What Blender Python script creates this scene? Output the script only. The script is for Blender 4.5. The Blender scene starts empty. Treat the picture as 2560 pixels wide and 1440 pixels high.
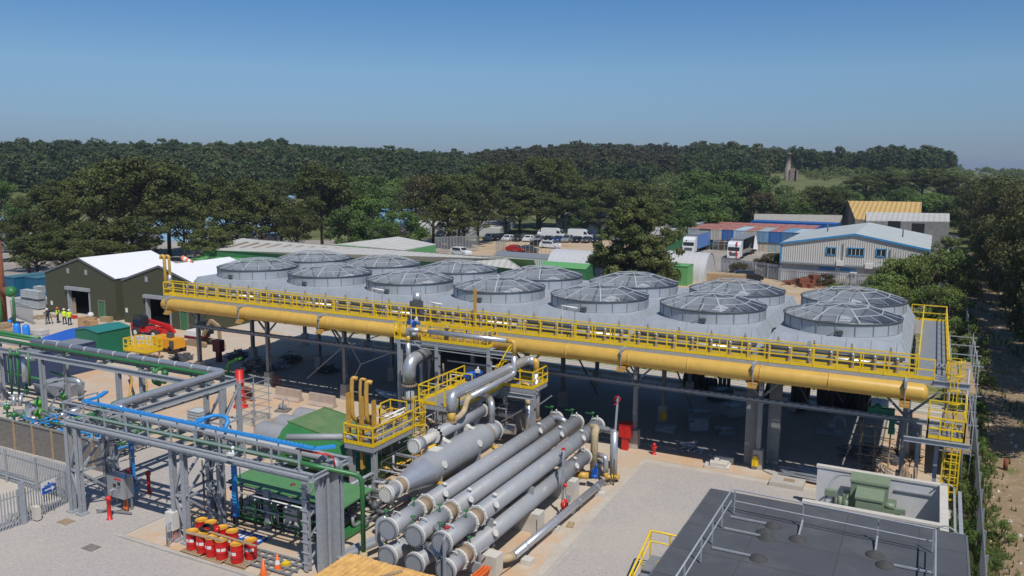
import bpy, math, random
import numpy as np
from mathutils import Vector, Matrix
random.seed(7)
SC=bpy.context.scene; COL=SC.collection
# ---------------- camera ----------------
CP=Vector((52.021,-53.469,18.407)); FPX=2067.64
_pit,_rol,_yaw=0.14940,0.0074,0.47150
_fw=Vector((-math.sin(_yaw)*math.cos(_pit),math.cos(_yaw)*math.cos(_pit),-math.sin(_pit)))
_r=_fw.cross(Vector((0,0,1))).normalized(); _u=_r.cross(_fw)
_r2=_r*math.cos(_rol)+_u*math.sin(_rol); _u2=_u*math.cos(_rol)-_r*math.sin(_rol)
cd=bpy.data.cameras.new('camera'); cam=bpy.data.objects.new('camera',cd); COL.objects.link(cam)
cam.matrix_world=Matrix(((_r2.x,_u2.x,-_fw.x,CP.x),(_r2.y,_u2.y,-_fw.y,CP.y),(_r2.z,_u2.z,-_fw.z,CP.z),(0,0,0,1)))
cd.sensor_width=36; cd.lens=36*FPX/2560; cd.clip_start=.5; cd.clip_end=20000
SC.camera=cam
# ---------------- world, sun ----------------
w=bpy.data.worlds.new('World'); SC.world=w; w.use_nodes=True
nt=w.node_tree; nt.nodes.clear()
sky=nt.nodes.new('ShaderNodeTexSky'); sky.sky_type='NISHITA'; sky.sun_disc=False
SUN_EL=math.radians(56); SUN_AZ=math.atan2(.74,-.67)
sky.sun_elevation=SUN_EL; sky.sun_rotation=SUN_AZ; sky.altitude=500; sky.air_density=1.0; sky.dust_density=.3; sky.ozone_density=10
bg=nt.nodes.new('ShaderNodeBackground'); bg.inputs[1].default_value=.1
wo=nt.nodes.new('ShaderNodeOutputWorld'); 
tcw=nt.nodes.new('ShaderNodeTexCoord'); spw=nt.nodes.new('ShaderNodeSeparateXYZ'); nt.links.new(tcw.outputs['Generated'],spw.inputs[0])
rmp=nt.nodes.new('ShaderNodeValToRGB'); E=rmp.color_ramp.elements  # clear, dry summer air: the low sky is a little deeper than the model's
E[0].position=0; E[0].color=(.50,.545,.68,1); E[1].position=1; E[1].color=(.85,.93,.95,1)
for p_,c_ in ((.028,(.545,.59,.71,1)),(.105,(.86,.87,.84,1)),(.18,(.66,.83,.89,1))): e_=E.new(p_); e_.color=c_
nt.links.new(spw.outputs[2],rmp.inputs[0]); mxw=nt.nodes.new('ShaderNodeVectorMath'); mxw.operation='MULTIPLY'
nt.links.new(sky.outputs[0],mxw.inputs[0]); nt.links.new(rmp.outputs[0],mxw.inputs[1]); nt.links.new(mxw.outputs[0],bg.inputs[0]); nt.links.new(bg.outputs[0],wo.inputs[0])
sl=bpy.data.lights.new('sun','SUN'); sl.energy=4.0; sl.angle=math.radians(.55); sl.color=(1,.955,.89)
so=bpy.data.objects.new('sun',sl); COL.objects.link(so)
_sd=Vector((math.sin(SUN_AZ)*math.cos(SUN_EL),math.cos(SUN_AZ)*math.cos(SUN_EL),math.sin(SUN_EL)))
so.rotation_euler=_sd.to_track_quat('Z','Y').to_euler(); so.location=(60,-60,80)
SC.view_settings.view_transform='Standard'; SC.view_settings.look='None'; SC.view_settings.exposure=0; SC.view_settings.gamma=1
SC.cycles.max_bounces=5; SC.cycles.transparent_max_bounces=12
# ---------------- photo measuring: a pixel to a point of the real place at a known height / plane ----------------
def ray(x,y):
    return _r2*((x-1280)/FPX)-_u2*((y-720)/FPX)+_fw
def g(x,y,z=0.):
    d=ray(x,y); return CP+d*((z-CP.z)/d.z)
def vy(x,y,Y):
    d=ray(x,y); return CP+d*((Y-CP.y)/d.y)
def vx(x,y,X):
    d=ray(x,y); return CP+d*((X-CP.x)/d.x)
def px(P):
    q=Vector(P)-CP; z=q.dot(_fw); return 1280+FPX*q.dot(_r2)/z,720-FPX*q.dot(_u2)/z,z
# ---------------- materials ----------------
MATS={}
def mat(name,col,rough=.6,metal=0.,var=.12,sc=3.,bump=0.,bsc=20.,spec=.5,rnd=0.,dirt=None,dsc=.6,damt=.5,stripe=None):
    m=bpy.data.materials.new(name); m.use_nodes=True; n=m.node_tree; L=n.links
    b=n.nodes['Principled BSDF']; b.inputs['Roughness'].default_value=rough; b.inputs['Metallic'].default_value=metal
    b.inputs['Specular IOR Level'].default_value=spec
    tc=n.nodes.new('ShaderNodeTexCoord')
    nz=n.nodes.new('ShaderNodeTexNoise'); nz.inputs['Scale'].default_value=sc; nz.inputs['Detail'].default_value=6; nz.inputs['Roughness'].default_value=.65
    L.new(tc.outputs['Object'],nz.inputs['Vector'])
    mr=n.nodes.new('ShaderNodeMapRange'); mr.inputs[1].default_value=.3; mr.inputs[2].default_value=.7
    mr.inputs[3].default_value=1-var; mr.inputs[4].default_value=1+var
    L.new(nz.outputs['Fac'],mr.inputs[0])
    vm=n.nodes.new('ShaderNodeVectorMath'); vm.operation='SCALE'; L.new(mr.outputs[0],vm.inputs['Scale'])
    vm.inputs[0].default_value=col[:3]
    out=vm.outputs[0]
    if rnd:
        oi=n.nodes.new('ShaderNodeObjectInfo'); m2=n.nodes.new('ShaderNodeMapRange'); m2.inputs[3].default_value=1-rnd; m2.inputs[4].default_value=1+rnd
        L.new(oi.outputs['Random'],m2.inputs[0]); v2=n.nodes.new('ShaderNodeVectorMath'); v2.operation='SCALE'
        L.new(out,v2.inputs[0]); L.new(m2.outputs[0],v2.inputs['Scale']); out=v2.outputs[0]
    if dirt:
        n2=n.nodes.new('ShaderNodeTexNoise'); n2.inputs['Scale'].default_value=dsc; n2.inputs['Detail'].default_value=8; n2.inputs['Roughness'].default_value=.7
        L.new(tc.outputs['Object'],n2.inputs['Vector'])
        r2=n.nodes.new('ShaderNodeMapRange'); r2.inputs[1].default_value=.48; r2.inputs[2].default_value=.68; r2.inputs[3].default_value=0; r2.inputs[4].default_value=damt
        L.new(n2.outputs['Fac'],r2.inputs[0])
        mx=n.nodes.new('ShaderNodeMix'); mx.data_type='RGBA'; L.new(r2.outputs[0],mx.inputs[0]); L.new(out,mx.inputs[6]); mx.inputs[7].default_value=(*dirt,1)
        out=mx.outputs[2]
    if stripe: # profiled sheet: (axis, spacing, strength)
        ax,spc,stg=stripe
        sp=n.nodes.new('ShaderNodeSeparateXYZ'); L.new(tc.outputs['Object'],sp.inputs[0])
        mm=n.nodes.new('ShaderNodeMath'); mm.operation='MULTIPLY'; mm.inputs[1].default_value=2*math.pi/spc; L.new(sp.outputs[ax],mm.inputs[0])
        sn=n.nodes.new('ShaderNodeMath'); sn.operation='SINE'; L.new(mm.outputs[0],sn.inputs[0])
        bp=n.nodes.new('ShaderNodeBump'); bp.inputs['Strength'].default_value=stg; bp.inputs['Distance'].default_value=spc*.12; L.new(sn.outputs[0],bp.inputs['Height']); L.new(bp.outputs[0],b.inputs['Normal'])
    elif bump:
        n3=n.nodes.new('ShaderNodeTexNoise'); n3.inputs['Scale'].default_value=bsc; n3.inputs['Detail'].default_value=5
        L.new(tc.outputs['Object'],n3.inputs['Vector'])
        bp=n.nodes.new('ShaderNodeBump'); bp.inputs['Strength'].default_value=bump; bp.inputs['Distance'].default_value=.05; L.new(n3.outputs['Fac'],bp.inputs['Height']); L.new(bp.outputs[0],b.inputs['Normal'])
    L.new(out,b.inputs['Base Color'])
    MATS[name]=m; return m
M=MATS
mat('yellow_rail',(.80,.54,.012),.45,var=.1,sc=2)
mat('manifold_yellow',(.60,.37,.075),.38,var=.07,sc=1.2,dirt=(.42,.22,.04),damt=.35,dsc=1.5)
mat('ochre_steel',(.52,.30,.06),.5,var=.15,dirt=(.3,.15,.05),damt=.4)
mat('tan_lagging',(.46,.36,.22),.8,var=.15,sc=5,bump=.5,bsc=12)
mat('vessel_grey',(.30,.315,.335),.5,.0,var=.08,sc=1.5,dirt=(.36,.335,.30),damt=.65,dsc=1.3)
mat('cladding_silver',(.52,.53,.55),.34,.6,var=.06,sc=3)
mat('galvanised',(.33,.35,.375),.55,.1,var=.14,sc=6,dirt=(.26,.27,.28),damt=.4,dsc=4)
mat('steel_grey',(.25,.265,.28),.55,.2,var=.12,sc=3)
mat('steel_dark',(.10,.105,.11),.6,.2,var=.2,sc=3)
mat('fan_grey',(.36,.39,.425),.5,.1,var=.05,sc=2,dirt=(.32,.345,.37),damt=.6,dsc=3)
mat('guard_grey',(.48,.50,.52),.5,.1,var=.05)
mat('casing_grey',(.37,.40,.43),.6,.15,var=.08,sc=2,bump=.3,bsc=6,dirt=(.30,.33,.36),damt=.5,dsc=1.2)
mat('rust_tan',(.30,.22,.14),.8,var=.2,sc=8)
mat('white_paint',(.72,.70,.66),.5,var=.05)
mat('flange_white',(.62,.60,.55),.55,var=.08,sc=6)
mat('black_rubber',(.024,.024,.026),.7,var=.2)
mat('dark_glass',(.02,.025,.03),.08,var=.1)
mat('green_paint',(.035,.17,.05),.4,var=.1,sc=2)
mat('green_bright',(.10,.42,.05),.45,var=.1)
mat('green_roof',(.09,.24,.09),.5,var=.1,sc=1.5,dirt=(.15,.26,.13),damt=.35)
mat('green_dusty',(.11,.20,.08),.65,var=.15,sc=1.5,dirt=(.22,.24,.12),damt=.7)
mat('green_shed',(.012,.16,.09),.45,var=.06,stripe=None)
mat('teal_roof',(.025,.20,.17),.45,var=.06)
mat('green_wall',(.04,.17,.07),.6,var=.08,stripe=(0,.3,.5))
mat('green_sheet_light',(.12,.34,.12),.6,var=.08,stripe=(0,.3,.5))
mat('blue_tray',(.03,.26,.62),.45,var=.15,sc=5)
mat('blue_paint',(.012,.10,.42),.4,var=.12)
mat('blue_tank',(.02,.22,.72),.35,var=.05)
mat('red_paint',(.55,.02,.015),.4,var=.08,sc=3)
mat('red_oxide',(.16,.012,.018),.5,var=.1)
mat('red_drum',(.52,.012,.010),.38,var=.06,sc=4)
mat('drum_lid',(.72,.36,.03),.4,var=.08)
mat('orange_plastic',(.75,.14,.02),.45,var=.08)
mat('concrete',(.44,.41,.36),.85,var=.12,sc=2,bump=.2,bsc=15,dirt=(.36,.32,.26),damt=.5)
mat('concrete_pale',(.55,.52,.46),.85,var=.1,sc=2,bump=.15)
mat('concrete_pink',(.42,.33,.27),.85,var=.14,sc=2,bump=.3,bsc=10)
mat('concrete_grey',(.22,.22,.215),.85,var=.2,sc=1.5,bump=.3,bsc=10)
mat('render_wall',(.56,.56,.565),.85,var=.08,sc=1.2)
mat('tent_olive',(.062,.065,.034),.75,var=.08,sc=1.5,bump=.15,bsc=3)
mat('tent_roof',(.80,.80,.81),.5,var=.03,sc=1)
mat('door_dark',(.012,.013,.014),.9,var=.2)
mat('grey_trim',(.13,.135,.14),.6)
mat('flat_roof',(.075,.08,.09),.75,var=.09,sc=.8,bump=.15,bsc=30,dirt=(.125,.125,.125),damt=.6,dsc=.45)
mat('roof_pad',(.06,.06,.058),.9,var=.2)
mat('wood',(.36,.26,.15),.8,var=.22,sc=5)
mat('wood_ochre',(.72,.42,.13),.7,var=.25,sc=3,dirt=(.42,.20,.06),damt=.6,dsc=2)
mat('wood_grey',(.19,.175,.155),.85,var=.25,sc=6)
mat('rust',(.20,.065,.03),.85,var=.35,sc=5)
mat('container_blue_dark',(.035,.06,.13),.6,var=.12,sc=2,stripe=(0,.28,.7))
mat('container_teal',(.008,.10,.19),.55,var=.1,stripe=(0,.28,.6))
mat('container_top',(.06,.16,.20),.6,var=.15)
mat('transformer_green',(.20,.255,.17),.5,var=.08)
mat('sheet_cream',(.60,.59,.55),.55,.1,var=.05,stripe=(0,.34,.8))
mat('roof_pale',(.47,.46,.42),.6,var=.08,sc=.6,stripe=(0,1.0,.3),dirt=None)
mat('roof_cold',(.44,.475,.46),.6,var=.1,sc=.4,stripe=(1,1.0,.25))
mat('roof_blue',(.22,.40,.52),.6,var=.12,sc=.3)
mat('roof_yellow',(.55,.36,.12),.7,var=.18,sc=1,stripe=(0,1.1,.7))
mat('skylight',(.33,.26,.19),.5,var=.1)
mat('trim_blue',(.05,.26,.52),.45)
mat('arch_white',(.58,.58,.58),.45,.2,var=.05)
mat('car_white',(.68,.69,.70),.25,var=.02)
mat('car_silver',(.36,.38,.40),.25,.5,var=.02)
mat('car_black',(.012,.013,.016),.18,var=.02)
mat('car_blue',(.02,.05,.16),.2,var=.02)
mat('car_grey',(.09,.095,.105),.25,.3,var=.02)
mat('car_red',(.35,.02,.02),.25,var=.02)
mat('hi_vis',(.62,.80,.03),.7,var=.08)
mat('navy_cloth',(.012,.018,.045),.8)
mat('skin',(.45,.26,.18),.6)
mat('plastic_white',(.50,.55,.55),.4,var=.12,sc=8)
mat('bark',(.055,.042,.032),.9,var=.3,sc=6)
mat('bark_pale',(.26,.22,.18),.9,var=.25,sc=6)
mat('cardboard',(.42,.26,.13),.85,var=.1)
mat('stone',(.25,.205,.165),.9,var=.3,sc=1.2,bump=.6,bsc=3)
mat('orange_machine',(.75,.33,.02),.4,var=.08)
mat('red_machine',(.55,.02,.02),.35,var=.05)
mat('tarp_blue',(.02,.10,.42),.5,var=.15,sc=4,bump=.4,bsc=4)
mat('white_sheet',(.62,.61,.6),.5,var=.1,sc=3)
mat('black_duct',(.05,.055,.06),.5,.1,var=.15)
mat('windsock',(.75,.2,.08),.8)
# glass / wire mesh sheets
def mesh_mat(name,col,alpha):
    m=bpy.data.materials.new(name); m.use_nodes=True; n=m.node_tree; b=n.nodes['Principled BSDF']
    b.inputs['Base Color'].default_value=(*col,1); b.inputs['Roughness'].default_value=.6; b.inputs['Metallic'].default_value=.2
    b.inputs['Alpha'].default_value=alpha; MATS[name]=m
mesh_mat('wire_mesh',(.36,.39,.42),.10)
mesh_mat('fence_mesh',(.30,.31,.32),.35)
# foliage
def leafmat(name,c1,c2,rnd=.25,sc=.5,hue=None):
    m=bpy.data.materials.new(name); m.use_nodes=True; n=m.node_tree; L=n.links; b=n.nodes['Principled BSDF']
    b.inputs['Roughness'].default_value=.65; b.inputs['Specular IOR Level'].default_value=.25
    tc=n.nodes.new('ShaderNodeNewGeometry'); nz=n.nodes.new('ShaderNodeTexNoise'); nz.inputs['Scale'].default_value=sc; nz.inputs['Detail'].default_value=4
    L.new(tc.outputs['Position'],nz.inputs['Vector'])
    ri=n.nodes.new('ShaderNodeMapRange'); ri.inputs[1].default_value=.35; ri.inputs[2].default_value=.65; L.new(nz.outputs['Fac'],ri.inputs[0])
    mx=n.nodes.new('ShaderNodeMix'); mx.data_type='RGBA'; L.new(ri.outputs[0],mx.inputs[0]); mx.inputs[6].default_value=(*c1,1); mx.inputs[7].default_value=(*c2,1)
    oi=n.nodes.new('ShaderNodeObjectInfo'); ge=n.nodes.new('ShaderNodeNewGeometry')
    m2=n.nodes.new('ShaderNodeMapRange'); m2.inputs[3].default_value=1-rnd; m2.inputs[4].default_value=1+rnd; L.new(oi.outputs['Random'],m2.inputs[0])
    m3=n.nodes.new('ShaderNodeMapRange'); m3.inputs[3].default_value=.72; m3.inputs[4].default_value=1.3; L.new(ge.outputs['Random Per Island'],m3.inputs[0])
    mu=n.nodes.new('ShaderNodeMath'); mu.operation='MULTIPLY'; L.new(m2.outputs[0],mu.inputs[0]); L.new(m3.outputs[0],mu.inputs[1])
    v2=n.nodes.new('ShaderNodeVectorMath'); v2.operation='SCALE'; L.new(mx.outputs[2],v2.inputs[0]); L.new(mu.outputs[0],v2.inputs['Scale'])
    L.new(v2.outputs[0],b.inputs['Base Color']); 
    tr=n.nodes.new('ShaderNodeBsdfTranslucent'); L.new(v2.outputs[0],tr.inputs[0])
    ms=n.nodes.new('ShaderNodeMixShader'); ms.inputs[0].default_value=.22; L.new(b.outputs[0],ms.inputs[1]); L.new(tr.outputs[0],ms.inputs[2])
    L.new(ms.outputs[0],n.nodes['Material Output'].inputs[0])
    MATS[name]=m
leafmat('pine_leaf',(.060,.082,.024),(.125,.138,.040))
leafmat('pine_leaf_brown',(.075,.075,.03),(.12,.095,.045))
leafmat('broad_leaf',(.065,.12,.03),(.12,.17,.045))
leafmat('broad_leaf_bright',(.075,.14,.03),(.12,.19,.045))
leafmat('shrub_leaf',(.10,.16,.035),(.18,.22,.06))
leafmat('gorse_leaf',(.075,.07,.03),(.12,.10,.045))
leafmat('dark_leaf',(.055,.072,.024),(.115,.12,.04))
leafmat('wood_leaf',(.032,.052,.024),(.09,.105,.042),sc=.06)
leafmat('grass_blade',(.10,.14,.03),(.20,.20,.07),sc=.3)
# ---------------- geometry helpers ----------------
ORG={}
def org(o):
    return ORG.get(o.name,Vector((0,0,0))) if o else Vector((0,0,0))
def frame(d):
    d=d.normalized(); up=Vector((0,0,1)) if abs(d.z)<.95 else Vector((0,1,0))
    a=d.cross(up).normalized(); b=a.cross(d).normalized(); return a,b
EACH={'nozzle_elbow','elbow_cap','bracket','tray_post','post','flange','saddle_plate','bend','tie_rod','collar','support','brace','cross_member','leg','rack_leg','beam','main_beam','coil','header_pipe','bushing','clad_band','green_valve','clad_pipe','bare_pipe','tray','support_beam'}
WHOLE={'fin','slats','slat','boards','board','pale','bolt_circle','rung','seam','stiffener','rib','cage','railing','front_railing','rear_railing','inner_railing','outer_railing','platform_railing','handrail','tread','mat','panel','pole','bars','bar','lettering','red_marking','tape','reflective_tape','fingers','nose_and_ears','eyes_and_mouth','cable_tray','felt_seam','guard_frame','tubes','ladder','upper_ladder','lower_ladder','cables','stack','cable_bundle','steel_lattice','wall','roof','cross_bracing','stone_pack','door_frame','red_cable','tie','bellows','stake_bed','windscreen','side_window','section','mullion','pipe_rail'}
class MB:
    raw=False
    def __init__(s): s.v=[]; s.f=[]; s.s=[]; s.b=[]; s.k=[]
    def add(s,vs,fs,sm=False):
        o=len(s.v); s.b.append((o,len(s.f))); s.v+= [tuple(v) for v in vs]; s.f+=[tuple(i+o for i in f) for f in fs]; s.s+=[sm]*len(fs); return s
    def bx(s,x0,x1,y0,y1,z0,z1):
        return s.add([(x0,y0,z0),(x1,y0,z0),(x1,y1,z0),(x0,y1,z0),(x0,y0,z1),(x1,y0,z1),(x1,y1,z1),(x0,y1,z1)],
          [(3,2,1,0),(4,5,6,7),(0,1,5,4),(1,2,6,5),(2,3,7,6),(3,0,4,7)])
    def box(s,c,sz,rz=0,top=1.,topy=None):
        cx,cy,cz=c; a,b,h=sz[0]/2,sz[1]/2,sz[2]/2; ty=top if topy is None else topy; V=[]
        for z,kx,ky in ((-h,1,1),(h,top,ty)):
            for x,y in ((-a*kx,-b*ky),(a*kx,-b*ky),(a*kx,b*ky),(-a*kx,b*ky)):
                V.append((cx+x*math.cos(rz)-y*math.sin(rz),cy+x*math.sin(rz)+y*math.cos(rz),cz+z))
        return s.add(V,[(3,2,1,0),(4,5,6,7),(0,1,5,4),(1,2,6,5),(2,3,7,6),(3,0,4,7)])
    def bar(s,p,q,w,h=None):
        p,q=Vector(p),Vector(q); h=h or w
        if (q-p).length<1e-5: return s
        a,b=frame(q-p); V=[]
        for c in (p,q):
            for i,j in ((-1,-1),(1,-1),(1,1),(-1,1)): V.append(c+a*(i*w/2)+b*(j*h/2))
        return s.add(V,[(3,2,1,0),(4,5,6,7),(0,1,5,4),(1,2,6,5),(2,3,7,6),(3,0,4,7)])
    def ibeam(s,p,q,w,h,t=.03):
        p,q=Vector(p),Vector(q); a,b=frame(q-p)
        s.bar(p+b*(h/2),q+b*(h/2),w,t); s.bar(p-b*(h/2),q-b*(h/2),w,t); s.bar(p,q,t,h-t); return s
    def ring(s,c,a,b,r,n): return [c+a*(r*math.cos(2*math.pi*i/n))+b*(r*math.sin(2*math.pi*i/n)) for i in range(n)]
    def tube(s,pts,r,n=10,cap=True,sm=True):
        P=[Vector(p) for p in pts]; m=len(P)
        if not hasattr(r,'__len__'): r=[r]*m
        T=[(P[min(i+1,m-1)]-P[max(i-1,0)]).normalized() for i in range(m)]
        a,b=frame(T[0]); V=[]
        for i in range(m):
            if i: # parallel transport
                a=(a-T[i]*a.dot(T[i])).normalized(); b=a.cross(T[i]).normalized()
            else: b=a.cross(T[i]).normalized()
            V+=s.ring(P[i],a,b,r[i],n)
        F=[(i*n+j,i*n+(j+1)%n,(i+1)*n+(j+1)%n,(i+1)*n+j) for i in range(m-1) for j in range(n)]
        s.add(V,F,sm)
        if cap:
            k=len(s.v)-m*n
            s.f.append(tuple(range(k,k+n))[::-1]); s.s.append(False); s.f.append(tuple(range(k+(m-1)*n,k+m*n))); s.s.append(False)
        return s
    def cyl(s,p,q,r,r2=None,n=16,cap=True,sm=True): return s.tube([p,q],[r,r if r2 is None else r2],n,cap,sm)
    def pipe(s,pts,r,bend=None,n=12,cap=True):
        P=[Vector(p) for p in pts]; bend=bend or r*2.2; out=[P[0]]
        for i in range(1,len(P)-1):
            u=(P[i-1]-P[i]); v=(P[i+1]-P[i]); k=min(bend,u.length*.49,v.length*.49)
            A=P[i]+u.normalized()*k; B=P[i]+v.normalized()*k
            for t in range(7):
                t/=6; out.append(A*(1-t)**2+P[i]*2*t*(1-t)+B*t*t)
        out.append(P[-1]); return s.tube(out,r,n,cap)
    def lathe(s,c,axis,prof,n=24,sm=True):
        c=Vector(c); ax=Vector(axis).normalized(); a,b=frame(ax); V=[]
        for r,h in prof: V+=s.ring(c+ax*h,a,b,max(r,1e-4),n)
        m=len(prof); F=[(i*n+j,i*n+(j+1)%n,(i+1)*n+(j+1)%n,(i+1)*n+j) for i in range(m-1) for j in range(n)]
        return s.add(V,F,sm)
    def poly(s,pts): return s.add(pts,[tuple(range(len(pts)))])
    def extr(s,pts,off):
        off=Vector(off); P=[Vector(p) for p in pts]; n=len(P)
        return s.add(P+[p+off for p in P],[tuple(range(n))[::-1],tuple(range(n,2*n))]+[(i,(i+1)%n,n+(i+1)%n,n+i) for i in range(n)])
    def ico(s,c,r,sub=2,sc=(1,1,1)):
        import bmesh
        bm=bmesh.new(); bmesh.ops.create_icosphere(bm,subdivisions=sub,radius=1)
        V=[(c[0]+v.co.x*r*sc[0],c[1]+v.co.y*r*sc[1],c[2]+v.co.z*r*sc[2]) for v in bm.verts]; F=[[v.index for v in f.verts] for f in bm.faces]; bm.free()
        return s.add(V,F,True)
    def mesh(s,name,o=Vector((0,0,0))):
        me=bpy.data.meshes.new(name); me.from_pydata([(v[0]-o[0],v[1]-o[1],v[2]-o[2]) for v in s.v],[],s.f)
        me.polygons.foreach_set('use_smooth',s.s); me.update(); return me
    def cut(s): s.k.append(len(s.b)); return s
    def pieces(s,name):
        """the separate pieces of a part (each becomes a mesh of its own); surface pattern and lattices stay whole"""
        n=len(s.b)
        if n<2 or name in WHOLE: return [s]
        if s.k: E=[0]+[k for k in s.k if 0<k<n]+[n]; G=[list(range(a,b)) for a,b in zip(E[:-1],E[1:])]
        elif name in EACH: G=[[i] for i in range(n)]
        else:
            if n>400: return [s]
            V=np.array(s.v); e=[b[0] for b in s.b]+[len(s.v)]; lo=np.array([V[e[i]:e[i+1]].min(0) for i in range(n)]); hi=np.array([V[e[i]:e[i+1]].max(0) for i in range(n)])
            sz=(hi-lo).max(1); lab=list(range(n))
            def root(i):
                while lab[i]!=i: i=lab[i]
                return i
            for i in range(n):
                gap=np.linalg.norm(np.maximum(0,np.maximum(lo[i]-hi[i+1:],lo[i+1:]-hi[i])),axis=1); lim=np.maximum(.02,.42*np.maximum(sz[i],sz[i+1:]))
                for j in np.nonzero(gap<lim)[0]: a,b=root(i),root(i+1+int(j)); lab[b]=a
            D={}
            for i in range(n): D.setdefault(root(i),[]).append(i)
            G=list(D.values())
        if len(G)<2 or len(G)>100: return [s]
        fe=[b[1] for b in s.b]+[len(s.f)]; ve=[b[0] for b in s.b]+[len(s.v)]; out=[]
        for gp in G:
            m=MB()
            for i in gp:
                o=len(m.v)-ve[i]; m.v+=s.v[ve[i]:ve[i+1]]; m.f+=[tuple(q+o for q in f) for f in s.f[fe[i]:fe[i+1]]]; m.s+=s.s[fe[i]:fe[i+1]]
            out.append(m)
        return out
    def build(s,name,m,parent=None,label=None):
        P=s.pieces(name) if parent and not s.raw else [s]
        if len(P)>1:
            for q in P: q.raw=True; ob=q.build(name,m,parent,label)
            return ob
        o=org(parent); me=s.mesh(name,o); me.materials.append(M[m] if isinstance(m,str) else m)
        ob=bpy.data.objects.new(name,me); COL.objects.link(ob)
        if parent: ob.parent=parent; ORG[ob.name]=o
        if label: ob['label']=label
        return ob
def thing(name,label,cat,loc=(0,0,0),group=None,kind=None):
    o=bpy.data.objects.new(name,None); COL.objects.link(o); o.location=loc; o.empty_display_size=.2
    ORG[o.name]=Vector(loc); o['label']=label; o['category']=cat
    if group: o['group']=group
    o['kind']=kind or 'thing'
    return o
HEAPS={'scrap','machinery','timber','rubble','fittings'}
def one(mb,name,m,label,cat,group=None,kind=None):
    P=mb.pieces(name) if cat not in HEAPS and cat not in ('cage','fence','steel lattice','sheets') else [mb]
    if len(P)>1:
        vs=np.array(mb.v); t=thing(name,label,cat,((vs[:,0].min()+vs[:,0].max())/2,(vs[:,1].min()+vs[:,1].max())/2,vs[:,2].min()),group,kind)
        for q in P: q.raw=True; q.build({'exchanger_plinth':'block'}.get(name,'piece' if name.endswith('s') else name+'_length'),m,t)
        return t
    vs=np.array(mb.v); o=Vector(((vs[:,0].min()+vs[:,0].max())/2,(vs[:,1].min()+vs[:,1].max())/2,vs[:,2].min()))
    me=mb.mesh(name,o); me.materials.append(M[m] if isinstance(m,str) else m)
    ob=bpy.data.objects.new(name,me); COL.objects.link(ob); ob.location=o; ORG[ob.name]=o
    ob['label']=label; ob['category']=cat
    if group: ob['group']=group
    ob['kind']=kind or 'thing'
    return ob
def struct(mb,name,m,kind='structure',label=None):
    me=mb.mesh(name); me.materials.append(M[m] if isinstance(m,str) else m); ob=bpy.data.objects.new(name,me); COL.objects.link(ob); ob['kind']=kind
    if label: ob['label']=label
    return ob
def kids(o): return [c for c in bpy.data.objects if c.parent==o]
def dup(root,loc,rz=0,label=None,group=None,sc=None,kidmap=None):
    r=root.copy(); COL.objects.link(r); r.location=loc; r.rotation_euler=(0,0,rz)
    if sc: r.scale=sc if hasattr(sc,'__len__') else (sc,)*3
    if label: r['label']=label
    if group: r['group']=group
    for ch in KIDS(root):
        c=ch.copy(); COL.objects.link(c); c.parent=r
        if kidmap and ch.name.split('.')[0] in kidmap:
            c.data=ch.data.copy() if False else ch.data
            c.material_slots[0].link='OBJECT'; c.material_slots[0].material=M[kidmap[ch.name.split('.')[0]]]
        for gch in KIDS(ch):
            d=gch.copy(); COL.objects.link(d); d.parent=c
    return r
_kc={}
def KIDS(o):
    if o.name not in _kc: _kc[o.name]=[c for c in bpy.data.objects if c.parent==o]
    return _kc[o.name]
ORD=['first','second','third','fourth','fifth','sixth','seventh','eighth','ninth','tenth','eleventh','twelfth','thirteenth','fourteenth','fifteenth','sixteenth','seventeenth','eighteenth','nineteenth','twentieth']
def nth(i,n=None): return ORD[i] if i<20 else '%dth'%(i+1)
def railing(mb,pts,z0=0,h=1.1,sp=1.2,r=.024,mid=True,toe=None,n=6):
    """posts, top and middle rail along a 3D polyline (points at deck level)"""
    P=[Vector(p) for p in pts]; seen=set(); n_=0
    for a,b in zip(P[:-1],P[1:]):
        L=(b-a).length; k=max(1,round(L/sp))
        for i in range(k+1):
            c=a.lerp(b,i/k); key=(round(c.x,2),round(c.y,2),round(c.z,2))
            if key in seen: continue
            seen.add(key); mb.bar(c,c+Vector((0,0,h-r)),r*2)
        up=Vector((0,0,h)); e=(b-a).normalized()*r*.6; mb.bar(a+up-e,b+up+e,r*2.1,r*(2.1+.1*(n_&1))); n_+=1
        if mid: mb.bar(a+up*.5,b+up*.5,r*1.9)
        if toe: mb.bar(a+Vector((0,0,toe/2+.005)),b+Vector((0,0,toe/2+.005)),.02,toe)
    return mb
def cageladder(mb,x,y,z0,z1,face=(0,-1),w=.45,cage=2.2,r=.36):
    fx,fy=face; sx,sy=-fy,fx
    for s in (-1,1): mb.bar((x+sx*w/2*s,y+sy*w/2*s,z0),(x+sx*w/2*s,y+sy*w/2*s,z1),.06,.03)
    z=z0+.3
    while z<z1: mb.bar((x-sx*w/2,y-sy*w/2,z),(x+sx*w/2,y+sy*w/2,z),.03); z+=.3
    if cage is not None:
        zs=[]; z=z0+cage
        while z<=z1+.01: zs.append(z); z+=.75
        def pt(a,z): return Vector((x+fx*(r*.15+r*math.sin(a)*1.5)+sx*r*math.cos(a)*1.05,y+fy*(r*.15+r*math.sin(a)*1.5)+sy*r*math.cos(a)*1.05,z))
        A=[math.pi*i/8 for i in range(9)]
        for z in zs:
            for a,b in zip(A[:-1],A[1:]): mb.bar(pt(a,z),pt(b,z),.02,.06)
        for a in A[1::2]+[A[4]]: mb.bar(pt(a,zs[0]),pt(a,zs[-1]),.04,.015)
    return mb
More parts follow.
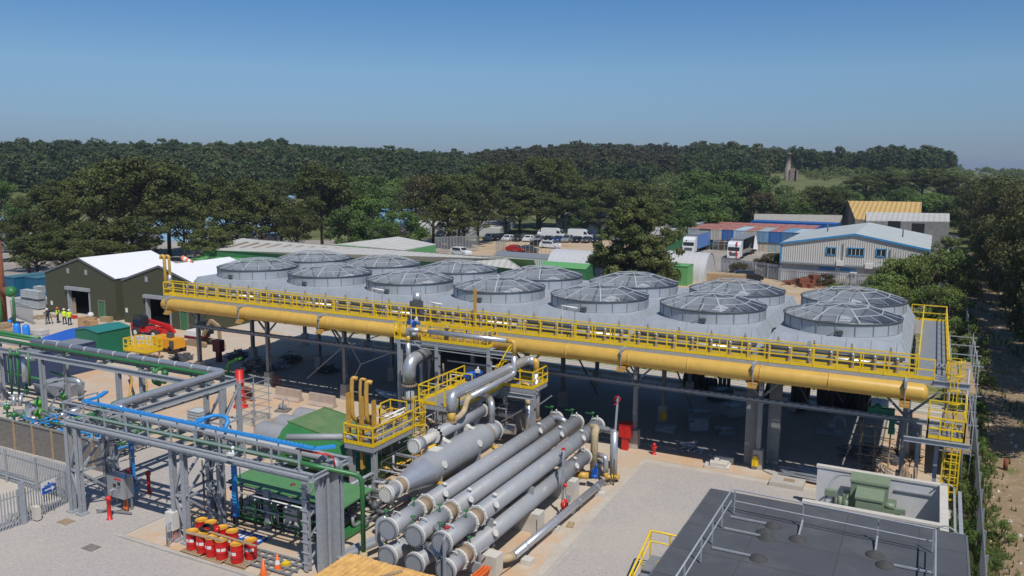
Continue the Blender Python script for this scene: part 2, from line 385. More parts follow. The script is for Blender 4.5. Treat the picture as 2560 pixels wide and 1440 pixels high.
# ================= ground =================
def gmat(name,layers,rough=.95,bump=.4,bsc=8):
    """layers: base colour pair + noise scale, then list of (colour, scale, lo, hi, amount)"""
    m=bpy.data.materials.new(name); m.use_nodes=True; n=m.node_tree; L=n.links; b=n.nodes['Principled BSDF']; b.inputs['Roughness'].default_value=rough; b.inputs['Specular IOR Level'].default_value=.2
    tc=n.nodes.new('ShaderNodeNewGeometry'); out=None
    for i,(col,sc,lo,hi,am) in enumerate(layers):
        if i==0:
            rgb=n.nodes.new('ShaderNodeRGB'); rgb.outputs[0].default_value=(*col,1); out=rgb.outputs[0]; continue
        nz=n.nodes.new('ShaderNodeTexNoise'); nz.inputs['Scale'].default_value=sc; nz.inputs['Detail'].default_value=7; nz.inputs['Roughness'].default_value=.68
        mp=n.nodes.new('ShaderNodeVectorMath'); mp.operation='ADD'; mp.inputs[1].default_value=(i*13.7,i*5.1,0); L.new(tc.outputs['Position'],mp.inputs[0]); L.new(mp.outputs[0],nz.inputs['Vector'])
        mr=n.nodes.new('ShaderNodeMapRange'); mr.inputs[1].default_value=lo; mr.inputs[2].default_value=hi; mr.inputs[4].default_value=am; L.new(nz.outputs['Fac'],mr.inputs[0])
        mx=n.nodes.new('ShaderNodeMix'); mx.data_type='RGBA'; L.new(mr.outputs[0],mx.inputs[0]); L.new(out,mx.inputs[6]); mx.inputs[7].default_value=(*col,1); out=mx.outputs[2]
    L.new(out,b.inputs['Base Color'])
    n3=n.nodes.new('ShaderNodeTexNoise'); n3.inputs['Scale'].default_value=bsc; n3.inputs['Detail'].default_value=4; L.new(tc.outputs['Position'],n3.inputs['Vector'])
    bp=n.nodes.new('ShaderNodeBump'); bp.inputs['Strength'].default_value=bump; bp.inputs['Distance'].default_value=.06; L.new(n3.outputs['Fac'],bp.inputs['Height']); L.new(bp.outputs[0],b.inputs['Normal'])
    MATS[name]=m
gmat('g_field',[((.115,.135,.048),0,0,0,0),((.17,.17,.075),.03,.42,.6,.8),((.06,.085,.028),.09,.47,.62,.8),((.15,.12,.07),.3,.58,.72,.5)])
gmat('g_yard',[((.50,.45,.38),0,0,0,0),((.40,.34,.27),.25,.45,.65,.7),((.56,.52,.46),1.2,.5,.7,.6),((.30,.24,.18),.7,.6,.74,.5)],bump=.25)
gmat('g_gravel',[((.43,.395,.365),0,0,0,0),((.31,.28,.255),7,.47,.62,.6),((.53,.495,.46),12,.52,.66,.7),((.50,.44,.36),.14,.47,.66,.6),((.34,.31,.28),.45,.56,.72,.35)],bump=.7,bsc=16)
gmat('g_concrete',[((.50,.43,.34),0,0,0,0),((.55,.35,.20),.16,.44,.62,.9),((.54,.50,.44),.5,.5,.66,.6),((.34,.28,.2),1.7,.6,.75,.35)],bump=.15)
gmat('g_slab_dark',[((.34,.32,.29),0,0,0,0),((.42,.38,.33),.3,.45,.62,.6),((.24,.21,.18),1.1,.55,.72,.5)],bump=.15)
gmat('g_sand',[((.46,.35,.23),0,0,0,0),((.38,.24,.13),.15,.5,.64,.7),((.50,.45,.38),.4,.5,.65,.6)],bump=.4)
gmat('g_track',[((.27,.195,.12),0,0,0,0),((.40,.31,.21),.8,.48,.68,.7),((.12,.15,.04),.35,.54,.64,.85),((.24,.16,.09),1.6,.55,.68,.6),((.14,.17,.05),2.2,.6,.68,.8)],bump=.8,bsc=3)
gmat('g_verge',[((.20,.20,.07),0,0,0,0),((.42,.34,.24),.5,.48,.6,.9),((.08,.12,.03),1.2,.5,.62,.8)],bump=.8,bsc=4)
gmat('g_tarmac',[((.30,.27,.24),0,0,0,0),((.38,.34,.29),.1,.45,.6,.8),((.22,.20,.18),.6,.55,.7,.5)],bump=.2)
gmat('g_meadow',[((.17,.17,.06),0,0,0,0),((.10,.13,.04),.05,.45,.6,.8),((.24,.20,.09),.12,.55,.68,.7)])
def sm(t): t=min(1,max(0,t)); return t*t*(3-2*t)
def col_amp(x): # hill height under the skyline, by bearing (photo column)
    K=[(-1500,13),(0,15.5),(350,17.5),(640,18),(800,16),(1000,13.8),(1170,13),(1290,16.5),(1500,19.3),(1620,17),(1800,18.6),(1900,16.4),(2020,14.8),(2130,15),(2200,17),(2300,16.8),(2385,15.5),(2430,14),(2560,12.5),(4200,9)]
    for (a,p),(b,q) in zip(K[:-1],K[1:]):
        if a<=x<=b: return p+(q-p)*sm((x-a)/(b-a))
    return 5
def hill(X,Y):
    d=Vector((X-CP.x,Y-CP.y)); D=d.length; q=Vector((d.x,d.y,0)); z=q.dot(_fw)
    if z<D*.25: return 0
    x=1280+FPX*q.dot(_r2)/z
    h=col_amp(x)*sm((D-205)/330)
    return h+ (sm((D-250)/200)*1.2*math.sin(X*.021)*math.cos(Y*.017+1))
def grid(x0,x1,y0,y1,n,m,zf,mb=None):
    mb=mb or MB(); V=[(x0+(x1-x0)*i/n,y0+(y1-y0)*j/m) for j in range(m+1) for i in range(n+1)]
    return mb.add([(x,y,zf(x,y)) for x,y in V],[(j*(n+1)+i,j*(n+1)+i+1,(j+1)*(n+1)+i+1,(j+1)*(n+1)+i) for j in range(m) for i in range(n)],True)
# far land to the horizon (one sheet with the hills modelled in it)
mb=MB(); R=[0,60,150,200,230,260,290,320,350,380,420,460,500,540,600,700,900,1400,3000,14000]; A=96; V=[(CP.x,CP.y,0)]
for r in R[1:]:
    for i in range(A*2):
        a=math.pi*i/A; x,y=CP.x+r*math.cos(a),CP.y+r*math.sin(a); h=hill(x,y)
        if r>600: h*=max(0,1-(r-600)/1200)
        V.append((x,y,h if r>200 else 0))
F=[(0,1+i,1+(i+1)%(2*A)) for i in range(2*A)]
for k in range(len(R)-2):
    for i in range(2*A): F.append((1+k*2*A+i,1+k*2*A+(i+1)%(2*A),1+(k+1)*2*A+(i+1)%(2*A),1+(k+1)*2*A+i)[::-1])
mb.add(V,F,True); ob=struct(mb,'ground','g_field')
def sheet(name,pts,z,m):
    mb=MB(); mb.poly([(p[0],p[1],z) for p in pts]); return struct(mb,name,m)
sheet('yard',[(-75,-60),(54.6,-60),(54.6,47),(-75,47)],.012,'g_yard')
sheet('industrial_estate_ground',[(-210,8),(-76,8),(-76,47.5),(52,47.5),(56,120),(40,196),(-60,205),(-210,180)],.016,'g_tarmac')
sheet('car_park',[(-48,88),(2,100),(2,141),(-60,141)],.024,'g_sand')
sheet('scrap_ground',[(12,48),(50,48),(48,90),(20,90)],.026,'g_sand')
sheet('verge',[(-8,17),(54.5,17),(54.5,47),(-8,47)],.020,'g_verge')
sheet('concrete_apron',[(-30,-17.8),(36.75,-17.8),(36.75,-4.9),(54.3,-4.9),(54.3,14),(-30,14)],.022,'g_concrete')
sheet('process_slab',[(17.5,-27.6),(37.5,-27.6),(36.75,-17.8),(17.5,-17.8)],.023,'g_concrete')
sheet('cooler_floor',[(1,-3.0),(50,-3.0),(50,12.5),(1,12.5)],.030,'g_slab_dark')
sheet('gravel_yard',[(9.6,-60),(44.5,-60),(44.5,-21.5),(47.5,-12),(47.5,-5.5),(37,-5.6),(37.6,-27.8),(17.3,-27.8),(17.3,-18.3),(3,-18.3),(3,-24),(11,-25.5),(9.4,-30)],.030,'g_gravel')
MATS['pen_floor']=MATS['concrete_pale']; sheet('pen_floor',[(47.2,-13.4),(53.6,-13.4),(53.6,-8),(47.2,-8)],.038,'pen_floor')
sheet('track',[(55.0,-60),(66,-60),(66,60),(63.5,240),(58.5,240),(56.4,60)],.022,'g_track')
# kerb-like slab edges
kb=MB(); kb.bx(17.2,37.65,-27.95,-27.75,0,.12); kb.bx(37.5,37.7,-27.8,-17,0,.05)
struct(kb,'kerb','concrete')
# grass tufts along the fence and the track (nobody could count them)
mb=MB(); rr=random.Random(3)
def tuft(mb,x,y,z,s):
    for k in range(5):
        a=rr.random()*6.28; w=s*.12; h=s*(.5+rr.random()*.6); l=s*.5*rr.random()
        dx,dy=math.cos(a),math.sin(a)
        mb.add([(x-dy*w,y+dx*w,z),(x+dy*w,y-dx*w,z),(x+dx*l,y+dy*l,z+h)],[(0,1,2)])
for i in range(5200):
    t=rr.random()**1.6; y=-16+t*150
    x=rr.choice([55.1+abs(rr.gauss(0,.7)),57+rr.random()*8])
    if x>57 and math.sin(x*1.3+y*.4)+math.sin(y*.23+x*.7)<.35: continue
    tuft(mb,x,y,.02,.18+.25*rr.random()*(1+y/60))
for i in range(2600):
    x=rr.uniform(-8,54); y=rr.choice([rr.uniform(17,30),rr.uniform(17,46)])
    if math.sin(x*.4+y*.5)+math.sin(y*.33+x*.21)<-.1: continue
    tuft(mb,x,y,.02,.2+.2*rr.random())
for i in range(120):
    x=10.2+rr.gauss(0,.5)*.7; y=-27.2-rr.random()*2.2+ .0; tuft(mb,x+.6,y,.03,.16)
struct(mb,'grass','grass_blade','stuff')
# stones scattered on the track
mb=MB()
for i in range(1100):
    y=-16+rr.random()**1.5*110; x=rr.uniform(55.2,65); s=.03+.09*rr.random()**3
    mb.box((x,y,.02+s*.4),(s*2,s*1.5,s),rr.random()*3,.6)
struct(mb,'stones','concrete_pale','stuff')
# ================= air cooled condenser =================
S=7.9; RIM=9.49
def cx(i): return i*S
# fan prototype (local origin at rim-level centre bottom z=0 -> deck)
def make_fan():
    t=thing('cooling_fan','x','fan'); R_=3.35; H=.74
    m=MB(); m.lathe((0,0,0),(0,0,1),[(R_,0),(R_,H)],48); m.lathe((0,0,0),(0,0,1),[(R_-.03,H),(R_-.03,-.3)],48); m.build('shroud','fan_grey',t)
    m=MB()
    for k in range(20):
        a=2*math.pi*k/20; c,s_=math.cos(a),math.sin(a); m.bar((c*(R_+.02),s_*(R_+.02),0),(c*(R_+.02),s_*(R_+.02),H),.045)
    m.lathe((0,0,0),(0,0,1),[(R_,0),(R_+.03,0),(R_+.03,.04),(R_,.04)],48); m.lathe((0,0,H-.06),(0,0,1),[(R_,0),(R_+.03,0),(R_+.03,.04),(R_,.04)],48)
    m.build('seam_pattern','steel_grey',t)
    m=MB()
    m.lathe((0,0,H-.02),(0,0,1),[(R_-.05,0),(R_+.08,0),(R_+.08,.05),(R_-.05,.05),(R_-.05,0)],48); m.build('rim','steel_dark',t)
    # guard: rods rising to a raised octagon, mesh sheet over them
    m=MB(); N=8; ir=1.55; z1=H+.03; z2=H+.58; z3=H+.66; pi=[];po=[];pm=[]
    for k in range(N):
        a=2*math.pi*(k+.5)/N; pi.append(Vector((ir*math.cos(a),ir*math.sin(a),z2))); po.append(Vector((R_*math.cos(a),R_*math.sin(a),z1)))
        pm.append(pi[-1].lerp(po[-1],.5))
    for k in range(N):
        j=(k+1)%N; m.bar(pi[k],po[k],.07,.05); m.bar(pi[k],pi[j],.07,.05); m.bar(pm[k],pm[j],.05,.04); m.bar(pi[k],(0,0,z3),.05,.04)
        q=(po[k]+po[j])/2; q=Vector((q.x,q.y,0)).normalized()*R_; q.z=z1; m.bar((pm[k]+pm[j])/2,q,.04,.03)
    m.build('guard_frame','guard_grey',t)
    m=MB(); m.add([(0,0,z3)]+[tuple(p) for p in pi]+[tuple(p) for p in po],[(0,1+k,1+(k+1)%N) for k in range(N)]+[(1+k,1+N+k,1+N+(k+1)%N,1+(k+1)%N) for k in range(N)])
    m.build('guard_mesh','wire_mesh',t)
    m=MB(); m.cyl((0,0,-.1),(0,0,.25),.45,n=16); m.build('hub','steel_grey',t)
    for k in range(5):
        m=MB(); a=2*math.pi*k/5+.3; c,s_=math.cos(a),math.sin(a)
        def P(r,w,z): return (c*r-s_*w,s_*r+c*w,z)
        m.add([P(.5,-.25,.0),P(.5,.25,.16),P(3.15,.34,.20),P(3.15,-.34,.0),P(.5,-.25,-.05),P(.5,.25,.11),P(3.15,.34,.15),P(3.15,-.34,-.05)],[(0,1,2,3),(7,6,5,4),(0,4,5,1),(1,5,6,2),(2,6,7,3),(3,7,4,0)])
        m.build('blade','guard_grey',t)
    m=MB(); m.bx(-R_+.05,R_-.05,-.32,-.14,-.5,-.28); m.bx(-R_+.05,R_-.05,.14,.32,-.5,-.28); m.bx(-.5,.5,-.4,.4,-.62,-.5); m.build('motor_bridge','fan_grey',t)
    m=MB(); m.box((.3,-R_-.12,.25),(.22,.2,.24)); m.cyl((.1,-R_-.14,.18),(.1,-R_-.14,.4),.06,n=8); m.pipe([(-.1,-R_-.1,.2),(-.35,-R_-.25,.05),(-.6,-R_-.1,-.1)],.025,n=6); m.build('vibration_switch','steel_dark',t)
    return t
fan=make_fan(); first=True
for row,(nm,yy) in enumerate((('front',0),('back',.9228*S))):
    for i in range(7):
        lab=f'domed grey cooling fan, {nth(i)} from the left in the {nm} row of the air cooler'
        loc=(cx(i),yy,RIM-.78)
        if first: fan.location=loc; fan['label']=lab; fan['group']='fans on top of the air cooler'; first=False
        else: dup(fan,loc,random.choice([0,.6,1.2,2.0]) if False else 0,lab)
# plenum casings, one per bay
DZ=RIM-.78; BZ=7.75
for i in range(7):
    x=cx(i); t=thing('plenum_casing',f'sloping grey casing under the {nth(i)} pair of fans from the left','cooler casing',(x,-4,BZ),'fan bay casings of the air cooler')
    y0,y1=-3.62,.9228*S+3.62; m=MB(); a=3.40; b=3.93
    V=[(x-b,y0-.45,BZ),(x+b,y0-.45,BZ),(x+b,y1+.45,BZ),(x-b,y1+.45,BZ),(x-a,y0,DZ),(x+a,y0,DZ),(x+a,y1,DZ),(x-a,y1,DZ)]
    # deck with fan openings: ring of quads round each opening
    m.add(V,[(0,1,5,4),(1,2,6,5),(2,3,7,6),(3,0,4,7)])
    for cyy in (0,.9228*S):
        ym=(.9228*S)/2; ya,yb=(y0,ym) if cyy==0 else (ym,y1); n=48; W=[];F=[]
        for k in range(n):
            an=2*math.pi*k/n; c,s_=math.cos(an),math.sin(an); W.append((x+3.3*c,cyy+3.3*s_,DZ))
            tx=(a if c>0 else -a)/c if abs(c)>1e-6 else 1e9; ty=((yb-cyy) if s_>0 else (ya-cyy))/s_ if abs(s_)>1e-6 else 1e9
            tt=min(abs(tx),abs(ty)); W.append((x+c*tt,cyy+s_*tt,DZ))
        for k in range(n): j=(k+1)%n; F.append((2*k,2*k+1,2*j+1,2*j))
        m.add(W,F)
        # fill square corners
        for sx in (-1,1):
            for yc in (ya,yb):
                an0=[k for k in range(n) if True]
                pts=[W[2*k+1] for k in range(n) if (W[2*k+1][0]-x)*sx>a*.80 or abs(W[2*k+1][1]-yc)<1e-6]
                A_=[p for p in pts if abs((p[0]-x)-sx*a)<1e-6]; B_=[p for p in pts if abs(p[1]-yc)<1e-6 and (p[0]-x)*sx>0]
                if A_ and B_:
                    pa=min(A_,key=lambda p:abs(p[1]-yc)); pb=max(B_,key=lambda p:(p[0]-x)*sx); m.add([pa,(x+sx*a,yc,DZ),pb],[(0,1,2)])
    m.build('sloped_shell','casing_grey',t)
    m=MB(); m.bx(x-b,x+b,y0-.45,y0-.41,6.95,BZ); m.bx(x-b,x+b,y1+.41,y1+.45,6.95,BZ)
    if i==6: m.bx(x+b-.04,x+b,y0-.4,y1+.4,6.95,BZ)
    if i==0: m.bx(x-b,x-b+.04,y0-.4,y1+.4,6.95,BZ)
    m.build('side_panel','casing_grey',t)
    m=MB()
    for k in range(9):
        yy=y0+.5+(y1-y0-1)*k/8*1.0
        for sx in (-1,1): m.bar((x+sx*(a+.01),yy,DZ+.012),(x+sx*(b+.01),yy,BZ+.012),.05,.03)
    for k in range(6):
        xx=x-3.3+6.6*k/5; m.bar((xx,y0-.01,DZ+.012),(xx,y0-.47,BZ+.012),.03,.04); m.bar((xx,y0-.47,BZ),(xx,y0-.47,6.95),.03,.03)
    m.build('stiffener','galvanised' if False else 'fan_grey',t)
# coil bundle below the casings
t=thing('coil_bundle','dark finned cooling coil bundle under the grey fan casings','cooling coil',(23,3.6,6.55))
m=MB(); m.bx(-3.9,51.3,-4.0,11.3,6.62,6.94); m.build('finned_bundle','steel_dark',t)
m=MB()
for k in range(360):
    x=-3.8+k*.153; m.bx(x,x+.06,-4.1,-4.0,6.6,7.2)
m.build('fin','galvanised',t)
m=MB()
for y in (-3.6,1,3.6,6.4,10.9): m.ibeam((-4,y,6.4),(51.4,y,6.4),.25,.38)
for k in range(8): x=-S/2+k*S; m.ibeam((x,-4,6.05),(x,11.3,6.05),.22,.32)
m.build('support_beam','steel_grey',t)
# supply / return header pipes with their elbows, seen between the rails
t=thing('header_pipework','silver header pipes with tan nozzle elbows along the front of the air cooler','pipework',(23,-4.6,7.2))
for z,r in ((8.02,.13),(7.62,.12)):
    for i in range(7):
        m=MB(); x=cx(i); m.cyl((x-3.75,-4.45,z),(x+3.75,-4.45,z),r,n=10); m.build('header_pipe','cladding_silver',t)
m=MB()
for i in range(7):
    for k in range(7):
        x=cx(i)-3.4+k*1.13; m.pipe([(x,-4.5,7.95),(x,-4.78,7.95),(x,-4.78,7.3),(x,-5.1,6.95),(x,-5.55,6.95)],.095,.2,8)
m.build('nozzle_elbow','rust_tan',t)
m=MB()
for i in range(7):
    for k in range(7):
        x=cx(i)-3.4+k*1.13; m.ico((x,-4.78,8.03),.10,1)
m.build('elbow_cap','cladding_silver',t)
m=MB()
for i in range(7):
    for k in (0,2,4,6):
        x=cx(i)-3.0+k*1.0; m.cut(); m.box((x,-4.25,8.25),(.16,.12,.2)); m.cyl((x,-4.25,8.3),(x,-4.25,8.52),.035,n=6); m.ico((x,-4.25,8.5),.06,1)
m.build('vent_valve','rust_tan',t)
m=MB()
for i in range(7):
    m.bx(cx(i)-3.8,cx(i)+3.8,-4.36,-4.22,8.12,8.2)
m.build('pipe_rail','galvanised',t)
# walkway along the front
WX0,WX1,WY0,WY1,WZ=-5.2,52.6,-5.62,-4.72,7.26
t=thing('grating_walkway','long yellow railed walkway of grey grating above the big yellow pipe','walkway',(23,-5.2,7.1))
m=MB(); m.bx(WX0,WX1,WY0,WY1,WZ-.04,WZ); m.build('grating','steel_grey',t)
m=MB(); m.bx(WX0,WX1,WY0-.1,WY0-.02,WZ-.24,WZ-.03); m.bx(WX0,WX1,WY1+.02,WY1+.08,WZ-.2,WZ-.03); m.build('edge_beam','galvanised',t)
m=MB(); railing(m,[(WX0,WY1,WZ),(WX0,WY0,WZ),(WX1,WY0,WZ)],toe=.18,r=.032); m.build('front_railing','yellow_rail',t)
m=MB(); railing(m,[(WX0,WY1,WZ),(51.7,WY1,WZ)],toe=.14,sp=1.32,r=.029); m.build('rear_railing','yellow_rail',t)
m=MB()
for k in range(48):
    x=-4.6+k*1.185; m.bar((x,-5.66,7.0),(x,-5.66,6.88),.08); m.bar((x,-5.95,6.98),(x+.55,-5.95,6.98),.05)
m.build('bracket','ochre_steel',t)
# the big yellow manifold
PY,PZ,PR=-5.92,6.62,.475
def big_pipe(x0,x1,lab,rings):
    t=thing('manifold_pipe',lab,'large pipe',((x0+x1)/2,PY,PZ-PR))
    m=MB(); m.lathe((x0,PY,PZ),(1,0,0),[(0.001,-.30),(.2,-.275),(.36,-.19),(.45,-.08),(PR,0),(PR,x1-x0),(.45,x1-x0+.08),(.36,x1-x0+.19),(.2,x1-x0+.275),(.001,x1-x0+.30)],36); m.build('shell','manifold_yellow',t)
    for rx in rings:
        m=MB(); m.lathe((rx-.035,PY,PZ),(1,0,0),[(PR,0),(PR+.03,0),(PR+.03,.07),(PR,.07)],36); m.build('weld_band','manifold_yellow',t)
    return t
RX=[vy(a,b,PY).x for a,b in ((527,800),(625,800),(717,810),(825,820),(929,830),(1420,900),(1575,920),(1722,930),(1902,950),(2072,970))]
big_pipe(-4.7,18.6,'big ochre yellow pipe with a domed end at its left, under the walkway',[x for x in RX if x<18])
big_pipe(26.4,52.1,'big ochre yellow pipe with a domed end at its right, under the walkway',[x for x in RX if x>18])
big_pipe(19.1,25.8,'shaded middle length of the big yellow pipe behind the silver pipes',[])
BXS=[vy(a,b,PY).x for a,b in ((431,790),(610,800),(810,830),(1559,930),(1885,960),(2262,1000))]
for i,bxp in enumerate(BXS):
    t=thing('pipe_hanger',f'grey hanger bracket with yellow foot round the big pipe, {nth(i)} from the left','pipe support',(bxp,PY,5.8),'hangers on the big yellow pipe')
    m=MB(); m.bar((bxp,-5.3,7.2),(bxp,-6.55,7.2),.14,.16); m.bar((bxp,-6.5,7.15),(bxp,-6.5,5.9),.04); m.bx(bxp-.06,bxp+.06,-6.56,-6.44,6.9,7.12); m.build('hanger_arm','galvanised',t)
    m=MB(); m.lathe((bxp-.06,PY,PZ),(1,0,0),[(PR+.01,0),(PR+.05,0),(PR+.05,.12),(PR+.01,.12)],24); m.bx(bxp-.25,bxp+.25,-6.62,-6.38,5.86,5.98); m.bx(bxp-.25,bxp+.25,-6.5,-5.5,5.98,6.14); m.build('saddle','ochre_steel',t)
# steel legs on concrete pedestals
LR=[('front',-3.3),('middle',3.0),('back',10.2)]
for r,(rn,yy) in enumerate(LR):
    for k in range(8):
        x=(k-.5)*S; lab=f'grey steel column, {nth(k)} from the left in the {rn} row under the air cooler'
        t=thing('support_column',lab,'column',(x,yy,0),'legs of the air cooler')
        m=MB(); m.box((x,yy,.62),(.62,.62,1.24),0,.86); m.build('plinth','concrete',t)
        m=MB(); m.ibeam((x,yy,1.24),(x,yy,6.1),.26,.26,.04)
        if r==0:
            m.bar((x-.02,yy-.1,5.4),(x,-5.0,6.5),.16); m.bar((x,yy,6.1),(x,yy,6.6),.3)
        m.build('post','steel_grey',t)
        if r==0 or k%2==0:
            m=MB()
            m.bar((x,yy,4.5),(x+1.6,yy,6.1),.12); m.bar((x,yy,4.5),(x-1.6,yy,6.1),.12); m.build('brace','steel_grey',t)
# diagonal sway rods, long tray beam
t=thing('tray_beam','long grey beam carrying cable tray below the big yellow pipe','beam',(25,-3.6,4.3))
m=MB(); m.ibeam((-4,-3.55,4.38),(54.2,-3.55,4.38),.2,.26,.03); m.build('beam','galvanised',t)
m=MB()
for s_ in (-.0,.32): m.bx(-4,51,-3.95-s_,-3.92-s_,4.5,4.6)
for k in range(120): x=-3.9+k*.46; m.bx(x,x+.22,-4.25,-3.92,4.51,4.54)
m.build('cable_tray','galvanised',t)
m=MB(); m.ibeam((-4,10.2,4.4),(52,10.2,4.4),.2,.24,.03); m.ibeam((-4,3.0,5.2),(52,3.0,5.2),.2,.24,.03)
one(m,'cross_beam','steel_grey','dark steel beams running behind the legs under the air cooler','beam')
m=MB()
for a,b in (((11.85,-3.3,4.3),(8.0,-3.3,1.2)),((11.85,-3.3,4.2),(15.6,-3.3,5.6)),((13.4,-3.3,3.0),(11.9,-3.3,5.2)),((13.4,-3.3,3.0),(16.2,-3.2,4.2)),((13.4,-3.3,3.0),(12.3,-3.3,1.0))): m.bar(a,b,.09)
one(m,'sway_brace','steel_grey','grey diagonal braces meeting at a knot between two legs','brace')
m=MB()
for k,(x0,x1) in enumerate(((35.55,37.6),(27.65,30.5),(3.95,7.2),(43.45,46.4))):
    m.bar((x0,3.0,6),(x1,3.0,1.3),.10); m.bar((x0+.1,10.2,6),(x1+.6,10.2,1.2),.10)
one(m,'diagonal_brace','steel_dark','dark diagonal braces between the inner legs of the air cooler','brace')
# two big concrete pillars
for i,(x,y) in enumerate(((42.9,-2.8),(44.15,-2.3))):
    m=MB(); m.bx(x-.36,x+.36,y-.18,y+.18,0,6.6); one(m,'concrete_pillar','concrete_grey',('tall flat grey concrete pillar left of the yellow box plinth' if i==0 else 'tall flat grey concrete pillar right of the yellow box plinth'),'pillar')
for i,(x,y) in enumerate(((43.36,-3.66),(35.75,2.6))):
    m=MB(); m.box((x,y,.5),(.38,.14,.5)); m.box((x,y-.02,.82),(.26,.12,.16)); m.bx(x-.05,x+.05,y-.1,y-.07,.3,.7); one(m,'socket_box','yellow_rail',['small yellow electrical box on the plinth beside the concrete pillars','small yellow electrical box on a shaded plinth under the cooler'][i],'electrical box')
# end walkway and access tower
t=thing('end_walkway','yellow railed grating walkway across the right end of the air cooler','walkway',(52.6,2,7.2))
m=MB(); m.bx(51.75,53.25,-5.6,13.2,7.27,7.31); m.build('grating','steel_grey',t)
m=MB(); railing(m,[(51.8,-4.7,7.31),(51.8,13.2,7.31)],toe=.13,sp=1.8,r=.028); m.build('inner_railing','yellow_rail',t)
m=MB(); railing(m,[(53.25,-4.6,7.31),(53.25,13.2,7.31),(51.0,13.2,7.31)],toe=.15,sp=1.8,r=.03); m.bx(53.2,53.3,-5.6,13.2,7.0,7.26); m.build('outer_railing','yellow_rail',t)
t=thing('access_ladder_tower','yellow caged ladders and a small yellow platform at the right end','ladder',(53.6,-5.4,0))
m=MB(); cageladder(m,53.55,-5.3,4.6,8.5,(0,-1),.5,1.6,.42); m.build('upper_ladder','yellow_rail',t)
m=MB(); cageladder(m,53.75,-4.2,0,4.6,(0,-1),.55,None); 
for k in range(9): m.bar((53.35,-4.75,.6+k*.42),(54.15,-4.75,.6+k*.42),.05)
for x_ in (53.35,54.15,53.75): m.bar((x_,-4.75,.4),(x_,-4.75,4.4),.07)
m.build('lower_ladder','yellow_rail',t)
m=MB(); m.bx(52.5,54.2,-6.4,-4.4,4.3,4.36); m.build('platform_grating','steel_grey',t)
m=MB(); railing(m,[(52.5,-4.4,4.36),(52.5,-6.4,4.36),(54.2,-6.4,4.36),(54.2,-4.4,4.36)],toe=.18,sp=.55,h=1.1,r=.035); m.bar((52.5,-6.4,4.36),(52.5,-6.4,6.4),.07); m.bar((54.2,-6.4,4.36),(54.2,-6.4,6.4),.07)
for z in (5.9,6.4): m.bar((52.5,-6.4,z),(54.2,-6.4,z),.05); m.bar((54.2,-6.4,z),(54.2,-4.4,z),.05)
m.build('platform_railing','yellow_rail',t)
m=MB(); m.ibeam((51.4,-6.55,4.2),(54.5,-6.55,4.2),.2,.22); m.ibeam((52.6,-5.75,7.15),(54.3,-5.75,7.15),.2,.3); m.bar((52.1,-5.4,0),(52.1,-5.4,4.2),.2); m.bar((53.0,-5.6,0),(53.0,-5.6,4.2),.2); m.build('frame','galvanised',t)
# scaffolding beyond
def scaffold(name,lab,x0,x1,y0,y1,H,nx,ny,nz,board=True,mt='galvanised',r=.03):
    t=thing(name,lab,'scaffold',((x0+x1)/2,(y0+y1)/2,0)); m=MB(); X=[x0+(x1-x0)*i/nx for i in range(nx+1)]; Y=[y0+(y1-y0)*i/ny for i in range(ny+1)]; Z=[H*(k+1)/nz*.95 for k in range(nz)]
    for a in X:
        for b in Y: m.bar((a,b,0),(a,b,H),r*2)
    for z in Z:
        for a in X: m.bar((a,y0-.25,z),(a,y1+.25,z),r*1.8)
        for b in Y: m.bar((x0-.25,b,z+.05),(x1+.25,b,z+.05),r*1.8)
    m.build('tubes',mt,t)
    if board:
        m=MB()
        for z in Z[:-1][-1:]+Z[:1]: m.bx(x0,x1,y0,y1,z+.09,z+.13)
        m.build('boards','wood',t)
    return t
scaffold('scaffold','grey tube scaffold with board lifts behind the yellow ladder',53.5,54.9,0,9,7.4,1,3,4)
# lamp posts near fence
t=thing('lamp_post','tall grey lamp post with a flat arm at the fence, right end of the cooler','lamp post',(54.3,-2.95,0))
m=MB(); m.cyl((54.3,-2.95,0),(54.3,-2.95,7.5),.09,.06,10); m.cyl((54.3,-2.95,0),(54.3,-2.95,1),.12,n=10); m.bar((54.3,-2.95,7.48),(53.0,-2.95,7.55),.08); m.build('pole','galvanised',t)
m=MB(); m.bx(52.7,53.2,-3.1,-2.8,7.5,7.58); m.build('lamp_head','galvanised',t)
# thin posts with lamps / detectors standing on the walkway
def wkp(i,x,lab,h=2.1,lamp=True):
    t=thing('floodlight_post',lab,'lamp',(x,-5.45,7.26),'slim lamp posts on the walkway'); m=MB(); m.bar((x,-5.45,7.26),(x,-5.45,7.26+h),.05); m.build('post','galvanised',t)
    m=MB()
    if lamp: m.cyl((x-1.0,-5.35,7.3+h),(x+.1,-5.35,7.22+h),.06,n=8); m.bar((x-.9,-5.4,7.26),(x-.9,-5.4,7.26+h),.03)
    else: m.box((x,-5.45,7.3+h),(.3,.1,.32),0,.5); m.build('sign_plate','galvanised',t); return
    m.build('lamp_tube','white_paint',t)
wkp(0,vy(955,720,-5.45).x,'slim post with a white tube lamp on the left half of the walkway')
wkp(1,vy(1437,800,-5.45).x,'slim post with a white tube lamp on the walkway right of the middle')
wkp(2,vy(578,740,-5.45).x,'short post with a grey lamp plate near the left end of the walkway',1.1,False)
wkp(3,vy(2022,880,-5.45).x,'short post with a grey diamond plate near the right end of the walkway',1.25,False)
wkp(4,vy(1100,790,-5.45).x,'slim post with a white tube lamp above the blue actuator platform',1.5)
m=MB(); xx=vy(1188,760,-4.9).x; m.bx(xx-.09,xx+.09,-5.0,-4.85,7.26,9.9); one(m,'vent_post','ochre_steel','single ochre post rising in front of the fourth front fan','post')
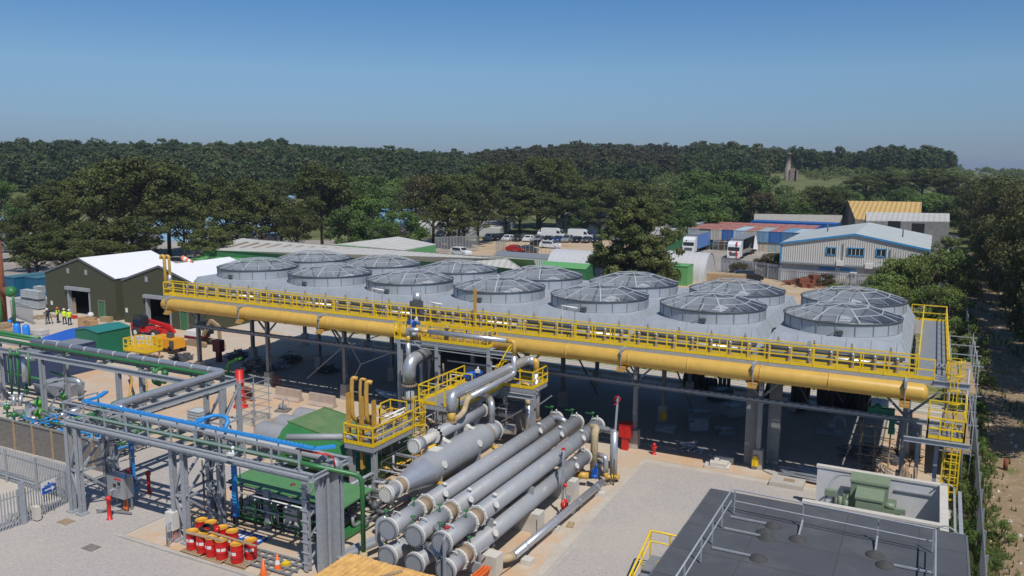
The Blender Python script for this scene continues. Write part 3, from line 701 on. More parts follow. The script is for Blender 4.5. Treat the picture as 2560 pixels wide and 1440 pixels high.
# ================= process equipment =================
def flange(m,c,ax,r,t=.07,n=24): 
    c=Vector(c); m.lathe(c,ax,[(0.001,0),(r,0),(r,t),(0.001,t)],n,False)
def bolts(m,c,ax,r,k=20,s=.035):
    c=Vector(c); ax=Vector(ax).normalized(); a,b=frame(ax)
    for i in range(k):
        q=c+a*(r*math.cos(2*math.pi*i/k))+b*(r*math.sin(2*math.pi*i/k)); m.bar(q-ax*s,q+ax*s,s*.9)
def wheelvalve(p,m_g,r=.12):
    x,y,z=p; m_g.cyl((x,y,z),(x,y,z+.25),.03,n=6); m_g.lathe((x,y,z+.25),(0,0,1),[(r-.03,0),(r,0),(r,.03),(r-.03,.03),(r-.03,0)],12); m_g.bar((x-r,y,z+.26),(x+r,y,z+.26),.025); m_g.ico((x,y,z),.07,1)
def shell(name,lab,X,Z,Y0,Y1,r,ring=(2.35,3.05),up=True,man=(4.0,14.6)):
    t=thing(name,lab,'heat exchanger',(X,Y0,Z-r),'grey heat exchanger tubes')
    m=MB(); m.cyl((X,Y0+.06,Z),(X,Y0+ring[0],Z),r-.03,n=32); m.build('channel_barrel','vessel_grey',t)
    m=MB(); m.cyl((X,Y0+ring[0],Z),(X,Y0+ring[1],Z),r-.035,n=32); m.build('bare_ring','rust_tan',t)
    m=MB(); m.cyl((X,Y0+ring[1],Z),(X,Y1,Z),r,n=36)
    for k in range(1,6): yy=Y0+ring[1]+(Y1-Y0-ring[1])*k/6; m.lathe((X,yy,Z),(0,1,0),[(r,0),(r+.006,.01),(r+.006,.03),(r,.04)],36)
    m.build('shell','vessel_grey',t)
    m=MB(); flange(m,(X,Y0-.03,Z),(0,1,0),r+.05,.09)
    m.build('cover_plate','vessel_grey',t)
    m=MB(); m.lathe((X,Y0+.07,Z),(0,1,0),[(r-.03,0),(r+.07,0),(r+.07,.09),(r-.03,.09)],32,False); 
    for yy in (Y0+ring[0]-.06,Y0+ring[1]-.02,Y1-.1): m.lathe((X,yy,Z),(0,1,0),[(r-.03,0),(r+.06,0),(r+.06,.1),(r-.03,.1)],32,False)
    flange(m,(X,Y1,Z),(0,1,0),r+.05,.08); m.build('flange','flange_white',t)
    m=MB(); bolts(m,(X,Y0-.03,Z),(0,1,0),r-.0,26,.035); m.build('bolt_circle','black_rubber',t)
    m=MB(); 
    for yy in (Y0+ring[0]-.02,Y0+ring[1]+.04): bolts(m,(X,yy,Z),(0,1,0),r+.055,9,.06)
    for yy in (Y0+.7,Y1-.5):
        m.pipe([(X-.18,yy,Z+r-.02),(X-.18,yy,Z+r+.12),(X+.18,yy,Z+r+.12),(X+.18,yy,Z+r-.02)],.022,.05,6)
    m.lathe((X+.0,Y1-.08,Z+r+.13),(1,0,0),[(.03,0),(.08,0),(.08,.04),(.03,.04),(.03,0)],10)
    m.build('lifting_lug','white_paint',t)
    m=MB()
    for k,d in enumerate(man):
        m.cut()
        yy=Y0+d; d_=Vector((.86,0,.5)) ; c=Vector((X,yy,Z))+d_*(r-.02); m.cyl(c,c+d_*.16,.11,n=12); flange(m,c+d_*.14,d_,.17,.05,16)
        m.cut(); c=Vector((X,yy+.45,Z))+Vector((.3,0,.95))*(r-.02); m.cyl(c,c+Vector((.05,0,.16)),.07,n=10); flange(m,c+Vector((.05,0,.14)),(.3,0,.95),.11,.04,12)
    m.build('nozzle','flange_white',t)
    m=MB(); yy=Y0+9.2; d_=Vector((.8,0,.6)); c=Vector((X,yy,Z))+d_*r; m.box(c,(.05,.36,.26)); m.build('name_plate','flange_white',t)
    m=MB(); wheelvalve((X-.28,Y0+.35,Z+r+.0),m); m.cut(); wheelvalve((X+.1,Y0+1.9,Z+r+.02),m); m.cut(); wheelvalve((X-.25,Y1-.15,Z+r+.1),m); m.bar((X-.25,Y1-.1,Z+r+.25),(X-.75,Y1-.1,Z+r+.28),.05); m.build('valve','green_paint',t)
    return t
EX=[31.83,33.2,34.56]
for i,x in enumerate(EX):
    shell('heat_exchanger',f'long grey heat exchanger tube of the upper layer, {nth(i)} from the left',x,2.62,-25.6,-7.6,.43)
for i,x in enumerate([31.95,33.35,34.8]):
    shell('heat_exchanger',f'long grey heat exchanger tube of the lower layer, {nth(i)} from the left',x,1.5,-25.85 if i<2 else -25.7,-10.2,.42,ring=(1.1,1.8) if i==2 else (2.3,3.0),man=(3.6,13.2))
for y,w_ in ((-22.6,'nearest the tube heads'),(-17.6,'at mid length'),(-13.0,'toward the far tube ends')):
    m=MB(); m.bx(31.2,35.5 if y!=-22.6 else 35.75,y-.35,y+.35,.03,1.05 if y!=-13.0 else 1.15); one(m,'exchanger_plinth','concrete_pale',f'pale concrete plinth under the grey tubes, {w_}','plinth')
t=thing('tube_saddles','grey triangular steel saddles between the exchanger layers','support',(33,-20,1.8)); m=MB()
for y in (-21.9,-13.3,-17.6):
    for x in (31.9,33.3,34.7): m.extr([(x-.4,y,1.0),(x+.4,y,1.0),(x+.34,y,1.32),(x-.34,y,1.32)],(0,.08,0)); m.extr([(x-.30,y,1.85),(x+.30,y,1.85),(x+.34,y,2.3),(x-.34,y,2.3)],(0,.08,0))
m.build('saddle_plate','vessel_grey',t)
# return bends between heads
t=thing('return_bends','shiny silver return bends joining the tube heads','pipe',(32.5,-25,1.4)); m=MB()
m.pipe([(33.6,-24.6,2.7),(34.3,-24.9,2.75),(34.5,-25.3,2.4)],.13,.3,12); m.pipe([(33.5,-25.1,2.1),(34.2,-25.4,2.0),(34.3,-25.3,1.5)],.13,.3,12)
m.pipe([(31.4,-25.0,2.9),(31.0,-25.2,2.7),(31.0,-25.2,1.6),(31.4,-25.0,1.3)],.12,.35,12); m.pipe([(32.0,-24.6,2.2),(32.4,-24.6,1.9),(33.0,-24.6,1.7)],.14,.3,12)
m.pipe([(31.9,-8.6,2.9),(32.4,-8.6,3.1),(33.0,-8.8,2.9)],.17,.3,12); m.pipe([(33.9,-24.9,1.9),(34.3,-24.9,1.6)],.12,n=10)
m.build('bend','cladding_silver',t)
# big vessel with a cone end
VX,VZ=29.72,2.8
t=thing('flash_vessel','large grey vessel with a shiny cone end, left of the long tubes','pressure vessel',(VX,-17,VZ-.8))
m=MB(); m.lathe((VX,0,VZ),(0,1,0),[(.80,-19.6),(.80,-13.7),(.78,-13.4),(.70,-13.1),(.56,-12.9)],40); m.build('body','vessel_grey',t)
m=MB(); m.lathe((VX,0,VZ),(0,1,0),[(.40,-21.5),(.45,-21.35),(.80,-19.6)],40); m.build('cone','cladding_silver',t)
m=MB(); m.lathe((VX,0,VZ),(0,1,0),[(.38,-22.0),(.38,-21.5)],32); m.lathe((VX,0,VZ),(0,1,0),[(.57,-12.95),(.57,-12.75)],32); m.build('bare_band','rust_tan',t)
m=MB(); m.cyl((VX,-22.75,VZ),(VX,-22.0,VZ),.33,n=28); m.cyl((VX,-12.75,VZ),(VX,-11.9,VZ),.54,n=28); m.build('nozzle_barrel','vessel_grey',t)
m=MB(); flange(m,(VX,-22.85,VZ),(0,1,0),.40,.1); m.lathe((VX,-22.72,VZ),(0,1,0),[(.3,0),(.42,0),(.42,.08),(.3,.08)],28,False); m.lathe((VX,-22.06,VZ),(0,1,0),[(.3,0),(.44,0),(.44,.1),(.3,.1)],28,False); m.lathe((VX,-21.5,VZ),(0,1,0),[(.3,0),(.44,0),(.44,.08),(.3,.08)],28,False); flange(m,(VX,-11.95,VZ),(0,1,0),.6,.1)
for y,z in ((-18.7,2.72),(-15.0,2.72)):
    d_=Vector((.9,0,.3)); c=Vector((VX,y,VZ))+d_*.8; flange(m,c,d_,.2,.08,18)
m.build('flange','flange_white',t)
m=MB(); bolts(m,(VX,-22.86,VZ),(0,1,0),.36,18,.03); m.build('bolt_circle','black_rubber',t)
m=MB()
for y in (-19.0,-15.0): m.extr([(VX-.7,y,.9),(VX+.7,y,.9),(VX+.75,y,2.5),(VX-.75,y,2.5)],(0,.12,0)); 
m.build('saddle','vessel_grey',t)
m=MB()
for y in (-17.2,-14.6):
    m.extr([(VX-.5,y,3.35),(VX-.15,y,3.35),(VX-.25,y,3.75),(VX-.55,y,3.9)],(0,.3,0)); m.bar((VX-.6,y+.15,3.75),(VX+.1,y+.15,3.62),.3,.06)
m.bx(VX-.35,VX+.2,-18.6,-17.9,3.45,3.62)
m.build('top_bracket','flange_white',t)
m=MB(); m.bx(VX-.9,VX+.9,-19.4,-18.5,.03,.9); m.bx(VX-.9,VX+.9,-15.4,-14.5,.03,.9); m.build('concrete_base','concrete_pale',t)
# upper receiver tube
UX,UZ=29.05,4.0
t=thing('upper_receiver','slimmer grey tube with a bolted head above and left of the large vessel','pressure vessel',(UX,-16,3.6))
m=MB(); m.cyl((UX,-17.2,UZ),(UX,-12.2,UZ),.34,n=28); m.cyl((UX,-19.3,UZ),(UX,-18.7,UZ),.33,n=28); m.build('shell','vessel_grey',t)
m=MB(); m.cyl((UX,-18.7,UZ),(UX,-17.2,UZ),.25,n=24); m.build('cream_neck','concrete_pale',t)
m=MB(); flange(m,(UX,-19.42,UZ),(0,1,0),.4,.12); flange(m,(UX,-17.55,UZ),(0,1,0),.42,.1); flange(m,(UX,-17.3,UZ),(0,1,0),.42,.1); flange(m,(UX,-12.25,UZ),(0,1,0),.42,.09); m.build('flange','flange_white',t)
m=MB(); bolts(m,(UX,-19.43,UZ),(0,1,0),.35,20,.03); bolts(m,(UX,-17.4,UZ),(0,1,0),.40,14,.12); m.build('bolt_circle','flange_white' if False else 'black_rubber',t)
m=MB(); m.bar((UX,-18.2,3.7),(UX-.5,-18.2,1.0),.12); m.bar((UX-.1,-14.5,3.7),(UX-.4,-14.5,.6),.2); m.bar((UX,-17.0,3.7),(VX,-16.8,3.5),.2); m.build('support','galvanised',t)
# ochre / silver side line along the vessel
t=thing('side_line','ochre and grey lagged line along the right side of the large vessel','pipe',(30.8,-17,2.1))
m=MB(); m.pipe([(30.2,-19.0,2.1),(30.75,-19.0,2.1),(30.75,-18.4,2.1)],.13,.3,12); m.cyl((30.75,-16.6,2.1),(30.75,-15.6,2.1),.13,n=12); m.pipe([(30.75,-13.6,2.1),(30.75,-13.2,2.1),(30.3,-13.2,2.3)],.13,.2,12); m.build('bare_pipe','manifold_yellow',t)
m=MB(); m.cyl((30.75,-18.4,2.1),(30.75,-16.6,2.1),.16,n=14); m.cyl((30.75,-15.6,2.1),(30.75,-13.6,2.1),.18,n=14); m.build('lagging','vessel_grey',t)
m=MB()
for y in (-18.4,-16.65,-15.65,-13.6): m.cyl((30.75,y-.1,2.1),(30.75,y+.1,2.1),.2,n=14)
m.build('collar','tan_lagging',t)
# main overhead pipe with drop and down-comer
MX,MZ=29.1,5.8; ex=vy(1340,950,-6.3).x
t=thing('overhead_pipe','fat silver clad overhead pipe bending down to the receiver tube','pipe',(MX,-11,5.5))
m=MB(); m.pipe([(MX,-15.75,4.95),(MX,-15.75,MZ),(MX,-6.3,MZ),(ex-.1,-6.3,MZ)],.29,.85,20); m.build('clad_pipe','cladding_silver',t)
m=MB(); m.cyl((MX,-15.75,4.3),(MX,-15.75,4.95),.23,n=18); m.pipe([(ex-.3,-6.3,MZ),(ex,-6.3,MZ),(ex,-6.3,5.0)],.2,.35,16); m.build('bare_pipe','manifold_yellow',t)
m=MB(); m.cyl((ex,-6.3,1.9),(ex,-6.3,5.0),.28,n=20); m.build('down_comer','cladding_silver',t)
m=MB(); flange(m,(ex,-6.3,1.9),(0,0,1),.36,.1); flange(m,(ex,-6.3,1.7),(0,0,1),.36,.1); flange(m,(ex,-6.3,.35),(0,0,1),.34,.1); flange(m,(MX,-15.75,4.28),(0,0,1),.33,.1); m.build('flange','rust_tan',t)
m=MB(); 
for k in range(6): a=k*1.047; m.bar((ex+.25*math.cos(a),-6.3+.25*math.sin(a),.4),(ex+.25*math.cos(a),-6.3+.25*math.sin(a),1.8),.05)
m.cyl((ex,-6.3,.1),(ex,-6.3,1.8),.17,n=12); m.build('bellows','galvanised',t)
m=MB()
for y in (-14.4,-13,-11.5,-10,-8.6,-7.3): m.cyl((MX,y-.03,MZ),(MX,y+.03,MZ),.298,n=20)
m.build('clad_band','galvanised',t)
P0=g(1285,935,5.45); P1=g(1176,992,5.45)
t=thing('branch_pipe','thinner silver pipe beside the overhead pipe, rising and crossing to the left','pipe',(P0.x,P0.y,5.3))
xl=vy(1020,823,P0.y).x; zt=vy(1278,853,P0.y).z; zl=vy(1020,823,P0.y).z; zt=(zt+zl)/2
m=MB(); m.pipe([(P1.x,P1.y,5.45),(P0.x,P0.y,5.45),(P0.x,P0.y,zt-.9)],.17,.3,16); m.pipe([(P0.x-.5,P0.y,zt),(xl+1.6,P0.y,zt)],.165,n=16); m.pipe([(xl+.9,P0.y,zt),(xl,P0.y,zt),(xl,P0.y,zt-.4)],.15,.25,12); m.cyl((xl,P0.y,5.2),(xl,P0.y,zt-.9),.16,n=12); m.build('clad_pipe','cladding_silver',t)
m=MB(); m.pipe([(P0.x-.5,P0.y,zt),(P0.x,P0.y,zt),(P0.x,P0.y,zt-.9)],.14,.4,14); m.cyl((xl+.9,P0.y,zt),(xl+1.6,P0.y,zt),.13,n=12); m.cyl((xl,P0.y,zt-.9),(xl,P0.y,zt-.4),.13,n=12); m.build('bare_pipe','manifold_yellow',t)
m=MB(); m.pipe([(P1.x,P1.y,5.45),(P1.x,P1.y-.4,5.35),(P1.x-.05,P1.y-.5,4.9),(P1.x+.0,P1.y-.9,4.7),(P1.x-.35,P1.y-1.2,4.35)],.16,.25,14); m.build('curled_lagging','tan_lagging',t)
# big silver elbow with bellows
EXX,EYY=21.75,-9.0
t=thing('exhaust_elbow','big shiny silver elbow over flanged glass-like bellows','duct',(EXX,EYY,.5))
m=MB(); m.pipe([(EXX,EYY,4.0),(EXX,EYY,5.45),(EXX+.0,EYY+2.2,5.55)],.44,1.25,26); m.build('elbow','cladding_silver',t)
m=MB(); m.cyl((EXX,EYY+2.2,5.55),(EXX,-4.6,5.6),.37,n=20); m.build('rear_duct','vessel_grey',t)
m=MB(); m.cyl((EXX,EYY,.6),(EXX,EYY,4.0),.34,n=22); m.build('bellows','galvanised',t)
m=MB()
for z in (3.78,2.9,2.02): flange(m,(EXX,EYY,z),(0,0,1),.53,.11)
m.build('flange','rust_tan',t)
m=MB(); bolts(m,(EXX,EYY,3.9),(0,0,1),.48,18,.035)
for k in range(8): a=k*.785; m.bar((EXX+.47*math.cos(a),EYY+.47*math.sin(a),2.05),(EXX+.47*math.cos(a),EYY+.47*math.sin(a),3.8),.035)
m.build('tie_rod','steel_dark',t)
# grey low pipes behind
t=thing('low_pipework','fat grey pipes bending between the vessel and the down-comer','pipe',(26.5,-7,1))
m=MB(); m.pipe([(27.2,-10.2,2.2),(26.3,-7.2,2.2),(28.3,-6.6,2.0)],.2,.5,14); m.pipe([(25.0,-7.6,1.2),(28.6,-6.9,1.2)],.36,n=18); m.pipe([(29.7,-12.2,3.3),(29.7,-12.2,4.55),(29.0,-11.3,4.6),(27.8,-11.0,4.5)],.19,.4,14); m.build('clad_pipe','cladding_silver',t)
# yellow hook pipe beside down-comer
t=thing('hooked_pipe','ochre hooked pipe on a grey lagged riser left of the down-comer','pipe',(29,-7.6,1)); q=vy(1322,1000,-7.6)
m=MB(); m.pipe([(q.x-.5,-7.6,4.55),(q.x,-7.6,4.55),(q.x,-7.6,3.6)],.13,.35,12); m.build('hook','manifold_yellow',t)
m=MB(); m.cyl((q.x,-7.6,.9),(q.x,-7.6,3.5),.2,n=16); m.build('riser','cladding_silver',t)
m=MB(); m.cyl((q.x,-7.6,3.25),(q.x,-7.6,3.6),.22,n=16); m.build('collar','tan_lagging',t)
# process tower frame
t=thing('process_tower','grey steel frame standing before the air cooler','steel frame',(23,-7,0))
for x,y,zt_ in ((19.65,-7,6.3),(22.7,-7,6.3),(26.7,-7,6.3),(20.3,-5.2,6.3),(24.3,-4.9,6.3),(30.2,-7.6,4.2),(27.3,-10.9,4.2),(27.9,-13.2,4.2)):
    m=MB(); m.ibeam((x,y,0),(x,y,zt_),.26,.28,.035); m.build('post','galvanised',t)
m=MB()
for a,b in (((19.65,-7,6.2),(28.6,-7,6.2)),((20.3,-5.2,6.2),(28.4,-5.2,6.2)),((22.7,-7,3.4),(30.2,-7.2,3.4)),((26.7,-7,4.1),(30.4,-7.4,4.1)),((28.0,-8.4,4.0),(30.6,-8.4,4.0)),((22.7,-7,6.2),(22.7,-5.2,6.2)),((26.7,-7,6.2),(26.7,-5.2,6.2))): m.ibeam(a,b,.2,.26,.03)
m.build('beam','galvanised',t)
m=MB()
for a,b in (((26.7,-7,1),(30,-7.4,3.2)),((19.65,-7,.8),(22.7,-7,3.2)),((30.2,-7.6,3.0),(31.4,-7.4,4.0))): m.bar(a,b,.08)
m.build('brace','steel_grey',t)
m=MB(); m.pipe([(21.0,-7.3,6.35),(21.6,-7.45,6.0),(29,-7.45,5.95),(29,-7.45,5.6)],.03,.2,6); m.pipe([(20.8,-7.3,6.5),(20.8,-7.3,8.6)],.04,n=6); m.build('conduit','galvanised',t)
# platforms
def platform(name,lab,x0,x1,y0,y1,z,rails,sp=1.0,toe=.2,r=.028):
    t=thing(name,lab,'platform',((x0+x1)/2,(y0+y1)/2,z)); m=MB(); m.bx(x0,x1,y0,y1,z-.05,z); m.build('grating','steel_grey',t)
    m=MB()
    for rl in rails: railing(m,[(a,b,z) for a,b in rl],toe=toe,sp=sp,r=r)
    m.build('railing','yellow_rail',t)
    m=MB(); m.bx(x0,x1,y0,y0+.1,z-.3,z-.055); m.bx(x0,x1,y1-.1,y1,z-.3,z-.055); m.bx(x1-.1,x1-.004,y0+.1,y1-.1,z-.296,z-.058); m.bx(x0+.004,x0+.1,y0+.1,y1-.1,z-.296,z-.058); m.build('edge_beam','galvanised',t); return t
platform('low_platform','low yellow railed platform round the ochre vent pipes',23.7,25.65,-18.3,-13.2,3.0,[[(23.7,-15.0),(23.7,-18.3),(25.65,-18.3),(25.65,-13.4)],[(23.7,-15),(23.2,-14.2),(23.2,-13.2),(24.4,-13.2)]])
platform('middle_platform','yellow railed middle platform with the blue actuator',25.4,28.2,-13.4,-8.0,4.25,[[(25.4,-8),(25.4,-13.4),(26.6,-13.4)],[(28.2,-13.4),(28.2,-8)],[(25.4,-9.8),(27.0,-9.8)],[(27.2,-13.4),(28.2,-13.4)]])
platform('corner_platform','small yellow railed platform under the right elbow of the overhead pipe',27.4,30.3,-7.9,-5.7,4.35,[[(27.4,-5.7),(27.4,-7.4)],[(28.3,-5.7),(30.3,-5.7),(30.3,-7.9),(27.6,-7.9)]],sp=.8)
platform('upper_platform','upper yellow railed platform level with the front walkway',21.5,26.6,-7.1,-5.75,6.45,[[(21.5,-5.8),(21.5,-7.1),(26.6,-7.1),(26.6,-5.8)],[(22.3,-6.3),(25.6,-6.3)]],sp=.55)
platform('side_platform','narrow yellow railed landing at the end of the left walkway half',19.2,20.2,-7.0,-5.6,6.3,[[(19.2,-5.7),(19.2,-7.0),(20.2,-7.0),(20.2,-5.7)]],sp=.5)
t=thing('caged_ladder','yellow caged ladder between the low and the middle platform','ladder',(25.1,-13.6,2)); m=MB(); cageladder(m,25.95,-13.85,1.6,5.3,(-.3,-.95),.5,.9,.42); m.build('ladder','yellow_rail',t)
t=thing('leaning_ladder','yellow ladder leaning up to the upper platform','ladder',(27.5,-7.5,4.3)); m=MB()
for s_ in (-.25,.25): m.bar((27.2,-7.9+s_,4.3),(28.1,-6.6+s_,6.7),.07)
for k in range(9): q=k/8; m.bar((27.2+.9*q,-8.15+1.3*q,4.3+2.4*q),(27.2+.9*q,-7.65+1.3*q,4.3+2.4*q),.05)
m.build('ladder','yellow_rail',t)
m=MB()
for x,y in ((24.3,-15.7),(25.5,-18.0),(23.9,-17.9)): m.ibeam((x,y,0),(x,y,2.75),.24,.26,.035)
m.ibeam((23.9,-17.9,2.6),(25.5,-18.0,2.6),.15,.2); m.ibeam((24.3,-15.7,2.6),(25.6,-15.7,2.6),.15,.2)
one(m,'platform_trestle','galvanised','grey legs under the low yellow platform','steel frame')
# vents
t=thing('vent_rack','ochre posts with three hooked vent pipes above the low platform','vent pipe',(24.4,-18,3))
VR=[vy(a,985,-17.9).x for a in (870,903,934)]
for i,x in enumerate(VR):
    m=MB(); m.ibeam((x,-17.9,1.5),(x,-17.9,[5.75,5.65,5.55][i]),.16,.18,.03); m.build('post','ochre_steel',t)
m=MB(); m.bar((VR[0]-.1,-17.95,3.9),(VR[2]+.1,-17.95,3.9),.16); m.build('cross_bar','ochre_steel',t)
for i,(a,b,r_) in enumerate(((884,948,.12),(905,951,.09),(920,958,.13))):
    q=vy(a-4,b,-17.55); m=MB(); m.pipe([(q.x+.28,-17.4,q.z+.02),(q.x+.02,-17.55,q.z+.1),(q.x,-17.6,q.z-.5),(q.x,-17.6,4.3),(q.x+.1,-17.2,3.9),(q.x+.4,-17.0,3.9)],r_,.28,14); m.build('vent_pipe','ochre_steel',t)
# actuators
def actuator(lab,c,sc=1,axis=0):
    x,y,z=c; t=thing('valve_actuator',lab,'actuator',c); m=MB(); d=Vector((1,0,0)) if axis==0 else Vector((.55,.75,.1)).normalized()
    c0=Vector(c); m.cyl(c0-d*.5*sc,c0+d*.1*sc,.22*sc,n=14); m.cyl(c0+d*.1*sc,c0+d*.55*sc,.14*sc,n=12); m.box(c0+Vector((0,0,-.1)),(.35*sc,.3*sc,.5*sc)); m.cyl(c0-d*.62*sc,c0-d*.5*sc,.1*sc,n=10); m.build('housing','blue_paint',t)
    m=MB(); m.box(c0+Vector((.3*sc,-.05,.26*sc)),(.22*sc,.2*sc,.2*sc)); m.cyl(c0+Vector((.3*sc,0,.3*sc)),c0+Vector((.3*sc,0,.5*sc)),.05,n=8); m.build('positioner','white_paint',t)
    m=MB(); m.cyl(c0+Vector((0,0,-.85*sc)),c0+Vector((0,0,-.3*sc)),.1*sc,n=10); m.cyl(c0+Vector((0,0,-1.1*sc)),c0+Vector((0,0,-.8*sc)),.28*sc,n=14); m.build('valve_body','galvanised',t)
actuator('blue valve actuator beside the tall dark panel on the upper platform',vy(1034,806,-7.0),.85)
actuator('blue valve actuator with white positioner on the middle platform',vy(1184,936,-9.3),1.05,1)
q=vy(1043,770,-5.1)
t=thing('control_cubicle','tall dark panel topped by a small silver vessel','panel',(q.x,-5.1,7.2)); m=MB(); m.bx(q.x-.38,q.x+.38,-5.5,-4.9,6.6,8.75); m.build('panel','steel_dark',t)
m=MB(); m.cyl((q.x,-5.1,8.75),(q.x,-5.1,9.3),.3,n=16); m.lathe((q.x,-5.1,9.3),(0,0,1),[(.3,0),(.22,.1),(.001,.14)],16)
for k in range(4): m.bar((q.x-.3+.2*k,-5.1,9.3),(q.x-.3+.2*k,-5.1,9.75+.05*(k%2)),.03)
m.build('vessel','cladding_silver',t)
# random small-bore pipework clusters
def cluster(name,lab,cat,x0,x1,y0,y1,z0,z1,n,mts,seed,rr_=(.025,.08)):
    R=random.Random(seed); t=thing(name,lab,cat,((x0+x1)/2,(y0+y1)/2,z0))
    for mt in mts:
        m=MB()
        for k in range(n):
            p=[R.uniform(x0,x1),R.uniform(y0,y1),R.uniform(z0,z1)]; pts=[tuple(p)]; ax=R.choice([0,1,2])
            for j in range(R.choice([1,2,2,3])):
                lo,hi=((x0,x1),(y0,y1),(z0,z1))[ax]; p[ax]=R.uniform(lo,hi); pts.append(tuple(p)); ax=(ax+R.choice([1,2]))%3
            if all((Vector(a)-Vector(b)).length>.12 for a,b in zip(pts[:-1],pts[1:])):
                r_=R.uniform(*rr_); m.pipe(pts,r_,r_*3,8)
                if R.random()<.5:
                    c=Vector(pts[0]).lerp(Vector(pts[1]),.5); m.ico(c,r_*2.1,1); 
        m.build('small_pipes',mt,t)
    return t
cluster('yellow_pipework','tangle of ochre and grey pipes under the low platform','pipework',24.6,28.3,-17.0,-11.5,.2,2.6,16,['ochre_steel','yellow_rail','galvanised','steel_dark'],4)
cluster('turbine_pipework','grey and tan instrument pipes on the tower behind the elbow','pipework',22.5,28.5,-8.5,-5.6,.5,5.4,13,['rust_tan','galvanised','white_paint','steel_dark'],9,(.02,.06))
cluster('platform_instruments','small pipes, gauges and valves on the low platform','pipework',23.8,25.5,-17.5,-13.5,3.1,4.1,7,['rust_tan','white_paint','ochre_steel'],12,(.02,.07))
cluster('deck_instruments','small valves and tubing among the rails of the upper platform','pipework',21.6,26.5,-6.9,-5.8,6.5,7.4,10,['ochre_steel','galvanised','steel_dark'],14,(.02,.06))
t=thing('turbine_casing','dark blue grey turbine housing behind the tower legs','turbine',(23.5,-2.5,.5)); m=MB(); m.lathe((20.5,-3.2,3.3),(1,0,0),[(.001,0),(1.4,.0),(1.7,.3),(1.7,4.8),(1.3,5.2),(.001,5.2)],28); m.build('drum','black_duct',t)
m=MB(); m.bx(20.7,27.5,-4.6,-1.8,.0,1.6); m.bx(24.2,25.2,-5.3,-4.7,3.6,4.7); m.build('base','steel_grey',t)
m=MB(); m.box((24.6,-5.6,4.1),(1.2,.3,1.2)); m.build('cabinet','galvanised',t)
# green generator canopy with three grey intake drums
t=thing('generator_housing','dusty green machine housing with three grey drums on its left end','generator',(20,-14.3,0))
def hood(x,k): return [(x,-17.0,.35),(x,-11.4,.35),(x,-11.4,1.9*k),(x,-12.5,2.45*k),(x,-15.9,2.45*k),(x,-17.0,1.75*k)]
A_=hood(17.5,1.04); B_=hood(24.5,.62); m=MB(); m.add(A_+B_,[tuple(range(6))[::-1],tuple(range(6,12))]+[(i,(i+1)%6,6+(i+1)%6,6+i) for i in range(6)]); m.build('body','green_paint',t)
m=MB(); m.add([(17.4,-15.9,2.58),(24.5,-15.9,1.55),(24.5,-12.5,1.55),(17.4,-12.5,2.58)],[(0,1,2,3)]); m.bar((17.4,-15.9,2.6),(24.5,-15.9,1.57),.08); m.bar((17.4,-12.5,2.6),(24.5,-12.5,1.57),.08); m.build('dusty_top','green_dusty',t)
m=MB()
for k in range(5): m.bar((18.2,-17.07,.55+k*.26),(24.3,-17.07,.5+k*.13),.06,.03)
for k in range(6): m.bar((17.46,-17.0,.4+.22*k),(17.46,-16.7,.4+.22*k),.03)
for k in range(5): m.bar((17.6+k*1.6,-17.04,.4),(17.6+k*1.6,-17.04,1.78-k*.17),.08)
m.build('rib','green_paint',t)
for y in (-15.85,-14.15,-12.45):
    m=MB(); m.lathe((15.2,y,1.45),(1,0,0),[(.001,0),(.78,.0),(.80,.05),(.80,2.4)],30); m.build('intake_drum','vessel_grey',t)
    m=MB(); m.lathe((17.38,y,1.45),(1,0,0),[(.8,0),(.9,0),(.9,.12),(.8,.12)],30); m.build('drum_collar','green_paint',t)
m=MB(); m.cyl((20.7,-19.6,3.2),(24.2,-17.6,3.2),.19,n=14); one(m,'crossing_pipe','vessel_grey','straight grey pipe running past the green housing to the low platform','pipe')
cluster('machine_parts','dark pumps and pipes beside the green housing','machinery',25.0,28.4,-22.5,-18.2,.1,1.9,12,['steel_dark','galvanised','steel_grey'],21,(.04,.13))
# green canopy over the pump skid
t=thing('pump_canopy','flat green canopy roof on green posts over a dark pump skid','canopy',(24,-23,0))
m=MB(); m.extr([(20.2,-23.5,1.88),(20.2,-21.1,2.0),(20.2,-21.1,2.08),(20.2,-23.5,1.96)],(7.5,0,0)); m.build('roof','green_roof',t)
for x in (21.3,23.6,25.6,27.8):
    for y in (-23.2,-21.5): m=MB(); m.bar((x-.5,y,0),(x-.5,y,1.9),.1); m.bar((x-.5,y,1.55),(x-.15,y,1.9),.06); m.bar((x-.5,y,1.55),(x-.85,y,1.9),.06); m.build('post','green_paint',t)
t=thing('pump_skid','dark pump skid with white cabinets beneath the green canopy','pump',(24.3,-23,0))
m=MB(); m.bx(20.4,27.5,-23.6,-21.2,.12,.3); m.build('base_frame','green_paint',t)
m=MB()
for x in (21.4,22.7,24.5,26.1): m.cyl((x,-22.3,.3),(x,-22.3,1.6),.36,n=16); m.cyl((x+.6,-22.5,.6),(x+.6,-21.7,.6),.28,n=14)
m.bx(23.8,25.4,-22.9,-21.9,.3,1.4); m.build('motor','steel_dark',t)
m=MB(); m.bx(23.9,24.8,-23.5,-23.1,.3,1.25); m.bx(26.0,26.8,-23.5,-23.1,.3,.8); m.build('cabinet','white_paint',t)
m=MB(); m.bar((23.15,-23.8,.1),(23.15,-23.8,2.1),.34,.2); m.build('riser_duct','galvanised',t)
cluster('skid_pipework','green and grey small pipes in front of the pump skid','pipework',20.6,27.2,-24.2,-23.5,.1,1.8,13,['green_paint','galvanised','white_paint','steel_dark'],33,(.02,.05))
m=MB(); m.pipe([(20.3,-23.7,1.95),(25.0,-23.75,1.9),(27.2,-23.8,1.88)],.05,n=8)
for k in range(6): m.bar((20.7+k*1.2,-23.6,1.9),(21.0+k*1.2,-23.95,1.95),.04)
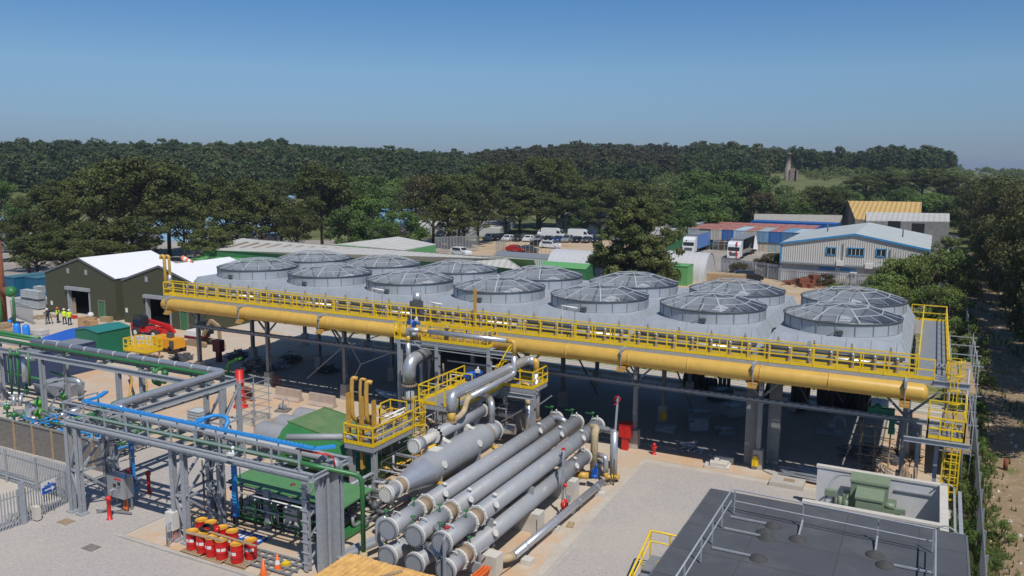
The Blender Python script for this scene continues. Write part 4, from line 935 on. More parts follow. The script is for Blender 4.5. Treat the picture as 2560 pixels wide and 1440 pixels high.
one(m,'sprinkler_line','galvanised','thin grey sprinkler pipe along the front edge of the green canopy','pipe')
# low skid pieces
m=MB()
for k in range(4):
    m.bar((22.4+k*.1,-25.9-k*.42,.15),(27.6,-25.9-k*.42+.1,.15),.07)
for k in range(11): m.bar((22.9+k*.45,-25.8,.15),(22.9+k*.45,-27.15,.15),.05)
one(m,'steel_lattice','steel_grey','flat steel lattice lying on the slab beside the drums','steel lattice')
m=MB(); m.bx(21.6,24.0,-25.5,-24.7,.05,.14); one(m,'blue_grating','blue_paint','blue and white plastic bund tray beside the drums','tray')
m=MB()
for k in range(9): m.bx(21.7+.26*k,21.85+.26*k,-25.45+.08*(k%3),-24.95+.08*(k%3),.145,.16)
one(m,'white_papers','white_paint','white sheets lying on the blue tray','sheets')
# pipes lying to the right of the canopy
m=MB(); m.bar((28.6,-25.2,.5),(29.6,-21.5,.6),.28,.12); m.bar((29.1,-25.6,.6),(30.3,-21.3,.8),.3,.14); one(m,'cable_channel','galvanised','two pale cable channels running between the rack and the large vessel','cable tray')
# green stand pipe on concrete
gx=vy(905,1190,-25.1)
RX_=gx.x
# low silver line right of tubes
t=thing('ground_line','silver clad line near the ground, right of the grey tubes, with a tan elbow','pipe',(36.0,-17,.5))
m=MB(); m.cyl((35.95,-21.6,.6),(36.35,-11.3,.6),.2,n=18); m.build('clad_pipe','cladding_silver',t)
m=MB(); m.pipe([(34.9,-21.9,.75),(35.6,-22.2,.6),(35.95,-21.6,.6)],.2,.35,14); m.build('tan_elbow','tan_lagging',t)
m=MB()
for y in (-20.5,-17.4,-14.5,-12.2): m.cyl((36.15+(y+17)*.04,y-.05,.6),(36.15+(y+17)*.04,y+.05,.6),.212,n=18)
m.build('clad_band','galvanised',t)
for i,(x,y) in enumerate(((36.35,-20.9),(36.5,-11.9),(36.0,-17.2))):
    m=MB(); m.box((x,y,.14),(.55,.55,.26),0,.92); one(m,'support_block','concrete_pale',f'small white concrete block under the low silver line, {["nearest the camera","at the far end","in the middle"][i]}','concrete block')
# far right end pipes of the exchangers
t=thing('end_risers','tan lagged and silver risers with a blue valve at the far right tube end','pipe',(35.6,-9.6,0))
m=MB(); m.pipe([(34.6,-9.0,2.9),(35.2,-9.35,3.05),(35.25,-9.8,2.9),(35.25,-9.85,.6)],.22,.3,16); m.build('lagged_riser','tan_lagging',t)
m=MB(); m.pipe([(34.6,-8.3,2.7),(35.9,-8.6,2.75),(36.35,-9.4,2.9)],.19,.3,14); m.cyl((36.35,-9.5,.35),(36.35,-9.5,3.05),.22,n=18); m.pipe([(35.4,-9.6,1.5),(36.0,-9.9,1.6),(36.05,-9.95,.7)],.16,.3,14); m.cyl((34.9,-9.2,.9),(36.2,-9.3,.9),.22,n=14); m.build('clad_riser','cladding_silver',t)
m=MB(); m.pipe([(36.05,-9.95,.7),(36.05,-9.95,.4),(36.6,-9.6,.35)],.14,.2,12); m.cyl((34.7,-11.2,.7),(35.4,-11.0,.7),.2,n=12); m.cyl((36.5,-9.5,.25),(36.5,-9.5,.4),.26,n=14); m.build('bare_pipe','manifold_yellow',t)
m=MB(); m.box((35.75,-10.9,.95),(.3,.25,.4)); m.cyl((35.6,-11.1,.75),(35.95,-11.1,.75),.12,n=12); m.cyl((35.8,-10.9,1.1),(35.8,-10.9,1.5),.07,n=8); m.build('blue_valve','blue_paint',t)
m=MB(); m.bar((36.6,-10.1,.02),(36.6,-10.1,1.6),.06); m.bar((36.1,-10.5,.05),(36.7,-10.0,.5),.05); m.bar((36.6,-9.3,.02),(36.1,-9.9,.6),.05); m.build('strut','steel_dark',t)
m=MB(); m.bar((36.3,-9.2,2.9),(36.3,-8.9,4.95),.10); m.build('mast','galvanised',t)
m=MB(); m.lathe((36.3,-9.0,4.85),(0,1,0),[(.16,0),(.2,0),(.2,.03),(.16,.03)],14); m.bar((36.3,-9.0,4.6),(36.1,-9.0,4.5),.06); m.build('beacon','red_paint',t)
# posts with gas detectors / hose
def firepost(x,y,h,lab,arm=1.4,red=True):
    t=thing('detector_post',lab,'post',(x,y,0)); m=MB(); m.bar((x,y,0),(x,y,h),.10); m.bar((x,y,h),(x-arm*.4,y+arm,h),.09); m.bar((x,y,h-.7),(x-arm*.2,y+arm*.5,h-.05),.05); m.build('post','galvanised',t)
    m=MB(); m.ico((x-arm*.4,y+arm,h-.15),.09,1); m.box((x-arm*.3,y+arm*.7,h+.06),(.16,.2,.1))
    if red: m.ico((x+.15,y-.05,1.75),.13,1); m.lathe((x+.12,y-.12,.75),(1,-.4,0),[(.1,0),(.26,0),(.28,.08),(.1,.1)],14); m.bar((x+.15,y,1.2),(x+.15,y,1.7),.02)
    m.build('red_fitting','red_paint',t)
    m=MB(); m.box((x+.28,y+.1,1.0),(.22,.18,.4)); m.build('junction_box','galvanised',t)
firepost(35.65,-15.3,3.25,'grey post with red call point and hose reel, right of the tubes')
firepost(34.9,-25.9,3.0,'grey post with a red detector in front of the tube heads',1.2,False)
t=thing('gauge_stand','small grey instrument stand near the orange barrier','instrument stand',(35.3,-23.6,0)); m=MB(); m.bar((35.3,-23.6,0),(35.3,-23.6,1.5),.08); m.box((35.2,-23.7,.8),(.4,.15,.5)); m.bar((35.3,-23.6,1.5),(35.6,-23.3,1.7),.06); m.build('stand','galvanised',t)
t=thing('plastic_barrier','folded orange plastic barriers leaning together at the tube ends','barrier',(35.9,-24.9,0))
for j in range(3):
    m=MB(); x=35.35+j*.16
    for k in range(10): m.bar((x+.0,-25.6+k*.2,.15),(x+.25,-25.6+k*.2,1.0),.05)
    m.bar((x,-25.7,.15),(x,-23.7,.15),.07); m.bar((x+.25,-25.7,1.0),(x+.25,-23.7,1.0),.08); m.build('barrier_panel','orange_plastic',t)
m=MB(); m.box((36.5,-16.2,.06),(.35,.6,.08),.2); one(m,'timber_block','wood','loose timber block beside the low silver line','timber')
m=MB(); m.ico((34.9+.9,-14.9,.2),.32,2,(1.3,1,.6)); one(m,'clear_wrap','plastic_white','crumpled clear wrap on the slab beside the lowest grey tube','plastic wrap')
m=MB(); m.pipe([(35.7,-22.9,.05),(36.0,-20.5,.05),(35.9,-19.0,.05),(35.6,-18.4,1.0)],.02,.4,6); one(m,'hose','black_rubber','thin black hose trailing on the slab right of the tubes','hose')
# hydrant, red fire box
def hydrant(x,y,lab):
    t=thing('fire_hydrant',lab,'fire hydrant',(x,y,0)); m=MB(); m.lathe((x,y,0),(0,0,1),[(.16,0),(.16,.05),(.1,.06),(.1,.35),(.13,.37),(.13,.42),(.1,.44),(.1,.6),(.13,.62),(.11,.72),(.04,.78),(.001,.8)],14); m.cyl((x-.2,y,.5),(x+.2,y,.5),.06,n=8); m.cyl((x,y-.2,.48),(x,y,.48),.07,n=8); m.build('barrel','red_paint',t)
hydrant(37.08,-3.95,'small red fire hydrant on the sunlit edge of the slab')
t=thing('hose_cabinet','red fire hose cabinet on a red stand','fire cabinet',(35.15,-3.9,0)); m=MB(); m.box((35.15,-3.95,.45),(.42,.36,.9)); m.build('stand','red_paint',t)
m=MB(); m.box((35.15,-3.95,1.32),(.78,.5,.86)); m.extr([(34.74,-4.22,1.73),(34.74,-3.68,1.73),(34.74,-3.68,1.84),(34.74,-4.22,1.78)],(.82,0,0)); m.bar((35.15,-4.21,.92),(35.15,-4.21,1.72),.02); m.bar((35.25,-4.23,1.25),(35.25,-4.23,1.4),.03); m.build('cabinet','red_paint',t)
# ================= pipe rack, left yard =================
GX=[12.9,20.4,28.3]
t=thing('pipe_rack','grey steel pipe rack bridging the drive on braced towers','pipe rack',(20,-26,0))
def tower(t,x,yf,yb,w,h,ladder=False):
    P=[(x-w/2,yf),(x+w/2,yf),(x-w/2,yb),(x+w/2,yb)]
    for px_,py_ in P: m=MB(); m.ibeam((px_,py_,.1),(px_,py_,h),.24,.24,.035); m.box((px_,py_,.06),(.5,.5,.12)); m.build('tower_leg','galvanised',t)
    m=MB(); z=[.5,h*.5,h-.3]
    for a,b in ((0,1),(2,3),(0,2),(1,3)):
        A_,B_=P[a],P[b]
        for j,(z0,z1) in enumerate(zip(z[:-1],z[1:])): m.bar((*(A_ if j else B_),z0),(*(B_ if j else A_),z1),.10)
        for zz in z[1:2]: m.bar((*A_,zz),(*B_,zz),.1)
    m.build('cross_bracing','galvanised',t)
tower(t,12.95,-27.0,-24.9,.75,4.7); tower(t,20.45,-26.8,-24.6,.75,4.7)
for x,y in ((27.9,-26.3),(28.6,-26.2),(27.9,-24.4)): m=MB(); m.ibeam((x,y,.1),(x,y,4.7),.24,.24,.035); m.build('tower_leg','galvanised',t)
m=MB()
for k in range(4): m.bar((27.95,-26.2,.6+k),(28.55,-26.1,1.6+k) if k%2 else (28.0,-24.5,1.6+k),.08)
for k in range(9): m.bar((27.7,-26.45,.5+.5*k),(28.15,-26.45,.5+.5*k),.05)
m.build('cross_bracing','galvanised',t)
m=MB()
for y in (-26.9,-24.5):
    m.ibeam((12.3,y,4.85),(28.9,y,4.85),.2,.34,.035)
m.bx(12.3,28.8,-27.25,-27.05,4.95,4.98); m.build('main_beam','galvanised',t)
m=MB()
for k in range(14): m.ibeam((12.6+k*1.25,-26.9,4.85),(12.6+k*1.25,-24.5,4.85),.12,.2,.02)
for k in range(4): m.bar((12.5+k*.8,-26.9,4.95),(13.5+k*.8,-24.5,4.95),.06)
m.build('cross_member','galvanised',t)
m=MB(); railing(m,[(12.4,-25.0,5.0),(12.4,-27.0,5.0),(28.2,-27.0,5.0)],h=1.0,sp=1.55,r=.035); m.build('railing','galvanised',t)
m=MB(); m.box((24.2,-27.05,5.2),(.3,.2,.12)); m.cyl((24.3,-27.0,5.0),(24.3,-27.0,5.45),.05,n=8); m.ico((24.3,-27.0,5.5),.1,1); m.build('camera','white_paint',t)
# blue cable trays
t=thing('blue_cable_tray','bright blue cable trays along the pipe rack','cable tray',(20,-25.8,5.7))
m=MB(); zB=5.85
pts=[(16.3,-23.2),(12.9,-24.6),(12.6,-25.9),(13.2,-26.25),(28.3,-26.25)]
BP=[(g(265,977,5.9).x,g(265,977,5.9).y),(12.75,-25.2),(12.75,-26.1),(28.3,-26.1),(28.9,-25.4)]
for z in (zB,):
    for a,b in zip(BP[:-1],BP[1:]): m.bar((*a,z),(*b,z),.26,.10)
m.bar((21.0,-26.1,5.9),(21.0,-24.9,6.0),.22,.1); m.pipe([(20.8,-25.9,5.95),(21.4,-25.2,6.15),(22.3,-25.2,6.1),(22.4,-25.7,5.6)],.09,.4,8)
m.build('tray','blue_tray',t)
m=MB(); 
for k in range(60): x=13+k*.25; m.ico((x,-26.1+.04*math.sin(k*2.1),zB+.07),.07,1,(1.6,1,.6))
m.build('cable_bundle','blue_tray',t)
m=MB()
for k in range(12): x=13.2+k*1.3; m.bar((x,-26.1,4.95),(x,-26.1,zB-.05),.05)
m.build('tray_post','galvanised',t)
m=MB()
for k in range(3): m.pipe([(27.2,-26.0-.06*k,5.65),(28.5,-26.0-.05*k,5.65),(28.95,-25.6,5.5),(29.0,-25.5,4.6)],.03,.4,6)
m.build('red_cable','red_paint',t)
# vertical tray bundle
t=thing('riser_trays','tall galvanised cable trays dropping to the ground at the right end of the rack','cable tray',(28.8,-25.2,0))
m=MB()
for x,y,w_ in ((28.6,-25.75,.3),(28.95,-25.3,.42)):
    m.bx(x-w_/2,x+w_/2,y-.05,y+.05,.2,5.1); 
    for s_ in (-1,1): m.bx(x+s_*w_/2-.02,x+s_*w_/2+.02,y-.12,y+.05,.2,5.1)
m.lathe((28.75,-25.5,4.95),(0,1,0),[(.1,0),(.3,0),(.3,.3),(.1,.3)],20)
m.build('riser','galvanised',t)
m=MB(); m.bx(28.62,29.12,-25.52,-25.48,.3,5.0); m.build('cover_sheet','galvanised',t)
# pipes on the rack
t=thing('rack_green_pipe','green pipe along the rack dropping to a concrete sleeve at its right end','pipe',(20,-25.6,4.6))
gz=gx.z
m=MB(); m.pipe([(12.9,-24.9,5.3),(13.6,-26.45,5.22),(20,-26.45,5.2),(28.2,-26.2,5.1),(RX_,-25.1,gz),(RX_,-25.1,1.0)],.11,.4,12); m.build('pipe','green_paint',t)
m=MB(); m.cyl((RX_,-25.1,0),(RX_,-25.1,1.0),.17,n=12); m.build('sleeve','tan_lagging',t)
t=thing('rack_silver_pipe','silver clad pipe on the rack between the blue trays and the green pipe','pipe',(20,-25.3,5.1))
m=MB(); A_=g(310,1025,5.2); m.pipe([(A_.x,A_.y,5.25),(A_.x+.9,-25.35,5.25),(28.2,-25.3,5.2)],.2,.5,14); m.build('pipe','vessel_grey',t)
# left upper rack : run along X then along Y
t=thing('upper_pipe_rack','grey rack run turning a corner behind the blue trays','pipe rack',(3,-16,0))
c1=g(560,945,4.95); yF=c1.y-.1
m=MB(); m.ibeam((-22,yF-1.2,4.75),(12.9,yF-1.2,4.75),.2,.32,.035); m.ibeam((-22,yF+.6,4.75),(13.3,yF+.6,4.75),.2,.32,.035)
xL,xR=12.2,13.7
m.ibeam((xR,yF+.4,4.75),(xR,-24.6,4.75),.2,.32,.035); m.ibeam((xL,yF+.0,4.75),(xL,-24.6,4.75),.2,.32,.035); m.build('main_beam','galvanised',t)
m=MB()
for k in range(8): m.ibeam((-20+k*4.4,yF-1.2,4.7),(-20+k*4.4,yF+.6,4.7),.12,.2,.02)
for k in range(6): m.ibeam((xL,yF-1-k*1.3,4.7),(xR,yF-1-k*1.3,4.7),.12,.2,.02)
m.build('cross_member','galvanised',t)
m=MB(); m.pipe([(xR-.2,yF-.6,4.35),(xR-.2,-24,4.35)],.05,n=8); m.pipe([(xR-.45,yF-.6,4.3),(xR-.45,-24,4.3)],.05,n=8); m.build('conduit','steel_grey',t)
tower(t,13.1,yF-.9,yF+.5,1.3,4.6)
for x in (-11.0,-3.2,4.8):
    for y in (yF-1.2,yF+.6): m=MB(); m.ibeam((x,y,.0),(x,y,4.6),.26,.26,.035); m.build('rack_leg','galvanised',t)
    m=MB(); m.bar((x,yF-1.2,.6),(x,yF+.6,2.6),.1); m.bar((x,yF+.6,.6),(x,yF-1.2,2.6),.1); m.bar((x,yF-1.2,2.7),(x,yF+.6,2.7),.1); m.build('leg_bracing','steel_grey',t)
t=thing('corner_silver_pipe','silver clad pipe following the corner of the upper rack','pipe',(12.6,yF,5.2))
m=MB(); yp=g(560,930,5.25).y; xp=g(560,930,5.25).x; B_=g(285,1018,5.25); m.pipe([(-6.5,yp,5.25),(xp,yp,5.25),(xp+.3,B_.y+.1,5.25),(A_.x,A_.y,5.25)],.2,.4,14); m.build('pipe','cladding_silver',t)
m=MB()
for k in range(12): m.cyl((-5+k*1.5,yp,5.25),(-4.95+k*1.5,yp,5.25),.21,n=14)
m.build('clad_band','white_paint',t)
t=thing('corner_green_pipe','green pipe running beside the silver one on the upper rack','pipe',(5,yF,5.1))
m=MB(); yg=yp-.62; m.pipe([(-24,yg,5.15),(xp-.5,yg,5.15),(xp-.35,B_.y+.6,5.15),(12.9,-24.4,5.2)],.13,.5,12); m.pipe([(-24,yg+1.4,5.2),(-7,yg+1.5,5.2)],.14,n=12); m.pipe([(-24,yg+.9,5.2),(-5,yg+.9,5.2)],.09,n=10); m.build('pipe','green_paint',t)
m=MB()
for k in range(14): m.bar((-22+k*2.5,yg,4.8),(-22+k*2.5,yg,5.05),.1)
m.pipe([(8.2,yg,5.15),(8.2,yg-.8,5.15),(8.2,yg-.8,4.4),(8.4,yg-.2,4.2)],.11,.3,10); m.ico((8.6,yg-.4,4.9),.25,1); m.box((8.6,yg-.4,4.6),(.25,.25,.6)); m.build('branch_valve','green_paint',t)
# ---- left pump area ----
def gg(x,y,z): p=g(x,y,z); return (p.x,p.y,p.z)
t=thing('production_pipework','grey clad pipes on the ground with green valves beside the timber wall','pipework',(4,-21,.5))
m=MB(); m.pipe([gg(70,1010,1.0),gg(72,1055,.8)],.19,n=14); m.pipe([gg(40,1030,.8),gg(75,1028,.9),gg(90,1020,1.2)],.18,.3,14); m.pipe([gg(65,1042,.7),gg(90,1048,.7)],.18,n=14); m.pipe([gg(107,1032,.9),gg(140,1042,.9),gg(165,1035,1.0),gg(200,1022,1.3)],.2,.3,14); m.pipe([gg(128,1022,1.0),gg(150,1030,1.0)],.22,n=14)
m.pipe([gg(0,1012,.8),gg(30,1010,.8)],.16,n=12); m.pipe([gg(88,895,4.2),gg(60,897,4.2),gg(64,955,2.6)],.2,.35,14); m.pipe([gg(170,950,3.4),gg(200,952,3.4),gg(203,1000,2.0)],.2,.35,14); m.pipe([gg(33,985,1.8),gg(36,1015,1.0)],.15,n=12); m.pipe([gg(52,985,1.8),gg(50,1015,1.0)],.15,n=12)
m.pipe([(-18,-17.5,.35),gg(60,985,.35)],.1,n=10)
m.build('clad_pipe','cladding_silver',t)
m=MB()
for a in ((35,1037),(60,1040),(120,1040),(17,1018)): c=Vector(gg(*a,.8)); m.ico(c,.26,1); m.cyl(c,c+Vector((0,0,.5)),.04,n=6); m.bar(c-Vector((0,0,.8)),c,.1)
m.bar(gg(118,1050,.7),gg(119,1072,0),.12); m.cyl(gg(66,962,2.3),gg(67,985,1.5),.1,n=10); m.ico(gg(66,975,1.9),.2,1); m.pipe([gg(0,925,.6),gg(30,905,.7),gg(95,885,.7)],.3,n=12); m.pipe([gg(0,925,1.4),gg(60,940,1.4),gg(110,950,1.4)],.1,n=10)
for a,b in (((25,870),(30,985)),((42,872),(48,985)),((70,880),(75,965))): m.pipe([vy(*a,-19.5)+Vector((0,0,0)),vy(*b,-19.5)],.08,n=8)
m.pipe([vy(22,893,-19.5),vy(24,885,-19.6),vy(50,885,-19.6)],.1,.15,8); m.pipe([gg(125,930,3.0),gg(190,945,2.6)],.08,n=8); m.pipe([vy(385,920,-17.5),vy(383,955,-17.5),vy(400,962,-17.5)],.12,.2,10)
m.build('green_valve','green_paint',t)
for i,(a,lab) in enumerate((((100,1030),'lime green filter pot left of the thick grey rack leg'),((165,1010),'lime green filter pot beside the blue tray corner'))):
    c=Vector(gg(a[0],a[1]+22,.0)); t=thing('filter_pot',lab,'filter',c,'lime green filter pots'); m=MB(); m.lathe(c,(0,0,1),[(.2,.1),(.2,.5),(.30,.55),(.30,.7),(.22,.72),(.22,1.2),(.3,1.22),(.32,1.35),(.28,1.5),(.1,1.55),(.1,1.75),(.001,1.78)],16); m.cyl(c+Vector((-.4,0,.5)),c+Vector((.2,-.1,.4)),.2,n=12); m.build('pot','green_bright',t)
cluster('yard_pipe_clutter','small green and grey pipes on the gravel left of the rack','pipework',-2,8,-21.5,-17.8,.1,1.5,22,['green_paint','galvanised','steel_dark','blue_tray'],41,(.03,.1))
cluster('rack_riser_clutter','dark conduits, hoses and fittings round the foot of the left rack tower','pipework',13.4,15.2,-26.3,-24.2,.1,4.2,6,['steel_dark','galvanised'],44,(.02,.05))
cluster('rack_riser_clutter','dark conduits between the middle rack legs','pipework',20.2,21.6,-26.2,-23.9,.1,4.4,5,['steel_dark','galvanised'],45,(.02,.05))
for i,(x,y) in enumerate(((14.3,-24.6),(21.6,-24.4))):
    m=MB(); m.bx(x-.14,x+.14,y-.06,y+.06,.6,4.8)
    for k in range(24): m.bar((x-.14,y-.08,.7+k*.17),(x+.14,y-.08,.7+k*.17),.03)
    one(m,'blue_riser_tray','blue_tray',['vertical blue cable tray behind the left rack tower','vertical blue cable tray above the dark tank'][i],'cable tray')
# timber acoustic wall
t=thing('timber_wall','weathered grey timber fence wall with concrete posts','fence',(2,-22.5,0)); m=MB()
for k in range(9):
    for j in range(9): m.bx(-7+1.9*k+.06,-7+1.9*k+1.84,-22.55,-22.5,.05+j*.2,.24+j*.2)
m.build('board','wood_grey',t); m=MB()
for k in range(10): m.bx(-7.06+1.9*k,-6.94+1.9*k,-22.62,-22.44,0,1.95)
m.build('post','wood',t)
m=MB(); m.bx(-7,10.1,-22.6,-22.4,1.86,1.93); m.build('capping','wood_grey',t)
# palisade fences
def palisade(name,lab,p,q,h=2.1,sp=.15,post=2.75,mt='galvanised',pw=.07):
    p,q=Vector((*p,0)),Vector((*q,0)); d=(q-p); L=d.length; d.normalize(); n=Vector((-d.y,d.x,0)); t=thing(name,lab,'fence',(p+q)/2); m=MB()
    k=int(L/sp)
    for i in range(k+1):
        c=p+d*(i*L/k); a=d*(pw/2); m.add([c-a+Vector((0,0,.06)),c+a+Vector((0,0,.06)),c+a+Vector((0,0,h-.14)),c+Vector((0,0,h)),c-a+Vector((0,0,h-.14)),
          c-a+n*.02+Vector((0,0,.06)),c+a+n*.02+Vector((0,0,.06)),c+a+n*.02+Vector((0,0,h-.14)),c+n*.02+Vector((0,0,h)),c-a+n*.02+Vector((0,0,h-.14))],[(0,1,2,3,4),(9,8,7,6,5),(0,5,6,1),(1,6,7,2),(2,7,8,3),(3,8,9,4),(4,9,5,0)])
    m.build('pale',mt,t); m=MB()
    for z in (.35,h-.4): m.bar(p-n*.03+Vector((0,0,z)),q-n*.03+Vector((0,0,z)),.05,.05)
    m.build('rail',mt,t); m=MB(); k=max(1,round(L/post))
    for i in range(k+1): c=p+d*(i*L/k)-n*.08; m.bar(c,c+Vector((0,0,h-.1)),.1)
    m.build('post',mt,t); return t
palisade('palisade_fence','grey palisade fence running away left behind the open gate',(-9,-25.6),(11.2,-26.2))
palisade('palisade_gate','open grey palisade gate leaf carrying the blue sign',(11.25,-26.2),(11.75,-29.1),h=1.95)
palisade('palisade_gate','grey palisade gate leaf at the left edge, left of the thick post',(11.75,-29.25),(11.3,-34),h=2.0)
m=MB(); m.bar((11.75,-29.15,0),(11.75,-29.15,2.25),.2); one(m,'gate_post','galvanised','thick square grey gate post between the two palisade leaves','gate post')
m=MB(); m.box((11.95,-28.6,.45),(.4,.25,.7)); one(m,'junction_box','concrete_pale','cream plastic box fixed low on the palisade gate','box')
t=thing('direction_sign','blue and white sign with a white arrow on the palisade gate','sign',(11.62,-28.0,1.2)); c=Vector((11.72,-27.7,1.5))
m=MB(); m.box(c,(.03,.9,.66),.17); m.build('plate','white_paint',t)
m=MB(); m.box(c+Vector((.022,0,-.12)),(.02,.86,.36),.17); m.bx(0,0,0,0,0,0) if False else None; m.build('blue_field','blue_paint',t)
m=MB(); m.box(c+Vector((.035,-.05,-.12)),(.02,.45,.07),.17); m.extr([c+Vector((.03,.14,-.26)),c+Vector((.03,.14,.02)),c+Vector((.0,.34,-.12))],(.02,0,0)); m.build('arrow','white_paint',t)
m=MB(); m.box(c+Vector((.022,0,.12)),(.02,.6,.03),.17); m.box(c+Vector((.022,0,.2)),(.02,.1,.08),.17); m.build('lettering','blue_paint',t)
# cabinet, hydrants posts, cone
t=thing('steel_cabinet','stainless cabinet on legs at the foot of the left rack tower','cabinet',(14.5,-25.4,0)); m=MB(); m.box((14.55,-25.6,1.35),(1.3,.6,1.15)); m.build('body','cladding_silver',t)
m=MB(); m.box((14.5,-25.91,1.45),(.2,.02,.18)); m.box((14.85,-25.91,1.6),(.2,.02,.18)); m.build('window','black_rubber',t)
m=MB(); 
for k in range(4): m.box((14.55+.14*k,-25.91,1.83),(.09,.02,.1))
m.build('red_marking','red_paint',t)
m=MB()
for x in (14.0,15.1): m.bar((x,-25.4,0),(x,-25.4,.8),.08)
m.bar((13.6,-26.4,.1),(15.7,-25.9,.15),.07); m.bar((13.9,-26.6,.1),(14.9,-25.9,.5),.06); m.build('leg','steel_grey',t)
def redpost(x,y,h,lab):
    t=thing('hydrant_post',lab,'hydrant',(x,y,0),'slim red hydrant posts'); m=MB(); m.lathe((x,y,0),(0,0,1),[(.16,0),(.16,.06),(.1,.08),(.1,h*.8),(.14,h*.82),(.14,h*.92),(.08,h),(.001,h)],12); m.cyl((x-.17,y,h*.87),(x+.17,y,h*.87),.06,n=8); m.build('barrel','red_paint',t)
redpost(14.05,-23.45,1.35,'slim red hydrant post standing alone on the drive'); redpost(15.1,-26.75,1.3,'slim red hydrant post in front of the stainless cabinet'); q=g(323,1212); redpost(q.x,q.y,1.0,'slim red hydrant post in shade behind the stainless cabinet')
def cone(x,y,lab,h=.75,tilt=0):
    t=thing('traffic_cone',lab,'traffic cone',(x,y,0),'orange traffic cones'); m=MB(); m.lathe((x,y,.04),(0,0,1),[(.17,0),(.03,h),(.001,h)],14); m.build('cone','orange_plastic',t)
    m=MB(); m.box((x,y,.03),(.5,.5,.05),.3); m.build('base','rust_tan',t)
    m=MB(); m.lathe((x,y,.04),(0,0,1),[(.125,h*.35),(.09,h*.62)],14); 
    if lab.find('white')>=0: m.build('white_band','white_paint',t)
q=g(316,1275); cone(q.x,q.y,'plain orange traffic cone beside the stainless cabinet',.95)
q=g(694,1425); cone(q.x,q.y,'orange traffic cone with a white band beside the steel lattice',.75)
q=g(659,1440); cone(q.x,q.y,'small plain orange cone right of the drum pallets',.75)
m=MB(); q=g(715,1420); m.cyl((q.x,q.y-.1,.12),(q.x,q.y+.1,.12),.12,n=12); m.box((q.x,q.y,.14),(.3,.3,.28)); one(m,'cable_reel','yellow_rail','small yellow cable reel beside the banded cone','cable reel')
# manhole covers
for i,(a,b,mt) in enumerate(((228,1371,'wood_grey'),(165,1306,'rust_tan'),(460,1232,'steel_dark'))):
    q=g(a,b); m=MB(); m.box((q.x,q.y,.04),(.75,.55,.03)); one(m,'manhole_cover',mt,['dark square drain cover in the open gravel','rusty square drain cover near the rack tower','small dark drain cover under the rack'][i],'drain cover')
# drums on pallets
def pallet(x,y,lab,rz=0,L=1.2):
    t=thing('pallet',lab,'pallet',(x,y,.03),'wooden pallets under the drums'); m=MB()
    for k in range(7): m.box((x-L/2+.09+k*(L-.18)/6,y,.15),(.12,1.15,.022))
    for k in range(3): m.box((x,y-.5+k*.5,.09),(L,.1,.1))
    m.build('slats','wood',t)
DR=[((472,1375),0),((497,1383),0),((520,1392),0),((545,1399),0),((583,1409),1),((618,1399),1)]
for i in range(3):
    q0=g([488,540,600][i],[1378,1396,1406][i],.1); pallet(q0.x,q0.y+.2,['pallet under the leftmost red drums','pallet under the middle red drums','pallet under the two right drums'][i],0,1.25)
proto=None
def drum(i,x,y,z,lab,lid=True):
    global proto
    if proto is None:
        t=thing('steel_drum',lab,'drum',(0,0,0),'red oil drums on pallets'); m=MB(); m.lathe((0,0,0),(0,0,1),[(.285,0),(.29,.02),(.285,.04),(.285,.28),(.297,.3),(.285,.32),(.285,.56),(.297,.58),(.285,.6),(.285,.85),(.29,.86),(.285,.87)],24); m.build('body','red_drum',t)
        m=MB(); m.lathe((0,0,0),(0,0,1),[(.29,.865),(.29,.885),(.27,.885),(.268,.87),(.001,.87)],24); m.cyl((.15,.1,.87),(.15,.1,.89),.03,n=8); m.build('lid','drum_lid',t)
        m=MB()
        for a in (-1.75,-.9): c,s_=math.cos(a),math.sin(a); m.add([(.29*math.cos(a-.35+.175*k),.29*math.sin(a-.35+.175*k),z) for z in (.4,.55) for k in range(5)],[(k,k+1,k+6,k+5) for k in range(4)])
        m.build('paper_label','white_paint',t); proto=t; t.location=(x,y,z); return
    dup(proto,(x,y,z),random.uniform(-.5,.9),lab)
names=['leftmost','second from the left','third from the left','fourth from the left','fifth from the left','rightmost']
for i,((a,b),k) in enumerate(DR): q=g(a,b,.17); drum(i,q.x,q.y+.25,.17,f'red steel drum with a yellow lid, {names[i]} of the front row')
for i,(a,b) in enumerate(((483,1352),(507,1358),(535,1372),(560,1382))): q=g(a,b,.17); drum(i,q.x,q.y+.55,.17,f'red steel drum with a yellow lid, {nth(i)} from the left in the back row')
m=MB(); q=g(466,1330,1.07); q2=g(560,1352,1.07); m.bar(q,q2,.2,.04); m.bar(g(500,1322,1.1),g(640,1365,1.1),.12,.04); one(m,'plank','wood','two weathered planks lying across the drum tops','plank')
q=g(512,1322,1.1); m=MB()
for k in range(5): m.lathe((q.x+.05*k,q.y,1.08+.03*k),(.1*k,.1,1),[(.26,0),(.29,0),(.29,.04),(.26,.04),(.26,0)],16)
one(m,'coiled_hose','black_rubber','black hose coiled on top of the drums','hose')
q=g(543,1330,1.1); m=MB(); m.cyl((q.x,q.y,1.07),(q.x,q.y,1.35),.13,n=14); one(m,'red_can','red_drum','small red can standing on the drums','can')
